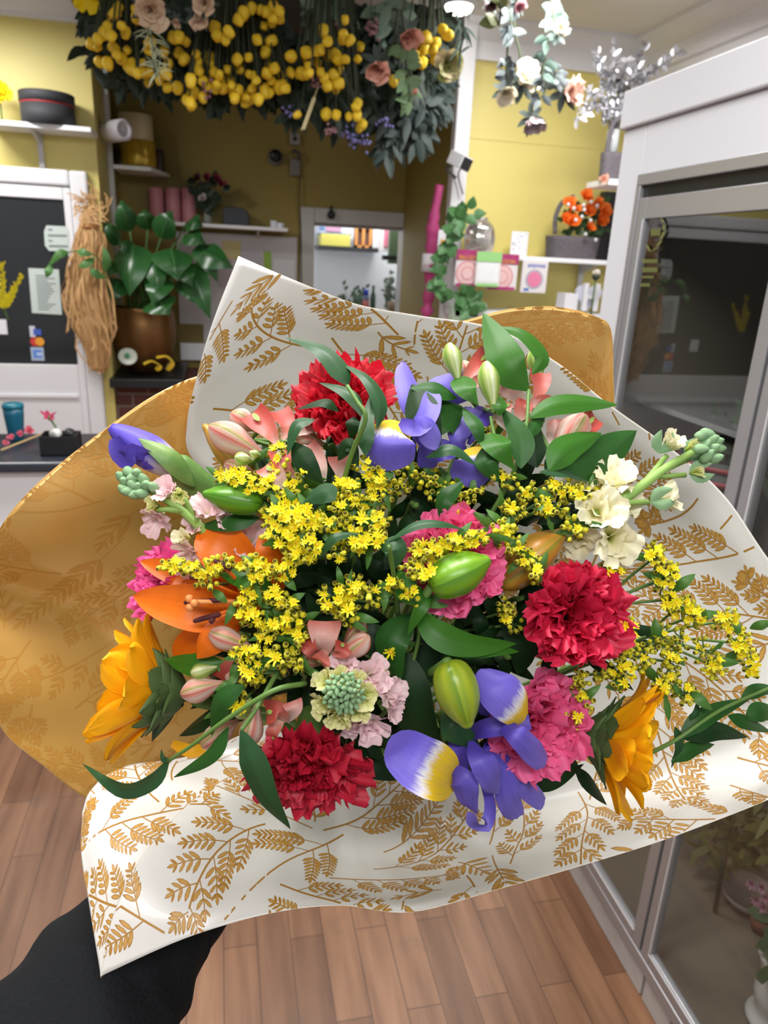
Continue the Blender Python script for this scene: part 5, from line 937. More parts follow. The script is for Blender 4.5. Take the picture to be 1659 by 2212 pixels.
WC = [[(640, 1180, .70), (520, 1080, .665), (415, 990, .645), (404, 915, .63), (425, 815, .61), (458, 700, .595), (515, 553, .58)],
      [(690, 1140, .70), (600, 1020, .675), (560, 900, .652), (560, 810, .632), (572, 735, .615), (590, 670, .6), (640, 607, .588)],
      [(740, 1120, .70), (700, 980, .68), (700, 870, .655), (705, 790, .638), (715, 740, .624), (730, 700, .612), (770, 657, .602)],
      [(800, 1120, .70), (820, 960, .68), (845, 860, .658), (860, 790, .642), (870, 750, .63), (882, 718, .62), (900, 681, .612)],
      [(860, 1120, .70), (930, 960, .68), (990, 865, .658), (1020, 810, .642), (1038, 775, .632), (1052, 744, .624), (1068, 709, .616)],
      [(920, 1140, .70), (1060, 990, .68), (1130, 910, .66), (1160, 870, .645), (1175, 842, .634), (1188, 815, .626), (1203, 783, .618)],
      [(960, 1170, .70), (1160, 1050, .68), (1240, 990, .66), (1275, 955, .644), (1292, 928, .632), (1302, 902, .622), (1312, 871, .614)],
      [(990, 1200, .70), (1240, 1120, .68), (1340, 1075, .655), (1390, 1045, .638), (1416, 1024, .626), (1436, 1002, .616), (1456, 974, .608)],
      [(1010, 1250, .70), (1290, 1210, .68), (1420, 1180, .652), (1480, 1152, .634), (1514, 1130, .62), (1540, 1104, .61), (1566, 1072, .602)],
      [(1020, 1320, .70), (1330, 1305, .675), (1470, 1290, .648), (1550, 1272, .63), (1600, 1256, .616), (1632, 1240, .606), (1664, 1213, .598)],
      [(1020, 1400, .70), (1330, 1410, .672), (1500, 1415, .645), (1600, 1412, .625), (1680, 1408, .61), (1740, 1400, .6), (1800, 1385, .592)],
      [(1010, 1470, .70), (1310, 1520, .672), (1480, 1550, .645), (1600, 1566, .622), (1690, 1572, .605), (1760, 1574, .594), (1835, 1572, .585)],
      [(990, 1530, .70), (1250, 1620, .675), (1400, 1665, .648), (1510, 1688, .62), (1600, 1692, .6), (1680, 1690, .588), (1750, 1682, .58)],
      [(960, 1580, .70), (1160, 1690, .68), (1280, 1732, .65), (1360, 1752, .615), (1410, 1768, .592), (1450, 1782, .58), (1485, 1796, .572)],
      [(920, 1610, .71), (1060, 1730, .685), (1130, 1785, .65), (1180, 1818, .61), (1215, 1840, .588), (1240, 1855, .576), (1262, 1868, .568)],
      [(880, 1620, .71), (970, 1750, .69), (1015, 1820, .655), (1045, 1862, .612), (1066, 1886, .585), (1080, 1902, .57), (1092, 1916, .56)],
      [(840, 1620, .71), (880, 1750, .695), (905, 1840, .665), (905, 1890, .618), (898, 1925, .582), (893, 1950, .56), (890, 1970, .552)],
      [(800, 1620, .71), (795, 1750, .69), (790, 1835, .65), (775, 1885, .606), (760, 1918, .575), (748, 1940, .555), (738, 1956, .546)],
      [(760, 1610, .71), (710, 1720, .685), (665, 1805, .625), (630, 1860, .585), (610, 1905, .56), (598, 1940, .546), (588, 1972, .536)],
      [(720, 1600, .71), (620, 1690, .68), (540, 1765, .61), (480, 1840, .57), (445, 1910, .548), (425, 1965, .534), (408, 2024, .525)],
      [(680, 1590, .71), (540, 1660, .675), (440, 1720, .612), (360, 1800, .568), (298, 1890, .542), (255, 1990, .526), (236, 2100, .5155)],
      [(678, 1589, .71), (536, 1659, .675), (436, 1719, .613), (353, 1798, .569), (290, 1888, .543), (247, 1988, .527), (219, 2110, .515)],
      [(675, 1588, .71), (530, 1658, .675), (428, 1716, .614), (345, 1794, .571), (280, 1884, .545), (240, 1984, .528), (214, 2085, .517)],
      [(650, 1580, .71), (480, 1650, .675), (370, 1690, .63), (290, 1750, .592), (240, 1815, .565), (212, 1880, .548), (194, 1965, .535)],
      [(630, 1570, .71), (440, 1640, .68), (320, 1672, .645), (258, 1702, .618), (216, 1742, .597), (192, 1785, .58), (175, 1842, .566)],
      [(610, 1560, .71), (420, 1630, .685), (290, 1650, .66), (235, 1668, .642), (206, 1695, .625), (188, 1720, .61), (178, 1752, .598)]]
paper(wrap, 'white_sheet', WC, (M_wp, M_gp), (M_wprint, M_wcore), 3600, 7, 'white paper printed with gold ferns', res=(190, 56))
GC = [[(650, 1150, .73), (610, 1020, .705), (580, 930, .69), (560, 860, .68), (545, 800, .672)],
      [(630, 1160, .73), (560, 1030, .70), (510, 930, .68), (470, 860, .67), (437, 810, .66)],
      [(610, 1180, .73), (510, 1050, .69), (430, 960, .665), (380, 900, .65), (335, 853, .638)],
      [(590, 1210, .73), (470, 1090, .685), (360, 1010, .65), (280, 965, .632), (220, 932, .618)],
      [(570, 1250, .73), (430, 1150, .68), (300, 1085, .64), (190, 1045, .615), (110, 1018, .602)],
      [(550, 1290, .73), (400, 1220, .68), (250, 1170, .64), (120, 1135, .608), (30, 1098, .59)],
      [(540, 1330, .73), (380, 1290, .685), (220, 1250, .65), (70, 1215, .612), (-22, 1180, .588)],
      [(540, 1370, .73), (370, 1360, .69), (210, 1330, .668), (50, 1290, .628), (-60, 1270, .595)],
      [(540, 1410, .73), (370, 1430, .69), (210, 1420, .66), (60, 1400, .612), (-60, 1385, .575)],
      [(540, 1450, .73), (370, 1490, .69), (220, 1500, .655), (90, 1500, .605), (-20, 1495, .57)],
      [(540, 1490, .73), (390, 1550, .69), (250, 1580, .655), (120, 1590, .61), (8, 1580, .575)],
      [(560, 1530, .73), (420, 1600, .695), (300, 1640, .665), (190, 1660, .625), (95, 1655, .592)],
      [(590, 1570, .73), (460, 1650, .70), (360, 1690, .675), (270, 1720, .645), (192, 1728, .618)],
      [(620, 1600, .73), (510, 1690, .705), (430, 1730, .685), (370, 1760, .66), (310, 1770, .64)]]
paper(wrap, 'gold_sheet', GC, (M_gp, M_wp), (M_gprint, M_gprint), 420, 3, 'gold paper with faint ferns', res=(130, 40), Lr=(.09, .13), core=False)
G2 = [[(950, 1100, .73), (950, 940, .705), (948, 830, .69), (946, 760, .678), (945, 705, .668)],
      [(990, 1100, .73), (1000, 930, .705), (1005, 820, .69), (1006, 750, .676), (1005, 692, .666)],
      [(1020, 1110, .73), (1070, 930, .705), (1090, 810, .688), (1098, 735, .674), (1104, 667, .664)],
      [(1040, 1120, .73), (1130, 940, .705), (1170, 820, .688), (1190, 740, .674), (1205, 663, .664)],
      [(1060, 1140, .73), (1180, 960, .705), (1235, 840, .688), (1265, 760, .674), (1288, 684, .665)],
      [(1080, 1160, .73), (1210, 990, .705), (1270, 880, .69), (1300, 800, .678), (1320, 714, .67)],
      [(1090, 1180, .73), (1230, 1030, .705), (1290, 940, .692), (1315, 880, .684), (1325, 820, .676)],
      [(1100, 1200, .73), (1240, 1080, .705), (1300, 1010, .695), (1322, 960, .688), (1328, 910, .682)]]
paper(wrap, 'gold_sheet', G2, (M_gp, M_wp), (M_gprint, M_gprint), 140, 5, 'gold paper with faint ferns', res=(80, 40), Lr=(.06, .1))
# pleated paper foot gathered round the stems, below the open sheets
foot = MB(); fa_ = [P(720, 1560, .74), BIND, P(700, 1960, .98)]; ax_ = nz(fa_[2]-fa_[0])
mb = MB(); mb.lathe([(.055, -.09), (.036, -.03), (.026, 0), (.034, .04), (.048, .1)], BIND, ax_, 60, 0, (15, .07)); mb.build('gathered_foot', [M_gp], wrap)
# ------------------------------------------------------------ flowers of the bouquet
def D(x, y, o=0): return .458 + .07*((x-800)**2+(y-1330)**2)/650**2 + o
def Q_(x, y, o=0): return P(x, y, D(x, y, o))
def pxm(x, y, n): return n*D(x, y)/FPX
B_IN = BIND
def stem_to(t, A, m, r=.003, name='stem', back=None):       # stem running down into the gathered paper
    A = np.asarray(A); b = np.asarray(back) if back is not None else A-dirv(0, -.3, .05)*0
    mb = MB(); mb.tube([A, A*.6+BIND*.4+CAMM[:, 2]*.03, BIND-.02*nz(BIND-A), BIND+.1*nz(BIND-EYE)], [r, r, r*.9, r*.9], 7, res=12); return mb.build(name, m, t)
M_gst2 = mk('fresh_stem', (96, 132, 62), .5); M_lf = mk('ruscus_leaf', (40, 88, 30), .46, spec=.3, streak=(9, .35, (34, 74, 32)), trans=.14)
M_lf2 = mk('ruscus_leaf_grey', (44, 84, 46), .42, spec=.35, streak=(10, .35, (36, 64, 42)), trans=.1); M_lf3 = mk('lily_leaf', (54, 108, 26), .44, spec=.3, streak=(12, .3, (38, 86, 24)), trans=.14)
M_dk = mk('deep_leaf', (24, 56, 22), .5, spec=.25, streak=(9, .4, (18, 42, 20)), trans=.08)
# carnations
M_red = mk('red_carnation_petal', (216, 30, 52), .55, trans=.24, streak=(16, .25, (176, 14, 36))); M_crim = mk('crimson_carnation_petal', (218, 36, 76), .55, trans=.22, streak=(16, .25, (166, 12, 44))); M_dcr = mk('dark_crimson_petal', (198, 26, 56), .55, trans=.2, streak=(16, .3, (142, 8, 34)))
M_pink = mk('pink_carnation_petal', (246, 112, 164), .55, trans=.28, streak=(14, .3, (238, 74, 138))); M_mag2 = mk('magenta_carnation_petal', (244, 96, 166), .55, trans=.28, streak=(14, .3, (232, 60, 140)))
def carnation(label, x, y, R_, o, dr, m, seed, n=46, ruf=.115, teeth=.035, tout=1.75, wid=1.2, **k):
    C = Q_(x, y, o); R = pxm(x, y, R_); ax = dirv(*dr); t = thing('carnation', label, 'flower', C)
    bloom(t, C, ax, R, m, n=n, seed=seed, tin=.05, tout=tout, ruf=ruf, teeth=teeth, wid=wid, ns=7, nt=22, cup=.14, **k)
    mb = MB(); mb.lathe([(R*.1, -R*1.15), (R*.2, -R*1.05), (R*.24, -R*.7), (R*.3, -R*.45)], C, ax, 12); mb.build('calyx', M_gst2, t); stem_to(t, C-ax*R*1.1, M_gst2); return t
carnation('bright red carnation at the top under the dark ruscus leaves', 740, 868, 128, .012, (-.1, .5, .85), M_red, 1)
carnation('large crimson carnation above the second pink one, facing the viewer', 1240, 1328, 138, -.004, (.12, .1, 1), M_crim, 2, n=42, wid=1.35)
carnation('dark crimson carnation at the bottom over the white paper', 658, 1655, 140, .0, (-.02, -.55, .85), M_dcr, 3, n=54, tout=1.8)
carnation('pink carnation in the middle behind the green lily bud', 978, 1212, 142, .012, (0, .15, 1), M_pink, 4, n=36, teeth=.02, ruf=.08, wid=1.45)
carnation('pink carnation with a swirled centre touching the blue iris', 1160, 1562, 138, .008, (.15, -.1, 1), M_pink, 5, n=38, teeth=.02, ruf=.07, wid=1.45)
carnation('magenta pink carnation half hidden behind the orange lily', 350, 1258, 100, .03, (-.65, .2, .7), M_mag2, 6, n=36, teeth=.02, wid=1.4)
# irises
blue, blue2 = (92, 78, 198), (76, 60, 180)
M_ir = mk('iris_blue_petal', (116, 102, 208), .5, trans=.26, ramp=('x', [(0, (84, 66, 180)), (.45, (112, 98, 206)), (1, (142, 130, 224))]), streak=(20, .4, (78, 64, 176))); M_ird = mk('iris_deep_petal', (86, 68, 180), .5, trans=.2, streak=(20, .4, (60, 46, 144)))
M_fall = mk('iris_fall_petal', (96, 82, 200), .5, trans=.18, ramp=('xn', [(0, (250, 214, 18)), (.27, (250, 214, 18)), (.36, (240, 238, 240)), (.46, (124, 110, 214)), (.75, (100, 86, 200)), (1, (116, 104, 212))]), streak=(24, .14, (70, 54, 160)))
M_fall2 = mk('iris_fall_edge_marked', (96, 82, 200), .5, trans=.18, ramp=('xn', [(0, (246, 208, 18)), (.42, (246, 208, 18)), (.52, (240, 238, 240)), (.62, (124, 110, 214)), (.8, (100, 86, 200)), (1, (116, 104, 212))]), streak=(24, .14, (70, 54, 160)))
def iris(label, x, y, parts, o=0):
    t = thing('iris', label, 'flower', Q_(x, y, o))
    for i, (nm, pts, wd, pr, m, N, kw) in enumerate(parts):
        mb = MB(); pp = [(p[0], p[1], D(p[0], p[1], o+(p[2] if len(p) > 2 else 0))) for p in pts]; RB(mb, pp, wd, pr, N, ns=18, nt=12, seed=i+x, **kw); mb.build(nm, m, t)
    stem_to(t, Q_(x, y, o+.03), M_gst2); return t
f_ = dict(cup=.25, ruf=.03); g_ = dict(cup=-.25, ruf=.05, teeth=.06)
iris('blue iris with an upright petal beside the red carnation', 890, 915, [
    ('fall', [(866, 912, -.004), (846, 930, -.02), (842, 965, -.022), (852, 1016, -.006)], 108, 'strap', M_fall, (-.1, .1, 1), dict(cup=-.3, ruf=.02)),
    ('standard', [(898, 910, .012), (890, 860, .012), (870, 782, .02)], 62, 'oval', M_ir, (.4, .1, 1), g_), ('standard', [(905, 905, .015), (930, 850, .012), (975, 806, .02)], 52, 'oval', M_ir, (-.2, .2, 1), g_), ('standard', [(920, 905, .018), (955, 862, .015), (1000, 838, .02)], 58, 'fan', M_ird, (0, .2, 1), g_),
    ('style_arm', [(862, 915, -.01), (900, 925, -.02), (925, 895, -.012), (935, 850, 0)], 46, 'strap', M_ir, (0, .2, 1), f_), ('style_arm', [(880, 925, -.012), (918, 925, -.02), (945, 970, -.01)], 54, 'oval', M_ir, (.2, 0, 1), g_), ('fall', [(900, 935, .012), (925, 960, .01), (920, 1010, .02)], 48, 'strap', M_ird, (.2, 0, 1), f_)])
iris('blue iris half hidden behind the ruscus leaves right of the first iris', 1000, 965, [
    ('standard', [(1000, 985, .016), (990, 940, .008), (1012, 878, .02)], 66, 'fan', M_ir, (-.2, .1, 1), g_), ('standard', [(1012, 960, .014), (1035, 920, .012), (1050, 880, .02)], 44, 'fan', M_ird, (0, .1, 1), g_),
    ('fall', [(1012, 968, .006), (1025, 985, -.002), (1022, 1010, .0), (1000, 1048, .012)], 86, 'strap', M_fall, (.1, 0, 1), dict(cup=-.25)), ('fall', [(990, 975, .016), (950, 975, .014), (905, 995, .025)], 54, 'oval', M_ird, (0, .4, 1), f_)], .004)
iris('blue iris fanning a yellow marked petal towards the pink swirl carnation', 1085, 1560, [
    ('fall', [(1138, 1560, -.006), (1120, 1530, -.022), (1078, 1490, -.02), (1034, 1448, -.004)], 96, 'oval', M_fall, (.2, .2, 1), dict(cup=-.3, ruf=.02)), ('standard', [(1090, 1566, -.016), (1120, 1590, -.03), (1150, 1620, -.028), (1180, 1650, -.018)], 56, 'strap', M_ir, (.1, .3, 1), dict(cup=-.3, ruf=.06, teeth=.14)),
    ('style_arm', [(1015, 1585, .01), (1060, 1572, -.006), (1145, 1560, -.012)], 44, 'strap', M_ird, (0, .5, 1), f_), ('fall', [(1045, 1545, .008), (1050, 1500, .006), (1036, 1450, .012)], 60, 'oval', M_ird, (-.5, 0, 1), f_)], -.002)
iris('large blue iris spilling over the white paper at the bottom', 1000, 1650, [
    ('fall', [(982, 1692, -.004), (950, 1672, -.022), (900, 1645, -.024), (842, 1596, -.004)], 118, 'oval', M_fall2, (-.1, .45, 1), dict(cup=.28, ruf=.02)), ('standard', [(975, 1650, -.004), (1000, 1690, -.02), (1012, 1730, -.016), (1030, 1760, -.004)], 58, 'leaf', M_ir, (-.2, .1, 1), g_),
    ('standard', [(1018, 1600, 0), (1040, 1640, -.022), (1062, 1680, -.024), (1074, 1715, -.01)], 60, 'oval', M_ir, (.2, .2, 1), g_), ('style_arm', [(1010, 1605, .008), (1045, 1680, .0), (1060, 1740, -.004), (1050, 1782, -.012), (1024, 1778, -.02), (1020, 1755, -.022)], 30, 'strap', M_ir, (-.5, 0, 1), f_),
    ('fall', [(1045, 1620, .004), (1085, 1680, -.004), (1100, 1730, -.004), (1118, 1768, .004)], 54, 'strap', M_ir, (.1, 0, 1), g_), ('fall', [(1060, 1610, .008), (1100, 1660, .002), (1135, 1700, .0), (1176, 1738, .008)], 46, 'strap', M_ir, (.3, .2, 1), g_), ('style_arm', [(985, 1600, .012), (990, 1640, .006), (985, 1680, .004)], 50, 'strap', M_ird, (-.3, 0, 1), f_), ('standard', [(1045, 1610, .012), (1100, 1640, .012), (1120, 1660, .012)], 46, 'strap', M_ird, (.3, 0, 1), f_)], -.006)
t = thing('iris', 'closed blue iris bud on a green sheath leaning over the gold paper', 'flower', Q_(345, 990)); mb = MB(); sh_ = [(0, .5), (.2, .8), (.45, 1), (.7, .8), (.9, .5), (1, .22)]; iA, iB = P(395, 1022, .545), P(238, 922, .528); dd = .54
bud(mb, iA, iB, 84*dd/FPX, 0, (2, .1), 24, sh_); mb.build('bud', mk('iris_bud_petal', (92, 74, 196), .5, trans=.15, ramp=('xn', [(0, (222, 210, 180)), (.25, (222, 214, 214)), (.42, (106, 88, 202)), (1, (84, 68, 190))]), streak=(14, .3, (58, 42, 150))), t)
mb = MB(); RB(mb, [(330, 985, .525), (290, 975, .515), (268, 990, .52), (250, 945, .52)], 46, 'strap', (-.2, -.5, 1), cup=.3, ruf=.05, ns=12, nt=6); RB(mb, [(350, 1000, .53), (320, 1005, .525), (310, 1014, .53)], 22, 'leaf', (0, -.5, 1), ns=6, nt=4); mb.build('loose_petal', M_ird, t)
mb = MB(); bud(mb, P(500, 1098, .56), P(298, 950, .530), 64*dd/FPX, 0, (2, .12), 20, [(0, .6), (.2, .85), (.5, 1), (.62, .95), (.7, .4), (1, .03)]); RB(mb, [(420, 1050, .535), (370, 990, .522), (298, 946, .519)], 50, 'lance', (.2, .6, 1), cup=-.3, ns=12, nt=6); mb.build('sheath', mk('iris_sheath', (92, 130, 62), .45, noise=(60, .7, (142, 164, 92), (1, 1, 1))), t); stem_to(t, P(500, 1098, .56), M_gst2)
# orange lily
M_lil = mk('orange_lily_petal', (244, 122, 16), .42, trans=.22, streak=(9, .35, (226, 88, 8))); M_anth = mk('lily_anther', (78, 24, 30), .7)
t = thing('orange_lily', 'open orange lily with dark anthers at the side of the bouquet', 'flower', Q_(470, 1290))
for i, (pts, wd, N, k) in enumerate((([(560, 1300, .03), (480, 1316, .012), (400, 1310, -.006), (288, 1288, -.004)], 100, (0, .15, 1), dict(cup=.25)), ([(550, 1290, .032), (470, 1262, .018), (390, 1240, .012), (303, 1213, .01)], 62, (0, .2, 1), dict(cup=.3)), ([(560, 1280, .036), (520, 1225, .022), (470, 1175, .012), (430, 1146, .014)], 108, (-.2, .4, 1), dict(cup=.3)),
        ([(590, 1300, .036), (598, 1250, .018), (582, 1195, .006), (562, 1155, .004)], 64, (.3, .3, 1), dict(cup=-.3)), ([(545, 1320, .03), (500, 1345, .008), (455, 1385, -.006), (425, 1422, -.004)], 68, (-.3, -.2, 1), dict(cup=-.3)), ([(520, 1340, .036), (450, 1365, .022), (410, 1390, .018), (376, 1422, .02)], 66, (-.2, -.4, 1), dict(cup=.3)))):
    mb = MB(); RB(mb, [(x, y, D(x, y, o)) for x, y, o in pts], wd, 'lily', N, ns=18, nt=10, ruf=.02, seed=i, **k); mb.build('petal', M_lil, t)
for i, (a, b) in enumerate((((398, 1302), (480, 1296)), ((418, 1342), (476, 1326)), ((462, 1210), (500, 1230)), ((410, 1246), (440, 1250)), ((455, 1345), (462, 1335)))):
    A, B = Q_(*a, -.016), Q_(*b, -.012); mb = MB(); bud(mb, A, B, pxm(*a, 12), 0, None, 8, [(0, .5), (.1, .9), (.5, 1), (.9, .9), (1, .5)]); an = mb.build('anther', M_anth, t); m2 = MB(); m2.tube([(A+B)/2, Q_(555, 1300, .02)], .0012, 6); m2.build('filament', M_lil, t)
mb = MB(); mb.tube([Q_(555, 1300, .02), Q_(470, 1300, -.01), Q_(412, 1300, -.022)], .0016, 6, res=6); [mb.ball(Q_(412+dx, 1302+dy, -.023), pxm(412, 1302, 9), n=8) for dx, dy in ((-3, -9), (8, 1), (-2, 10))]; mb.build('pistil', mk('lily_stigma', (238, 150, 84), .5), t); stem_to(t, Q_(560, 1300, .04), M_gst2)
# lily buds
def gbud(name, c1, c2, c3): return mk(name, c1, .34, ramp=('y', [(i/12, (c3 if i % 4 == 0 else c2 if i % 4 == 2 else c1)) for i in range(13)]), streak=(10, .3, c2), noise=(26, .25, c2))
M_b1 = gbud('green_bud', (122, 168, 34), (98, 150, 30), (74, 122, 24)); M_b2 = gbud('yellow_green_bud', (158, 172, 44), (132, 158, 36), (92, 128, 28)); M_b3 = gbud('orange_bud', (204, 140, 50), (176, 134, 48), (124, 132, 40)); M_b4 = gbud('grass_bud', (98, 152, 34), (78, 132, 30), (56, 104, 24))
def lily_bud(label, a, b, wd, m, oa, ob, nm='lily_bud', stem=None):
    t = thing(nm, label, 'flower bud', Q_((a[0]+b[0])/2, (a[1]+b[1])/2)); mb = MB(); A, B = Q_(*a, oa), Q_(*b, ob); bud(mb, A, B, pxm(*a, wd), 0, (3, .07), 36, [(0, .2), (.04, .55), (.15, .84), (.38, 1), (.62, .93), (.82, .62), (.92, .36), (.96, .30), (1, .16)], dirv(0, 0, 1)); mb.build('bud', m, t)
    stem_to(t, A, M_gst2, .0028); return t
lily_bud('plump green lily bud lying across the middle pink carnation', (930, 1268), (1058, 1208), 92, M_b1, -.016, -.022)
lily_bud('yellow green lily bud pointing down above the blue iris', (968, 1428), (1012, 1572), 92, M_b2, -.012, -.024)
lily_bud('green lily bud beside the sheathed iris bud', (568, 1090), (438, 1066), 64, M_b4, .006, -.008)
lily_bud('orange and olive lily bud beside the cream stock flowers', (1075, 1262), (1220, 1148), 96, M_b3, .026, .008)
lily_bud('orange green lily bud behind the coral flowers at the gold paper', (560, 1050), (440, 918), 66, M_b3, .04, .02)
# sunflowers
M_ray = mk('sunflower_ray', (254, 190, 14), .5, trans=.28, streak=(10, .35, (246, 160, 6))); M_brt = mk('sunflower_bract', (84, 110, 62), .6, streak=(8, .3, (52, 78, 42)), trans=.1)
def sunflower(label, x, y, R_, dr, o, seed, nr=26):
    C = Q_(x, y, o); R = pxm(x, y, R_); ax = dirv(*dr); t = thing('sunflower', label, 'flower', C); M = frame(C, ax); r = rnd(seed)
    mb = MB(); mb.lathe([(.001, .1*R), (.3*R, .12*R), (.55*R, .06*R), (.6*R, 0)], C, ax, 28); mb.build('disc', mk('sunflower_disc', (70, 44, 22), .9, bump=(600, .8)), t)
    mb = MB(); mb.lathe([(.6*R, 0), (.62*R, -.12*R), (.5*R, -.36*R), (.28*R, -.52*R), (.1*R, -.6*R), (.08*R, -.9*R)], C, ax, 28); mb.build('receptacle', M_brt, t)
    for i in range(nr):
        lo = i % 2; V = petal(R*(1.0+.25*r.rand()), R*(.70+.18*r.rand()), .55+.25*lo+.12*r.normal(), .75+.45*lo+.25*r.normal(), 'ray', .22*(1 if r.rand() > .3 else -1), .03, 2, 0, seed*99+i, 9, 8, .58*R, -.02*R-.05*R*lo, bend=.12*r.normal())
        mb = MB(); mb.grid(put(V, M, i*2*math.pi/nr+.12*r.normal())); mb.build('ray_petal', M_ray, t)
    for i in range(24):
        k = i % 3; V = petal(R*(.62+.04*k), R*(.66+.1*r.rand()), .95+.1*r.normal(), .75+.1*k+.25*r.normal(), 'heart', .3, .02, 2, 0, seed*77+i, 8, 8, R*(.50-.15*k), -R*(.26+.17*k))
        mb = MB(); mb.grid(put(V, M, i*2*math.pi/8+k*.35+.1*r.normal())); mb.build('bract', M_brt, t)
    stem_to(t, C-ax*R*.85, M_gst2, .006); return t
sunflower('sunflower seen from the side against the gold paper', 335, 1492, 112, (-.93, .22, .12), .012, 1)
sunflower('sunflower seen from the side against the white paper below the yellow sprays', 1322, 1600, 104, (.86, -.16, .36), .004, 2)
t = thing('fallen_petal', 'single yellow petal lying on the white paper under the sunflower', 'petal', Q_(405, 1618, .03)); mb = MB(); RB(mb, [(372, 1606, .56), (410, 1622, .555), (446, 1618, .56)], 28, 'ray', (0, .6, 1), cup=.2); mb.build('petal', M_ray, t)
# stock flowers
M_stp = mk('pale_pink_stock_petal', (248, 226, 226), .55, trans=.3, ramp=('x', [(0, (214, 222, 140)), (.25, (246, 236, 218)), (.5, (248, 224, 224)), (1, (248, 214, 220))])); M_stc = mk('cream_stock_petal', (246, 240, 204), .55, trans=.28, ramp=('x', [(0, (176, 192, 70)), (.3, (226, 228, 146)), (.55, (244, 238, 200)), (1, (248, 243, 214))]))
M_sty = mk('lime_stock_petal', (218, 222, 130), .55, trans=.25, ramp=('x', [(0, (176, 200, 80)), (.5, (214, 222, 124)), (1, (236, 232, 176))])); M_sbud = mk('downy_green_bud', (134, 168, 124), .7, noise=(120, .4, (96, 138, 100))); M_sst = mk('stock_stem', (142, 178, 92), .6)
def floret(t, x, y, R_, o, dr, m, seed, n=8, tout=1.45, nm='floret'):
    C = Q_(x, y, o); bloom(t, C, dirv(*dr), pxm(x, y, R_*1.2), m, n=n, seed=seed, tin=.25, tout=tout, ruf=.06, teeth=.015, wid=1.0, cup=.12, ns=6, nt=10, merge=True, name=nm, z0=-.35, Lmin=.6)
def buds_(t, pts, o, dr, m, wd, ln):
    for i, (x, y) in enumerate(pts):
        A = Q_(x, y, o); v = nz(np.asarray(dirv(*dr))+.5*rnd(i+int(x)).normal(size=3)); mb = MB(); bud(mb, A-v*pxm(x, y, ln/2), A+v*pxm(x, y, ln/2), pxm(x, y, wd), 0, (4, .06), 10); mb.build('bud', m, t)
t = thing('stock_flower', 'pale pink stock seen head on with a blue green bud centre', 'flower', Q_(770, 1500)); r = rnd(4)
for i, (x, y, R_, dr, m) in enumerate(((800, 1452, 52, (.3, .5, .9), M_stp), (838, 1490, 50, (.7, .1, .7), M_stp), (742, 1442, 44, (-.1, .8, .6), M_stp), (800, 1560, 56, (.2, -.6, .8), M_stp), (845, 1530, 40, (.8, -.3, .5), M_stp), (764, 1560, 42, (-.1, -.7, .7), M_stp), (706, 1472, 36, (-.6, .4, .7), M_sty), (700, 1520, 40, (-.7, -.2, .7), M_sty), (732, 1546, 38, (-.3, -.6, .8), M_sty), (784, 1500, 40, (.3, 0, 1), M_sty), (770, 1535, 34, (.2, -.3, 1), M_sty), (735, 1462, 30, (-.1, .4, 1), M_sty), (770, 1470, 30, (.2, .4, 1), M_sty))): floret(t, x, y, R_, -.004 if m is M_stp else -.014, dr, m, i+20, 9 if m is M_stp else 10)
pp = [(742+46*math.sqrt(q/46)*math.cos(q*2.4), 1497+44*math.sqrt(q/46)*math.sin(q*2.4)) for q in range(46)]
for i, (x, y) in enumerate(pp): buds_(t, [(x, y)], -.036+.014*((x-742)**2+(y-1497)**2)/46**2, ((x-742)/60, -(y-1497)/60, 1), M_sbud, 11, 18)
stem_to(t, Q_(770, 1500, .03), M_sst, .004)
t = thing('stock_flower', 'cream stock stem leaning out over the white paper with green tip buds', 'flower', Q_(1330, 1100))
mb = MB(); mb.tube([Q_(1150, 1210, .04), Q_(1260, 1130, .012), Q_(1360, 1068, -.008), Q_(1440, 1010, -.022), Q_(1525, 960, -.034)], [.0042, .0042, .0036, .003, .002], 10, res=20)
for a, b in (((1385, 1050), (1440, 985)), ((1340, 1085), (1400, 1085)), ((1430, 1018), (1490, 990)), ((1420, 1030), (1480, 1026))): mb.tube([Q_(*a, -.01), Q_(*b, -.014)], .002, 7)
mb.build('stalk', M_sst, t); stem_to(t, Q_(1150, 1210, .04), M_sst, .004)
for i, (x, y, R_, o, dr, n, to) in enumerate(((1318, 1040, 70, .0, (.1, .7, .7), 9, 1.5), (1262, 1058, 56, .01, (-.4, .7, .7), 8, 1.5), (1290, 1102, 66, -.004, (-.2, .3, 1), 8, 1.5), (1352, 1090, 46, .0, (.5, .2, .8), 7, 1.4), (1322, 1165, 72, -.004, (.1, -.1, 1), 9, 1.55), (1250, 1165, 50, .016, (-.4, -.3, .8), 8, 1.5), (1330, 1200, 48, .006, (.1, -.8, .5), 7, 1.5), (1425, 1074, 52, -.014, (.9, .15, .35), 9, .75), (1445, 962, 42, -.022, (.35, .6, .5), 9, .7), (1492, 968, 26, -.028, (.6, .3, .6), 8, .7), (1502, 1020, 24, -.022, (.9, .1, .3), 8, .6))): floret(t, x, y, R_, o, dr, M_stc if R_ > 30 else M_sty, i+60, n, to)
buds_(t, [(1515, 942), (1530, 938), (1545, 955), (1522, 962), (1538, 970), (1550, 968), (1528, 985), (1545, 990), (1512, 970), (1535, 950)], -.036, (.9, .2, .4), M_sbud, 22, 36)
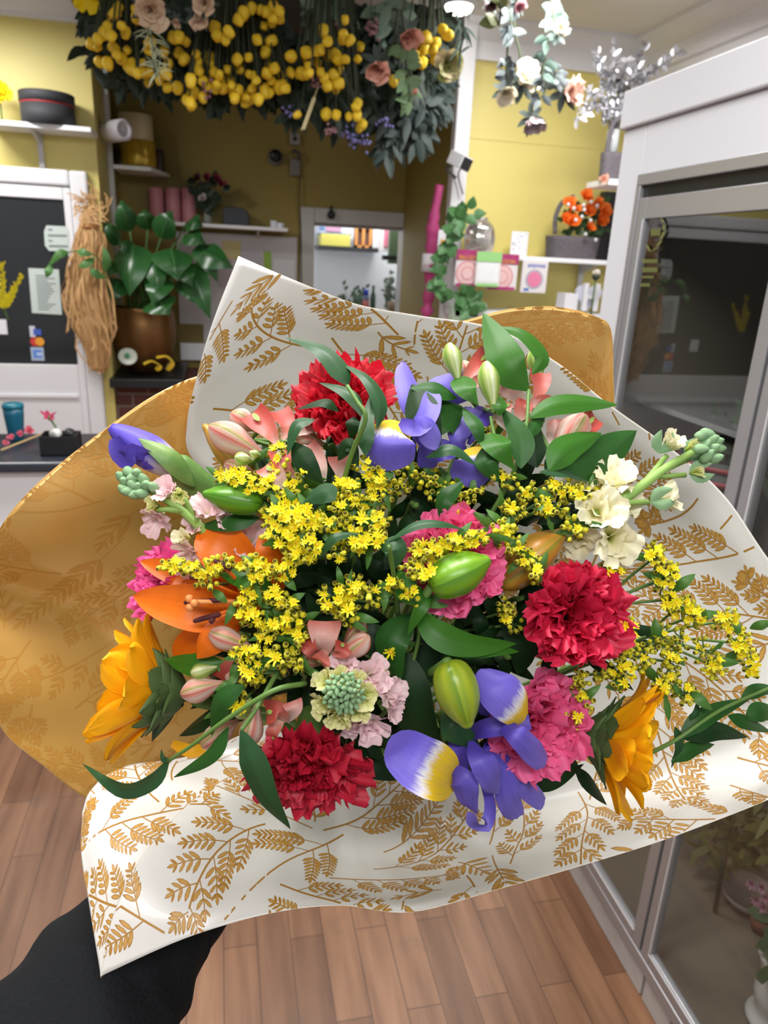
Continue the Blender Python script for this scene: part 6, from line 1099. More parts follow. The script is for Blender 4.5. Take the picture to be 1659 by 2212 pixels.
for (x, y, v) in ((1405, 1085, (.8, .3, .2)), (1425, 980, (.2, .9, .2)), (1480, 985, (.7, .5, .2)), (1488, 1024, (.9, .2, .2))):
    for j in (-1, 1): A = Q_(x, y, -.016); vv = dirv(*v); mb = MB(); ribbon(mb, [A, A+vv*.008+dirv(-v[1]*j, v[0]*j, .3)*.005, A+vv*.017+dirv(-v[1]*j, v[0]*j, .3)*.004], .008, 'leaf', dirv(0, 0, 1), ns=6, nt=4, cup=-.3); mb.build('sepal', M_sbud, t)
t = thing('stock_flower', 'pale pink stock stem with green tip buds over the gold paper', 'flower', Q_(360, 1090)); mb = MB(); mb.tube([Q_(520, 1220, .05), Q_(450, 1155, .02), Q_(390, 1100, .0), Q_(300, 1045, -.012)], [.004, .004, .003, .002], 10, res=16); mb.tube([Q_(425, 1130, .008), Q_(400, 1080, 0), Q_(380, 1055, -.006)], .002, 7); mb.tube([Q_(395, 1105, .0), Q_(360, 1100, -.006), Q_(340, 1102, -.008)], .002, 7); mb.build('stalk', M_sst, t); stem_to(t, Q_(520, 1220, .05), M_sst, .004)
for i, (x, y, R_, o, dr, m, to) in enumerate(((342, 1118, 38, .0, (-.3, -.6, .7), M_stp, 1.4), (335, 1092, 24, -.01, (-.5, .1, .8), M_sty, .9), (364, 1062, 34, -.008, (-.2, .5, .8), M_stp, 1.0), (388, 1070, 24, -.014, (.3, -.2, .9), M_sty, .9), (448, 1108, 36, .012, (.1, .5, .7), M_stp, 1.4), (486, 1120, 34, .016, (.2, .3, .8), M_stp, 1.4), (540, 1168, 46, .03, (.2, .3, .9), M_stp, 1.4), (412, 1196, 40, .008, (-.3, -.5, .8), M_stp, 1.4), (400, 1162, 28, -.002, (-.5, .2, .8), M_stc, .7), (430, 1215, 30, .012, (0, -.5, .8), M_stp, 1.4), (418, 1140, 26, .012, (.1, .4, .8), M_stp, 1.2))): floret(t, x, y, R_*1.25, o, dr, m, i+90, 8, to)
buds_(t, [(278, 1020), (295, 1022), (270, 1040), (286, 1045), (300, 1052), (278, 1062), (294, 1068), (262, 1030), (268, 1058), (310, 1036), (316, 1048), (330, 1052), (288, 1032), (305, 1066)], -.018, (-.5, .4, .8), M_sbud, 22, 32)
# alstroemeria
cor, cor2, crm, grn = (216, 112, 100), (232, 162, 146), (236, 220, 206), (132, 156, 68)
M_ab = mk('coral_bud', cor, .45, ramp=('y', [(0, grn), (.06, cor2), (.2, crm), (.28, cor), (.33, grn), (.40, cor2), (.53, crm), (.62, cor), (.67, grn), (.74, cor2), (.86, crm), (.95, cor), (1, grn)]), streak=(12, .25, (190, 90, 84)), trans=.15); M_ab2 = mk('green_white_bud', (176, 200, 104), .4, ramp=('y', [(i/12, ((232, 236, 204) if i % 4 == 0 else (190, 208, 122) if i % 2 else (132, 174, 66))) for i in range(13)]), trans=.15)
M_ap = mk('coral_petal', (214, 98, 88), .45, trans=.22, ramp=('x', [(0, (228, 196, 180)), (.3, (208, 124, 108)), (.75, (190, 80, 70)), (1, (176, 70, 56))]), streak=(12, .25, (178, 66, 62))); M_apw = mk('white_coral_petal', (232, 200, 190), .45, trans=.22, ramp=('x', [(0, (236, 226, 214)), (.45, (226, 190, 180)), (1, (196, 104, 92))]), streak=(14, .3, (206, 120, 110))); M_apt = mk('green_tip_streak', (140, 160, 74), .5)
ash = [(0, .16), (.2, .42), (.45, .85), (.68, 1), (.86, .78), (1, .3)]
def alstro(label, x, y, buds, petals, o=0):
    t = thing('alstroemeria', label, 'flower', Q_(x, y, o)); hub = Q_(x, y, o+.045)
    for (a, b, wd, m, oo) in buds:
        A, B = Q_(*a, o+oo+.008), Q_(*b, o+oo-.004); mb = MB(); bud(mb, A, B, pxm(*a, wd), 0, (3, .1), 24, ash, dirv(0, .3, 1)); b_ = mb.build('bud', m, t); m2 = MB(); m2.tube([A, (A+hub)/2, hub], .0016, 6, res=6); m2.build('flower_stalk', M_gst2, t)
    for i, (pts, wd, m, N, tip) in enumerate(petals):
        mb = MB(); pp = [(q[0], q[1], D(q[0], q[1], o+(q[2] if len(q) > 2 else 0))) for q in pts]; RB(mb, pp, wd, 'fan' if wd > 40 else 'oval', N, ns=10, nt=8, cup=.3, ruf=.03, seed=i); p_ = mb.build('petal', m, t)
        if tip:
            mb = MB(); e = pp[-1]; s_ = pp[-2]; q0 = P(e[0]*.55+s_[0]*.45, e[1]*.55+s_[1]*.45, e[2]*.55+s_[2]*.45-.0035); mb_ = ribbon(mb, [q0, (q0+P(e[0], e[1], e[2]-.003))/2+CAMM[:, 2]*-.0008, P(e[0], e[1], e[2]-.003)], pxm(e[0], e[1], wd*.2), 'lance', dirv(*N), ns=5, nt=2); mb.build('green_tip', M_apt, p_)
    stem_to(t, hub, M_gst2, .0028); return t
alstro('coral alstroemeria spray at the upper side against white paper', 540, 950, [((572, 985), (455, 922), 70, M_ab, 0), ((560, 930), (500, 892), 52, M_ab, .012), ((548, 995), (508, 988), 30, M_ab2, -.012), ((560, 985), (542, 978), 18, M_ab2, -.014), ((560, 1035), (486, 1000), 44, M_ab, .014), ((700, 960), (640, 935), 46, M_ab, .02), ((690, 990), (640, 975), 44, M_ab, .014)],
       [([(600, 960, 0), (580, 930, -.004), (545, 892, 0)], 60, M_ap, (0, .3, 1), 1), ([(610, 950, .004), (620, 920, .004), (600, 888, .01)], 52, M_ap, (.3, .3, 1), 0), ([(630, 940, .01), (665, 925, .008), (690, 900, .014)], 44, M_apw, (.3, .3, 1), 0), ([(620, 1060, .0), (600, 1030, -.008), (575, 1005, -.004)], 56, M_apw, (0, .3, 1), 1), ([(640, 1030, 0), (615, 1010, -.006), (600, 975, -.002)], 48, M_ap, (.3, .2, 1), 1), ([(700, 1040, .012), (690, 1005, .008), (660, 965, .012)], 52, M_apw, (.1, .2, 1), 0), ([(730, 1050, .014), (738, 1020, .01), (730, 985, .014)], 48, M_apw, (0, .2, 1), 0)])
alstro('green and white alstroemeria buds standing above the heart shaped leaves', 1030, 880, [((992, 830), (970, 742), 42, M_ab2, -.004), ((1068, 890), (1050, 782), 46, M_ab2, -.012), ((1020, 830), (1000, 780), 34, M_ab, .012)], [([(995, 830, .008), (1020, 800, .006), (1055, 762, .012)], 44, M_ap, (.3, .4, 1), 1), ([(1010, 835, .01), (1035, 825, .006), (1055, 830, .012)], 30, M_ap, (0, .4, 1), 0)])
alstro('coral alstroemeria blooms behind the tall ruscus stem at the white paper', 1140, 880, [((1165, 830), (1156, 750), 42, M_ab2, .03), ((1200, 1000), (1262, 898), 78, M_ab, .014)], [([(1140, 880, .02), (1110, 850, .016), (1085, 815, .02)], 60, M_apw, (-.2, .3, 1), 1), ([(1150, 880, .02), (1165, 840, .016), (1165, 805, .02)], 50, M_ap, (.2, .3, 1), 0), ([(1120, 910, .01), (1130, 880, .006), (1135, 865, .01)], 40, M_ap, (0, .3, 1), 0), ([(1100, 930, .006), (1085, 890, .004), (1100, 870, .01)], 40, M_apw, (-.3, .2, 1), 1), ([(1140, 870, .022), (1175, 870, .018), (1195, 880, .02)], 36, M_ap, (.2, -.2, 1), 0), ([(1205, 960, .02), (1250, 935, .004), (1285, 900, .01)], 50, M_ap, (.3, .2, 1), 1), ([(1190, 960, .03), (1200, 930, .03), (1200, 905, .034)], 40, M_apw, (-.2, .2, 1), 0)])
alstro('red and white alstroemeria bloom above the head on pink stock', 705, 1395, [((740, 1400), (786, 1340), 40, M_ab, .006), ((730, 1430), (795, 1375), 48, M_ab, -.006), ((690, 1435), (648, 1425), 40, M_ab, .008)], [([(700, 1420, .004), (700, 1385, -.012), (702, 1342, -.008)], 72, M_apw, (0, .3, 1), 0), ([(700, 1410, .0), (675, 1405, -.014), (662, 1378, -.01)], 44, M_ap, (-.4, .2, 1), 0), ([(705, 1400, -.002), (695, 1425, -.016), (688, 1430, -.012)], 56, M_ap, (0, -.2, 1), 1), ([(715, 1405, 0), (735, 1410, -.014), (742, 1388, -.01)], 44, M_ap, (.4, .1, 1), 1)], .004)
alstro('pink alstroemeria buds beside the sunflower and dark crimson carnation', 520, 1520, [((482, 1474), (392, 1500), 54, M_ab, -.004), ((470, 1440), (412, 1455), 36, M_ab2, 0), ((545, 1400), (452, 1366), 50, M_ab, -.006), ((556, 1520), (534, 1612), 50, M_ab, -.01), ((515, 1555), (438, 1612), 54, M_ab, .006), ((540, 1510), (510, 1550), 36, M_ab2, -.008), ((520, 1440), (500, 1480), 46, M_ab, .012)], [([(620, 1560, -.004), (605, 1535, -.014), (575, 1538, -.012)], 52, M_ap, (-.1, .2, 1), 1), ([(620, 1560, -.002), (635, 1535, -.012), (630, 1515, -.01)], 44, M_apw, (.2, .3, 1), 0), ([(612, 1550, -.004), (590, 1580, -.012), (590, 1600, -.01)], 30, M_ap, (-.3, -.1, 1), 1), ([(520, 1420, .014), (500, 1440, .01), (480, 1470, .012)], 50, M_ap, (-.2, 0, 1), 0), ([(520, 1460, .014), (510, 1490, .01), (490, 1500, .012)], 44, M_apw, (-.2, 0, 1), 0)])
# ruscus and leaves
def sprigs(name, label, stem, leaves, o=0, cat='foliage'):
    t = thing(name, label, cat, Q_(*stem[-1][:2], o)); mb = MB(); mb.tube([Q_(q[0], q[1], o+(q[2] if len(q) > 2 else 0)) for q in stem], [.0018, .0012], 7, res=20); mb.build('stem', M_gst2, t)
    for i, (pts, wd, m, N, kw) in enumerate(leaves):
        mb = MB(); RB(mb, [(q[0], q[1], D(q[0], q[1], o+(q[2] if len(q) > 2 else 0))) for q in pts], wd, kw.pop('pr', 'leaf'), N, ns=16, nt=8, fold=kw.pop('fold', .18), seed=i, **kw); mb.build('leaf', m, t)
    return t
u_ = (0, .3, 1)
sprigs('ruscus_sprig', 'dark ruscus sprig arching across the bright red carnation', [(720, 1120, .05), (760, 980, .0), (790, 905, -.03), (772, 868, -.034), (750, 833, -.034)], [
    ([(752, 834), (735, 800, -.006), (690, 752, -.01), (615, 728, 0)], 52, M_lf2, (.2, .6, .8), {}), ([(787, 905), (765, 862, -.006), (735, 840, -.006), (688, 826, 0)], 34, M_lf2, (.3, .4, .9), {}), ([(815, 925), (822, 870, -.006), (790, 815, -.008), (735, 783, 0)], 40, M_lf2, (.5, .3, .8), {}), ([(790, 985), (790, 930, -.006), (804, 842, 0)], 38, M_lf2, (-.2, .2, 1), {}), ([(732, 888), (700, 868, -.006), (640, 884, 0)], 32, M_dk, (0, .7, .7), {}), ([(680, 905), (640, 918, -.006), (620, 985, 0)], 38, M_lf2, (-.4, .5, .8), {}), ([(632, 955), (660, 1000), (698, 1046, .01)], 52, M_dk, (-.3, .2, 1), {}), ([(725, 1080), (700, 1066), (655, 1086, .004)], 52, M_lf2, u_, {}), ([(765, 900), (762, 920), (758, 950, .01)], 34, M_dk, u_, {}), ([(730, 995, .01), (755, 960), (775, 1010, .01)], 34, M_dk, u_, {})], -.022)
sprigs('ruscus_sprig', 'bright green ruscus sprig rising above the white paper at the top', [(1000, 1210, .06), (1100, 1040, .02), (1135, 930, 0), (1142, 842, 0)], [
    ([(1140, 842), (1100, 795, -.008), (1078, 745, -.008), (1043, 674, .006)], 84, M_lf3, (-.3, .2, 1), dict(pr='lance')), ([(1150, 808), (1172, 770, -.006), (1130, 722, -.008), (1066, 705, 0)], 42, M_lf3, (.4, .3, .9), {}), ([(1144, 902), (1200, 874, -.006), (1270, 868, -.008), (1336, 874, 0)], 52, M_lf3, (0, .5, 1), dict(pr='lance')), ([(1186, 1016), (1225, 968, -.006), (1300, 935, 0)], 64, M_lf3, (.2, .3, 1), dict(pr='lance')), ([(1215, 1010, .008), (1295, 985, .006), (1376, 930, .012)], 92, M_lf, (.2, .2, 1), dict(pr='lance')), ([(1125, 1012), (1125, 945, -.004), (1082, 880, .004)], 54, M_lf, (-.2, .2, 1), {}), ([(1142, 945), (1160, 915), (1182, 880, .01)], 30, M_lf, (.3, .3, 1), {}), ([(1180, 1030, .014), (1200, 990, .016), (1240, 960, .02)], 34, M_lf2, (.3, .3, 1), {}), ([(1160, 1010, .03), (1150, 960, .03), (1160, 900, .034)], 60, M_dk, (0, .2, 1), {}), ([(1165, 1020), (1220, 1020), (1270, 1040, .006)], 30, M_lf2, (0, .7, .8), {})], -.006)
sprigs('leafy_sprig', 'cluster of heart shaped green leaves between the two upper irises and ruscus', [(960, 1180, .06), (1020, 1060, .02), (1070, 990, .0), (1060, 900, 0)], [
    ([(988, 860, .006), (935, 838, .0), (885, 838, .004)], 50, M_lf, (0, .6, .8), {}), ([(890, 830, .006), (915, 900, -.004), (952, 962, .004)], 76, M_dk, (-.3, .1, 1), {}), ([(1000, 880, .012), (945, 905, .008), (930, 950, .012)], 90, M_lf, (0, .2, 1), dict(pr='lance')), ([(996, 812, .0), (1008, 840, -.01), (1034, 876, -.006)], 56, M_lf3, (0, .2, 1), dict(pr='heart')), ([(1058, 936, -.004), (1080, 965, -.018), (1112, 1016, -.01)], 68, M_lf3, (.1, .2, 1), dict(pr='heart')), ([(1046, 962, 0), (1052, 1000, -.008), (1078, 1042, 0)], 52, M_lf, (-.3, .1, 1), {}), ([(1000, 880, 0), (1030, 920, -.012), (1042, 968, -.006)], 38, M_lf, (.3, .2, 1), {}), ([(920, 988, -.004), (975, 970, -.014), (1032, 1006, -.01)], 34, M_lf2, (0, .6, .8), {}), ([(1074, 850, .0), (1080, 875, -.01), (1078, 900, -.006)], 34, M_lf3, (.1, .1, 1), {}), ([(1000, 1040, .006), (960, 1080, .002), (950, 1130, .01)], 40, M_lf, (-.3, .1, 1), {})], .0)
sprigs('leafy_sprig', 'slim grey green leaves lying over the middle pink carnation and yellow sprays', [(860, 1330, .04), (850, 1240, 0), (840, 1180, -.03)], [
    ([(838, 1170, -.004), (900, 1134, -.012), (960, 1132, -.012), (1008, 1146, -.004)], 26, M_lf2, (0, .7, .7), {}), ([(818, 1174), (856, 1186, -.008), (846, 1236, 0)], 54, M_lf2, (.2, .2, 1), {}), ([(692, 1202), (725, 1160, -.008), (792, 1154, 0)], 24, M_lf2, (0, .6, .8), {}), ([(860, 1232, .01), (885, 1280, .004), (935, 1290, .01)], 56, M_lf3, (-.2, .1, 1), {}), ([(932, 1282, .01), (905, 1320, .006), (880, 1372, .014)], 30, M_lf3, (-.3, 0, 1), {})], -.014)
sprigs('lily_leaves', 'broad lily leaves in the dark middle of the bouquet', [(760, 1620, .08), (860, 1500, .03), (900, 1400, .012), (905, 1330, .0)], [
    ([(905, 1320), (945, 1368, -.01), (1020, 1392, -.01), (1116, 1390, 0)], 66, M_lf3, (-.1, .5, .9), dict(pr='lance')), ([(955, 1424), (1000, 1402, -.006), (1060, 1402, -.006), (1122, 1408, 0)], 44, M_lf3, (0, .4, 1), {}), ([(895, 1325, .01), (842, 1390), (862, 1480, .008)], 76, M_lf, (-.4, .1, 1), dict(pr='lance')), ([(880, 1410, .016), (885, 1520, .008), (948, 1650, .016)], 100, M_dk, (-.2, .1, 1), dict(pr='lance')), ([(955, 1545, .0), (985, 1580, -.01), (1038, 1614, -.002)], 58, M_lf2, (-.2, .2, 1), dict(pr='lance')), ([(600, 1300, .004), (540, 1252, -.008), (472, 1238, -.004)], 56, M_lf3, (.2, .4, 1), dict(pr='lance')), ([(560, 1118, .01), (500, 1128, .002), (432, 1136, .008)], 42, M_lf, (0, .5, 1), dict(pr='lance')), ([(482, 1430, .004), (420, 1436, -.006), (356, 1424, .0)], 52, M_lf3, (0, .3, 1), dict(pr='lance')), ([(900, 1350, .024), (960, 1440, .02), (1060, 1480, .026)], 90, M_dk, (.1, .2, 1), dict(pr='lance')), ([(870, 1380, .02), (800, 1380, .018), (740, 1330, .024)], 70, M_dk, (-.2, .3, 1), dict(pr='lance')), ([(1090, 1330, .03), (1130, 1400, .026), (1120, 1460, .03)], 70, M_dk, (.2, .1, 1), dict(pr='lance')), ([(1140, 1700, .02), (1200, 1690, .016), (1262, 1650, .02)], 40, M_dk, (.1, -.2, 1), {})], .006)
sprigs('ruscus_leaf', 'long single ruscus leaf hanging over the dark crimson carnation', [(600, 1450, .03), (560, 1520, .0), (522, 1578, -.012)], [([(520, 1576), (545, 1650, -.012), (578, 1730, -.012), (628, 1792, 0)], 70, M_lf2, (-.4, .2, 1), {})], -.028)
sprigs('ruscus_sprig', 'ruscus sprig trailing out past the sunflower onto the gold paper edge', [(660, 1476, .01), (590, 1492, -.01), (492, 1552, -.014), (420, 1606, -.012), (362, 1645, -.006)], [
    ([(366, 1640), (330, 1686, -.01), (262, 1706, -.012), (178, 1650, .01)], 40, M_lf2, (-.1, .7, .8), dict(ruf=.04)), ([(494, 1570), (455, 1632, -.008), (374, 1680, 0)], 36, M_lf, (-.3, .4, .9), {}), ([(528, 1480), (475, 1518, -.006), (456, 1590, 0)], 46, M_lf, (-.3, .2, 1), {}), ([(365, 1640), (352, 1640, -.004), (348, 1618, 0)], 14, M_lf2, (-.3, .2, 1), {})], -.02)
sprigs('ruscus_sprig', 'ruscus sprig sticking out over the white paper beside the second sunflower', [(1330, 1660, .04), (1450, 1604, -.002), (1560, 1532, -.012), (1700, 1470, -.006)], [
    ([(1465, 1596), (1530, 1545, -.006), (1622, 1508, .004)], 42, M_lf, (.1, .4, 1), {}), ([(1475, 1596), (1545, 1578, -.004), (1616, 1592, .004)], 44, M_dk, (0, .4, 1), {}), ([(1450, 1646), (1495, 1620, -.004), (1544, 1608, .004)], 36, M_lf, (.2, .2, 1), {}), ([(1572, 1546), (1615, 1562, -.004), (1668, 1582, .004)], 30, M_lf, (.1, .3, 1), {}), ([(1610, 1552), (1650, 1536, -.004), (1700, 1552, .004)], 42, M_lf, (0, .4, 1), {}), ([(1458, 1570), (1470, 1610, -.004), (1450, 1660, .004)], 30, M_lf2, (.5, .1, 1), {}), ([(1490, 1560), (1505, 1540, -.002), (1508, 1510, .004)], 20, M_lf2, (.4, .1, 1), {}), ([(1600, 1510), (1640, 1490, -.004), (1690, 1490, .004)], 30, M_lf, (0, .4, 1), {})], .0)
# deep filler foliage that closes the gaps between the stems
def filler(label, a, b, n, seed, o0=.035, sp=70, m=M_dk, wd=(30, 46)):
    r = rnd(seed); t = thing('foliage_stem', label, 'foliage', Q_(*b, o0)); mb = MB(); mb.tube([BIND, Q_((a[0]+b[0])/2, (a[1]+b[1])/2, o0+.05), Q_(*b, o0)], .002, 6, res=12); mb.build('stem', M_gst2, t)
    for i in range(n):
        q = r.rand(); x, y = a[0]+(b[0]-a[0])*q+r.normal()*sp*.5, a[1]+(b[1]-a[1])*q+r.normal()*sp*.5; th = math.atan2(b[1]-a[1], b[0]-a[0])+r.normal()*.9; L = r.uniform(70, 140); o = o0+.03*r.rand()+.02*(1-q); mb = MB()
        RB(mb, [(x, y, D(x, y, o)), (x+.5*L*math.cos(th), y+.5*L*math.sin(th), D(x+.5*L*math.cos(th), y+.5*L*math.sin(th), o-.008)), (x+L*math.cos(th), y+L*math.sin(th), D(x+L*math.cos(th), y+L*math.sin(th), o))], r.uniform(*wd), 'leaf', (r.normal()*.5, r.normal()*.5, 1), ns=8, nt=4, fold=.2); mb.build('leaf', m, t)
for i, (lb, a, b, n) in enumerate((('behind the red carnation', (760, 1160), (700, 960), 16), ('below the upper irises', (850, 1200), (960, 1030), 20), ('under the bright ruscus sprig', (1000, 1180), (1160, 1070), 22), ('behind the cream stock', (1080, 1220), (1230, 1110), 14), ('around the crimson carnation', (1020, 1340), (1290, 1400), 20), ('behind the swirled pink carnation', (960, 1480), (1240, 1620), 18), ('under the large iris', (880, 1500), (960, 1600), 14), ('behind the pink stock', (720, 1480), (780, 1580), 16), ('under the yellow sprays at the centre', (840, 1340), (640, 1200), 30), ('behind the orange lily', (700, 1330), (500, 1280), 20), ('beside the sunflower bracts', (620, 1450), (450, 1500), 16), ('below the yellow sprays at the red bloom', (720, 1420), (560, 1420), 18), ('behind the coral spray', (660, 1120), (590, 1040), 12), ('between the crimson and the middle pink carnation', (960, 1400), (1130, 1290), 20), ('between the first iris and the middle pink carnation', (820, 1240), (900, 1090), 18), ('above the swirled pink carnation', (960, 1460), (1100, 1420), 16), ('beside the red white bloom', (760, 1420), (680, 1480), 12))):
    filler('dark leafy stem deep in the bouquet ' + lb, a, b, n, i+300)
# solidago
M_sg = mk('solidago_yellow', (246, 232, 22), .55, trans=.15); M_sgc = mk('solidago_centre', (228, 192, 18), .7); M_sgb = mk('solidago_bud', (206, 200, 52), .55); M_sgd = mk('solidago_bud_mouth', (112, 100, 26), .8); M_sgl = mk('solidago_leaf', (74, 120, 46), .5, trans=.12)
def proto(mb, mats):
    o = mb.build('proto', mats, base=(0, 0, 0)); me = o.data; bpy.data.objects.remove(o); return me
def mk_open(seed):
    r = rnd(seed); mb = MB(); M = np.eye(4)
    for i in range(11): V = petal(.0042*(1+.2*r.normal()), .0019, .6+.3*r.rand(), 1.2+.4*r.rand(), 'strap', .2, 0, 2, 0, i, 3, 2, .0007, 0); mb.grid(put(V, M, i*.571+.1*r.normal()))
    mb.lathe([(.0014, -.002), (.0019, 0), (.0014, .0012), (.0004, .0016)], (0, 0, 0), n=7, mi=1); mb.lathe([(.0006, -.0055), (.0015, -.004), (.0018, 0)], (0, 0, 0), n=7, mi=2); return proto(mb, [M_sg, M_sgc, M_sgb])
def mk_bud(op):
    mb = MB(); mb.lathe([(.0005, -.004), (.0014, -.003), (.0017, -.001), (.0016, .0006), (.0011, .0009)], (0, 0, 0), n=8, mi=0); mb.lathe([(.0011, .00092), (.0006, .0004), (.0001, .0003)], (0, 0, 0), n=8, mi=1 if op else 2); return proto(mb, [M_sgb, M_sgd, M_sg])
OPN = [mk_open(i) for i in range(4)]; BUD = [mk_bud(0), mk_bud(1)]
def solidago(label, blobs, seed, o=-.012, face=(0, .15, 1), leaves=14, lw=15):
    """blobs: (px, py, rx, ry, open florets, buds)"""
    r = rnd(seed); cx_ = np.mean([b[0] for b in blobs]); cy_ = np.mean([b[1] for b in blobs]); t = thing('solidago_spray', label, 'flower', Q_(cx_, cy_, o)); st = MB(); root = Q_(cx_+(800-cx_)*.2, cy_+(1360-cy_)*.2, o+.06)
    st.tube([BIND, BIND*.4+root*.6, root], .0018, 6, res=10)
    for (x, y, rx, ry, no, nb) in blobs:
        no, nb, rx, ry = round(no*.62), nb+round(no*.75), rx*1.1, ry*1.12; hub = Q_(x, y, o+.022); st.tube([root, root*.5+hub*.5+CAMM[:, 2]*.004, hub], .0011, 5, res=8); pts = []
        for k in range(no+nb):
            for _ in range(12):
                a = r.rand()*6.28; q = math.sqrt(r.rand())*(.78 if k < no else 1.12); u, v = x+rx*q*math.cos(a), y+ry*q*math.sin(a)
                if all((u-c[0])**2+(v-c[1])**2 > (13 if k < no else 10)**2 for c in pts): break
            pts.append((u, v)); C = Q_(u, v, o+.014*q*q+.008*r.normal()*.5-(.004 if k < no else 0)); ax = dirv(face[0]+(u-x)/max(rx, 20)*.7+.3*r.normal(), face[1]-(v-y)/max(ry, 20)*.7+.3*r.normal(), face[2])
            sc = (1.0+.25*r.normal()*.6) if k < no else .85+.35*r.rand()
            inst(OPN[r.randint(4)] if k < no else BUD[int(r.rand() < .75)], 'floret' if k < no else 'bud', t, frame(C, ax, max(.7, sc)*(.78 if k < no else 1.0), r.rand()*6))
            b = hub+(C-hub)*.25; st.tube([b, (b+C)/2+ax*-.003, C-ax*.004], .0006, 4, res=4)
    st.build('stem', M_gst2, t)
    for k in range(leaves):
        b = blobs[r.randint(len(blobs))]; a = r.rand()*6.28; x, y = b[0]+b[2]*.5*r.normal(), b[1]+b[3]*.5*r.normal(); L = r.uniform(40, 75); mb = MB()
        RB(mb, [(x, y, D(x, y, o+.018)), (x+.5*L*math.cos(a), y+.5*L*math.sin(a), D(x, y, o+.010)), (x+L*math.cos(a), y+L*math.sin(a), D(x, y, o+.012))], lw+6*r.rand(), 'lance', (r.normal()*.4, r.normal()*.4, 1), ns=7, nt=4, fold=.2); mb.build('leaf', M_sgl, t)
    return t
solidago('yellow solidago spray beside the coral alstroemeria at the upper side', [(502, 1030, 36, 20, 11, 3), (545, 1048, 34, 22, 11, 4), (585, 1052, 26, 22, 8, 3), (606, 992, 26, 34, 7, 8), (640, 1040, 30, 30, 5, 12), (625, 1075, 30, 18, 6, 6)], 1)
solidago('densest bright yellow solidago cluster at the centre of the bouquet', [(612, 1118, 46, 32, 20, 2), (660, 1118, 36, 28, 14, 3), (612, 1160, 40, 26, 14, 4), (666, 1170, 34, 34, 10, 5), (640, 1205, 34, 18, 7, 6), (606, 1232, 30, 18, 6, 5)], 2, -.02)
solidago('tall solidago spray under the red carnation and first iris', [(800, 1005, 34, 24, 7, 7), (815, 1035, 24, 18, 5, 4), (748, 1060, 34, 24, 8, 8), (772, 1082, 26, 20, 5, 7), (820, 1070, 24, 24, 3, 12), (735, 1100, 24, 20, 2, 12)], 3)
solidago('solidago spray in the middle with many closed buds', [(800, 1130, 40, 30, 10, 10), (770, 1170, 34, 20, 8, 8), (815, 1165, 22, 20, 6, 6), (745, 1135, 26, 26, 3, 12), (725, 1190, 24, 20, 2, 10), (700, 1130, 24, 24, 3, 8)], 4, -.016)
solidago('solidago spray reaching from the centre towards the lily bud', [(722, 1295, 34, 28, 9, 8), (762, 1268, 28, 22, 5, 9), (845, 1262, 26, 16, 4, 6), (880, 1272, 24, 16, 3, 6), (905, 1300, 18, 16, 0, 7), (750, 1325, 30, 26, 3, 14), (800, 1290, 24, 20, 1, 10)], 5, -.014)
solidago('solidago spray between the orange lily and the red white bloom', [(535, 1290, 28, 22, 6, 6), (590, 1290, 26, 20, 6, 5), (620, 1310, 24, 24, 2, 14), (540, 1330, 26, 22, 6, 5), (585, 1360, 30, 26, 10, 6), (630, 1345, 26, 24, 7, 9), (645, 1385, 22, 22, 2, 10)], 6, -.016)
solidago('lower solidago spray dropping towards the pink alstroemeria buds', [(522, 1410, 26, 28, 7, 6), (560, 1420, 24, 28, 5, 9), (610, 1420, 24, 28, 1, 14), (540, 1460, 26, 20, 5, 7), (505, 1495, 24, 18, 4, 5), (520, 1520, 16, 14, 3, 4), (640, 1430, 18, 22, 0, 9)], 7, -.018)
solidago('thin solidago twig lying across the orange lily', [(385, 1225, 40, 13, 8, 6), (440, 1232, 26, 20, 7, 6), (480, 1215, 24, 14, 2, 8), (445, 1265, 22, 12, 0, 6), (545, 1220, 30, 18, 5, 7), (562, 1245, 22, 16, 3, 7)], 8, -.026, leaves=3)
solidago('solidago twig lying over the middle pink carnation above the bud', [(925, 1190, 36, 20, 8, 12), (985, 1172, 34, 16, 10, 4), (1030, 1162, 24, 16, 5, 5), (895, 1228, 26, 18, 2, 12), (925, 1242, 20, 14, 4, 4)], 9, -.026, leaves=3)
solidago('shaded solidago spray behind the upper irises', [(880, 1015, 30, 22, 0, 16), (925, 1030, 34, 22, 1, 18), (950, 1060, 30, 20, 0, 14), (860, 1050, 26, 20, 1, 12), (985, 1060, 24, 26, 0, 16), (1050, 930, 18, 22, 0, 9)], 10, .012)
solidago('solidago spray with round yellow buds under the cream stock', [(1085, 1030, 24, 24, 1, 8), (1130, 1060, 24, 22, 1, 10), (1220, 1052, 40, 20, 6, 12), (1270, 1068, 32, 16, 3, 10), (1110, 1100, 26, 20, 2, 14), (1190, 1095, 36, 22, 4, 14), (1080, 1150, 30, 20, 3, 12)], 11, -.01)
solidago('solidago twig of buds hanging over the orange olive lily bud', [(1085, 1140, 26, 16, 2, 12), (1110, 1178, 26, 20, 2, 14), (1140, 1208, 24, 18, 3, 12), (1158, 1240, 14, 18, 1, 8), (1240, 1140, 22, 26, 2, 8), (1320, 1232, 24, 12, 5, 5)], 12, -.016)
solidago('branched solidago spray spreading over the white paper towards the picture edge', [(1418, 1200, 20, 26, 9, 2), (1436, 1250, 20, 36, 12, 3), (1450, 1295, 16, 24, 5, 4), (1355, 1375, 22, 44, 14, 6), (1345, 1450, 24, 36, 10, 10), (1455, 1240, 14, 24, 4, 2)], 13, -.018, leaves=6, lw=20)
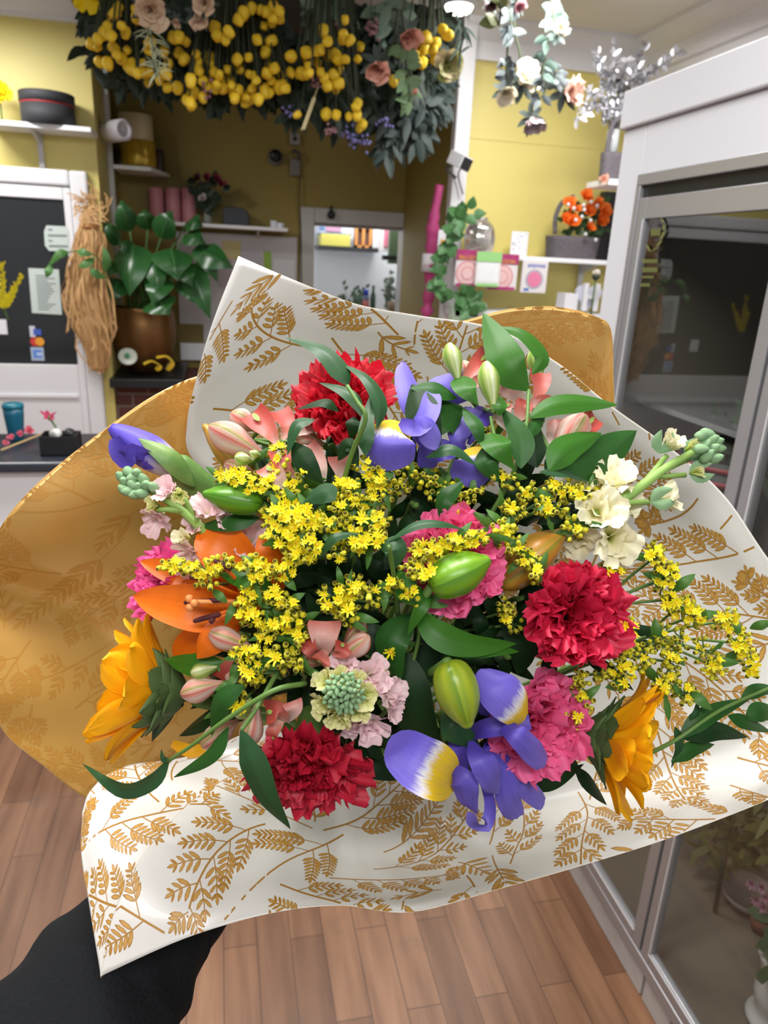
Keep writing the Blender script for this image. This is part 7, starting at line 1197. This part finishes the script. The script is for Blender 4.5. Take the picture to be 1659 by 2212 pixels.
solidago('outer tip of the branched yellow spray nearest the picture edge', [(1470, 1310, 26, 22, 9, 3), (1500, 1330, 20, 22, 8, 3), (1570, 1340, 26, 24, 9, 3), (1600, 1390, 24, 30, 11, 3), (1625, 1435, 16, 30, 9, 3), (1545, 1440, 24, 24, 8, 6), (1520, 1405, 22, 26, 2, 10)], 14, -.016, leaves=6, lw=20)
solidago('solidago spray of buds drooping above the second sunflower', [(1430, 1380, 22, 36, 2, 14), (1450, 1430, 26, 30, 3, 16), (1440, 1475, 28, 24, 5, 14), (1485, 1500, 26, 20, 5, 8), (1395, 1420, 20, 30, 1, 12), (1470, 1380, 18, 24, 2, 8)], 15, -.012, leaves=6, lw=20)
solidago('short solidago twig of buds beside the swirled pink carnation', [(1255, 1480, 18, 30, 1, 16), (1262, 1520, 18, 24, 2, 12), (1242, 1555, 20, 22, 2, 12), (1300, 1455, 18, 16, 0, 9)], 16, -.014, leaves=2)
solidago('few shaded solidago buds behind the crimson carnation', [(1095, 1320, 18, 26, 1, 14), (1110, 1350, 16, 18, 0, 8), (850, 1400, 12, 20, 3, 2), (845, 1440, 10, 20, 2, 3)], 17, .012, leaves=2)
solidago('sparse solidago buds under the heart shaped leaves in the shade', [(985, 1095, 28, 26, 0, 22), (1020, 1060, 20, 22, 0, 10)], 18, .004, leaves=3)

# ------------------------------------------------------------ the person's arm holding the bouquet
def skin_body():
    M_sk = mk('skin', (206, 150, 124), .5, sss=0); h = P(690, 1700, .79); ax = nz(P(700, 1960, .98)-BIND); 
    verts, edges, rad = [], [], []
    def v(p, r_): verts.append(tuple(np.asarray(p))); rad.append(r_); return len(verts)-1
    def chain(a, pts, rs):
        for p, q in zip(pts, rs): b = v(p, q); edges.append((a, b)); a = b
        return a
    fwd = nz(BIND-P(560, 1800, .74)); el, wr = P(30, 2460, .56), P(520, 1850, .72); palm = BIND-fwd*.045
    up = nz(np.cross(fwd, ax)); c0 = v(wr, .026); chain(c0, [wr*.5+el*.5, el, P(-150, 2900, .42), np.array([-.25, -.12, 1.30])], [.034, .042, .048, .055]); pm = chain(c0, [wr*.45+palm*.55, palm], [.024, .027])
    for i in range(4):
        off = ax*(.03-.02*i); L = [.9, 1, .95, .78][i]; k = BIND-fwd*.036+off; rr = .036
        pts = [k-up*.028*L, BIND+off-up*(rr+.004)*1.0-fwd*.012, BIND+off-up*.030+fwd*.022*L, BIND+off-up*.006+fwd*.038*L, BIND+off+up*.014*L+fwd*.034*L]
        chain(pm, pts, [.0105, .0095, .009, .0085, .007])
    chain(pm, [BIND-fwd*.034+up*.026+ax*.028, BIND+up*.036+ax*.03-fwd*.004, BIND+up*.032+ax*.024+fwd*.022], [.013, .0105, .009])
    me = bpy.data.meshes.new('person'); base = np.array([-.25, -.12, 1.0]); me.from_pydata([tuple(np.array(p)-base) for p in verts], edges, []); o = bpy.data.objects.new('person', me); COL.objects.link(o); o.location = base; BASE['person'] = base
    s_ = o.modifiers.new('skin', 'SKIN'); 
    for i, q in enumerate(rad): me.skin_vertices[0].data[i].radius = (q, q); me.skin_vertices[0].data[i].use_root = (i == 0)
    b = o.modifiers.new('sub', 'SUBSURF'); b.levels = 2; b.render_levels = 2; me.materials.append(M_sk); tag(o, 'person in a black sleeve holding the bouquet from below', 'person')
    for m in (s_,): m.use_smooth_shade = True
    return o, el, wr
person, el, wr = skin_body()
sl = MB(); cl = [(560, 1800, .72, 66), (470, 1860, .70, 90), (352, 1980, .655, 128), (300, 2040, .62, 150), (232, 2128, .59, 178), (156, 2250, .56, 204), (20, 2440, .54, 270), (-120, 2760, .48, 290), (-260, 3200, .44, 300)]
q = crom([P(a, b, c) for a, b, c, _ in cl], 60); rr = crom([[c*w_/FPX, 0, 0] for a, b, c, w_ in cl], 60)[:, 0]; T = np.gradient(q, axis=0); V = np.zeros((61, 40, 3)); a = np.linspace(0, 6.283, 40, endpoint=False); X = np.array([.3, .2, .9])
for i in range(61):
    t_ = nz(T[i]); X = nz(X-t_*(X @ t_)); Y_ = np.cross(t_, X); w2 = rr[i]*(1+.045*np.sin(3*a+i*.34)*math.sin(i*.55)+.03*np.sin(5*a-i*.5)); V[i] = q[i]+np.outer(w2*np.cos(a), X)+np.outer(w2*np.sin(a), Y_)
sl.grid(V, wrap=True); o = sl.build('sleeve', mk('black_knit', (17, 20, 24), .85, bump=(300, .25), spec=.3), person)
o['label'] = 'black sleeve'

GROUPS = dict(carnation='carnations in the bouquet', iris='irises in the bouquet', lily_bud='lily buds in the bouquet', sunflower='sunflowers in the bouquet', stock_flower='stock flowers in the bouquet', alstroemeria='alstroemeria sprays in the bouquet',
              ruscus_sprig='ruscus sprigs in the bouquet', leafy_sprig='leafy sprigs in the bouquet', foliage_stem='dark leafy stems deep in the bouquet', solidago_spray='yellow solidago sprays in the bouquet', hanging_rose='roses in the ceiling garlands',
              trailing_rose='roses on the trailing ceiling stems', trailing_foliage='leaf sprigs hanging from the ceiling', wall_shelf='white wall shelves', corner_shelf='white corner shelves', drum_candle='stacked drum candles', notice='notices on the dark door', fridge_foliage='foliage kept in the fridge', ribbon_curl='ribbon scraps on the hearth')
for o in SC.objects:
    if o.parent is None and o.get('label') and not o.get('group'):
        g = GROUPS.get(o.name.split('.')[0])
        if g: o['group'] = g
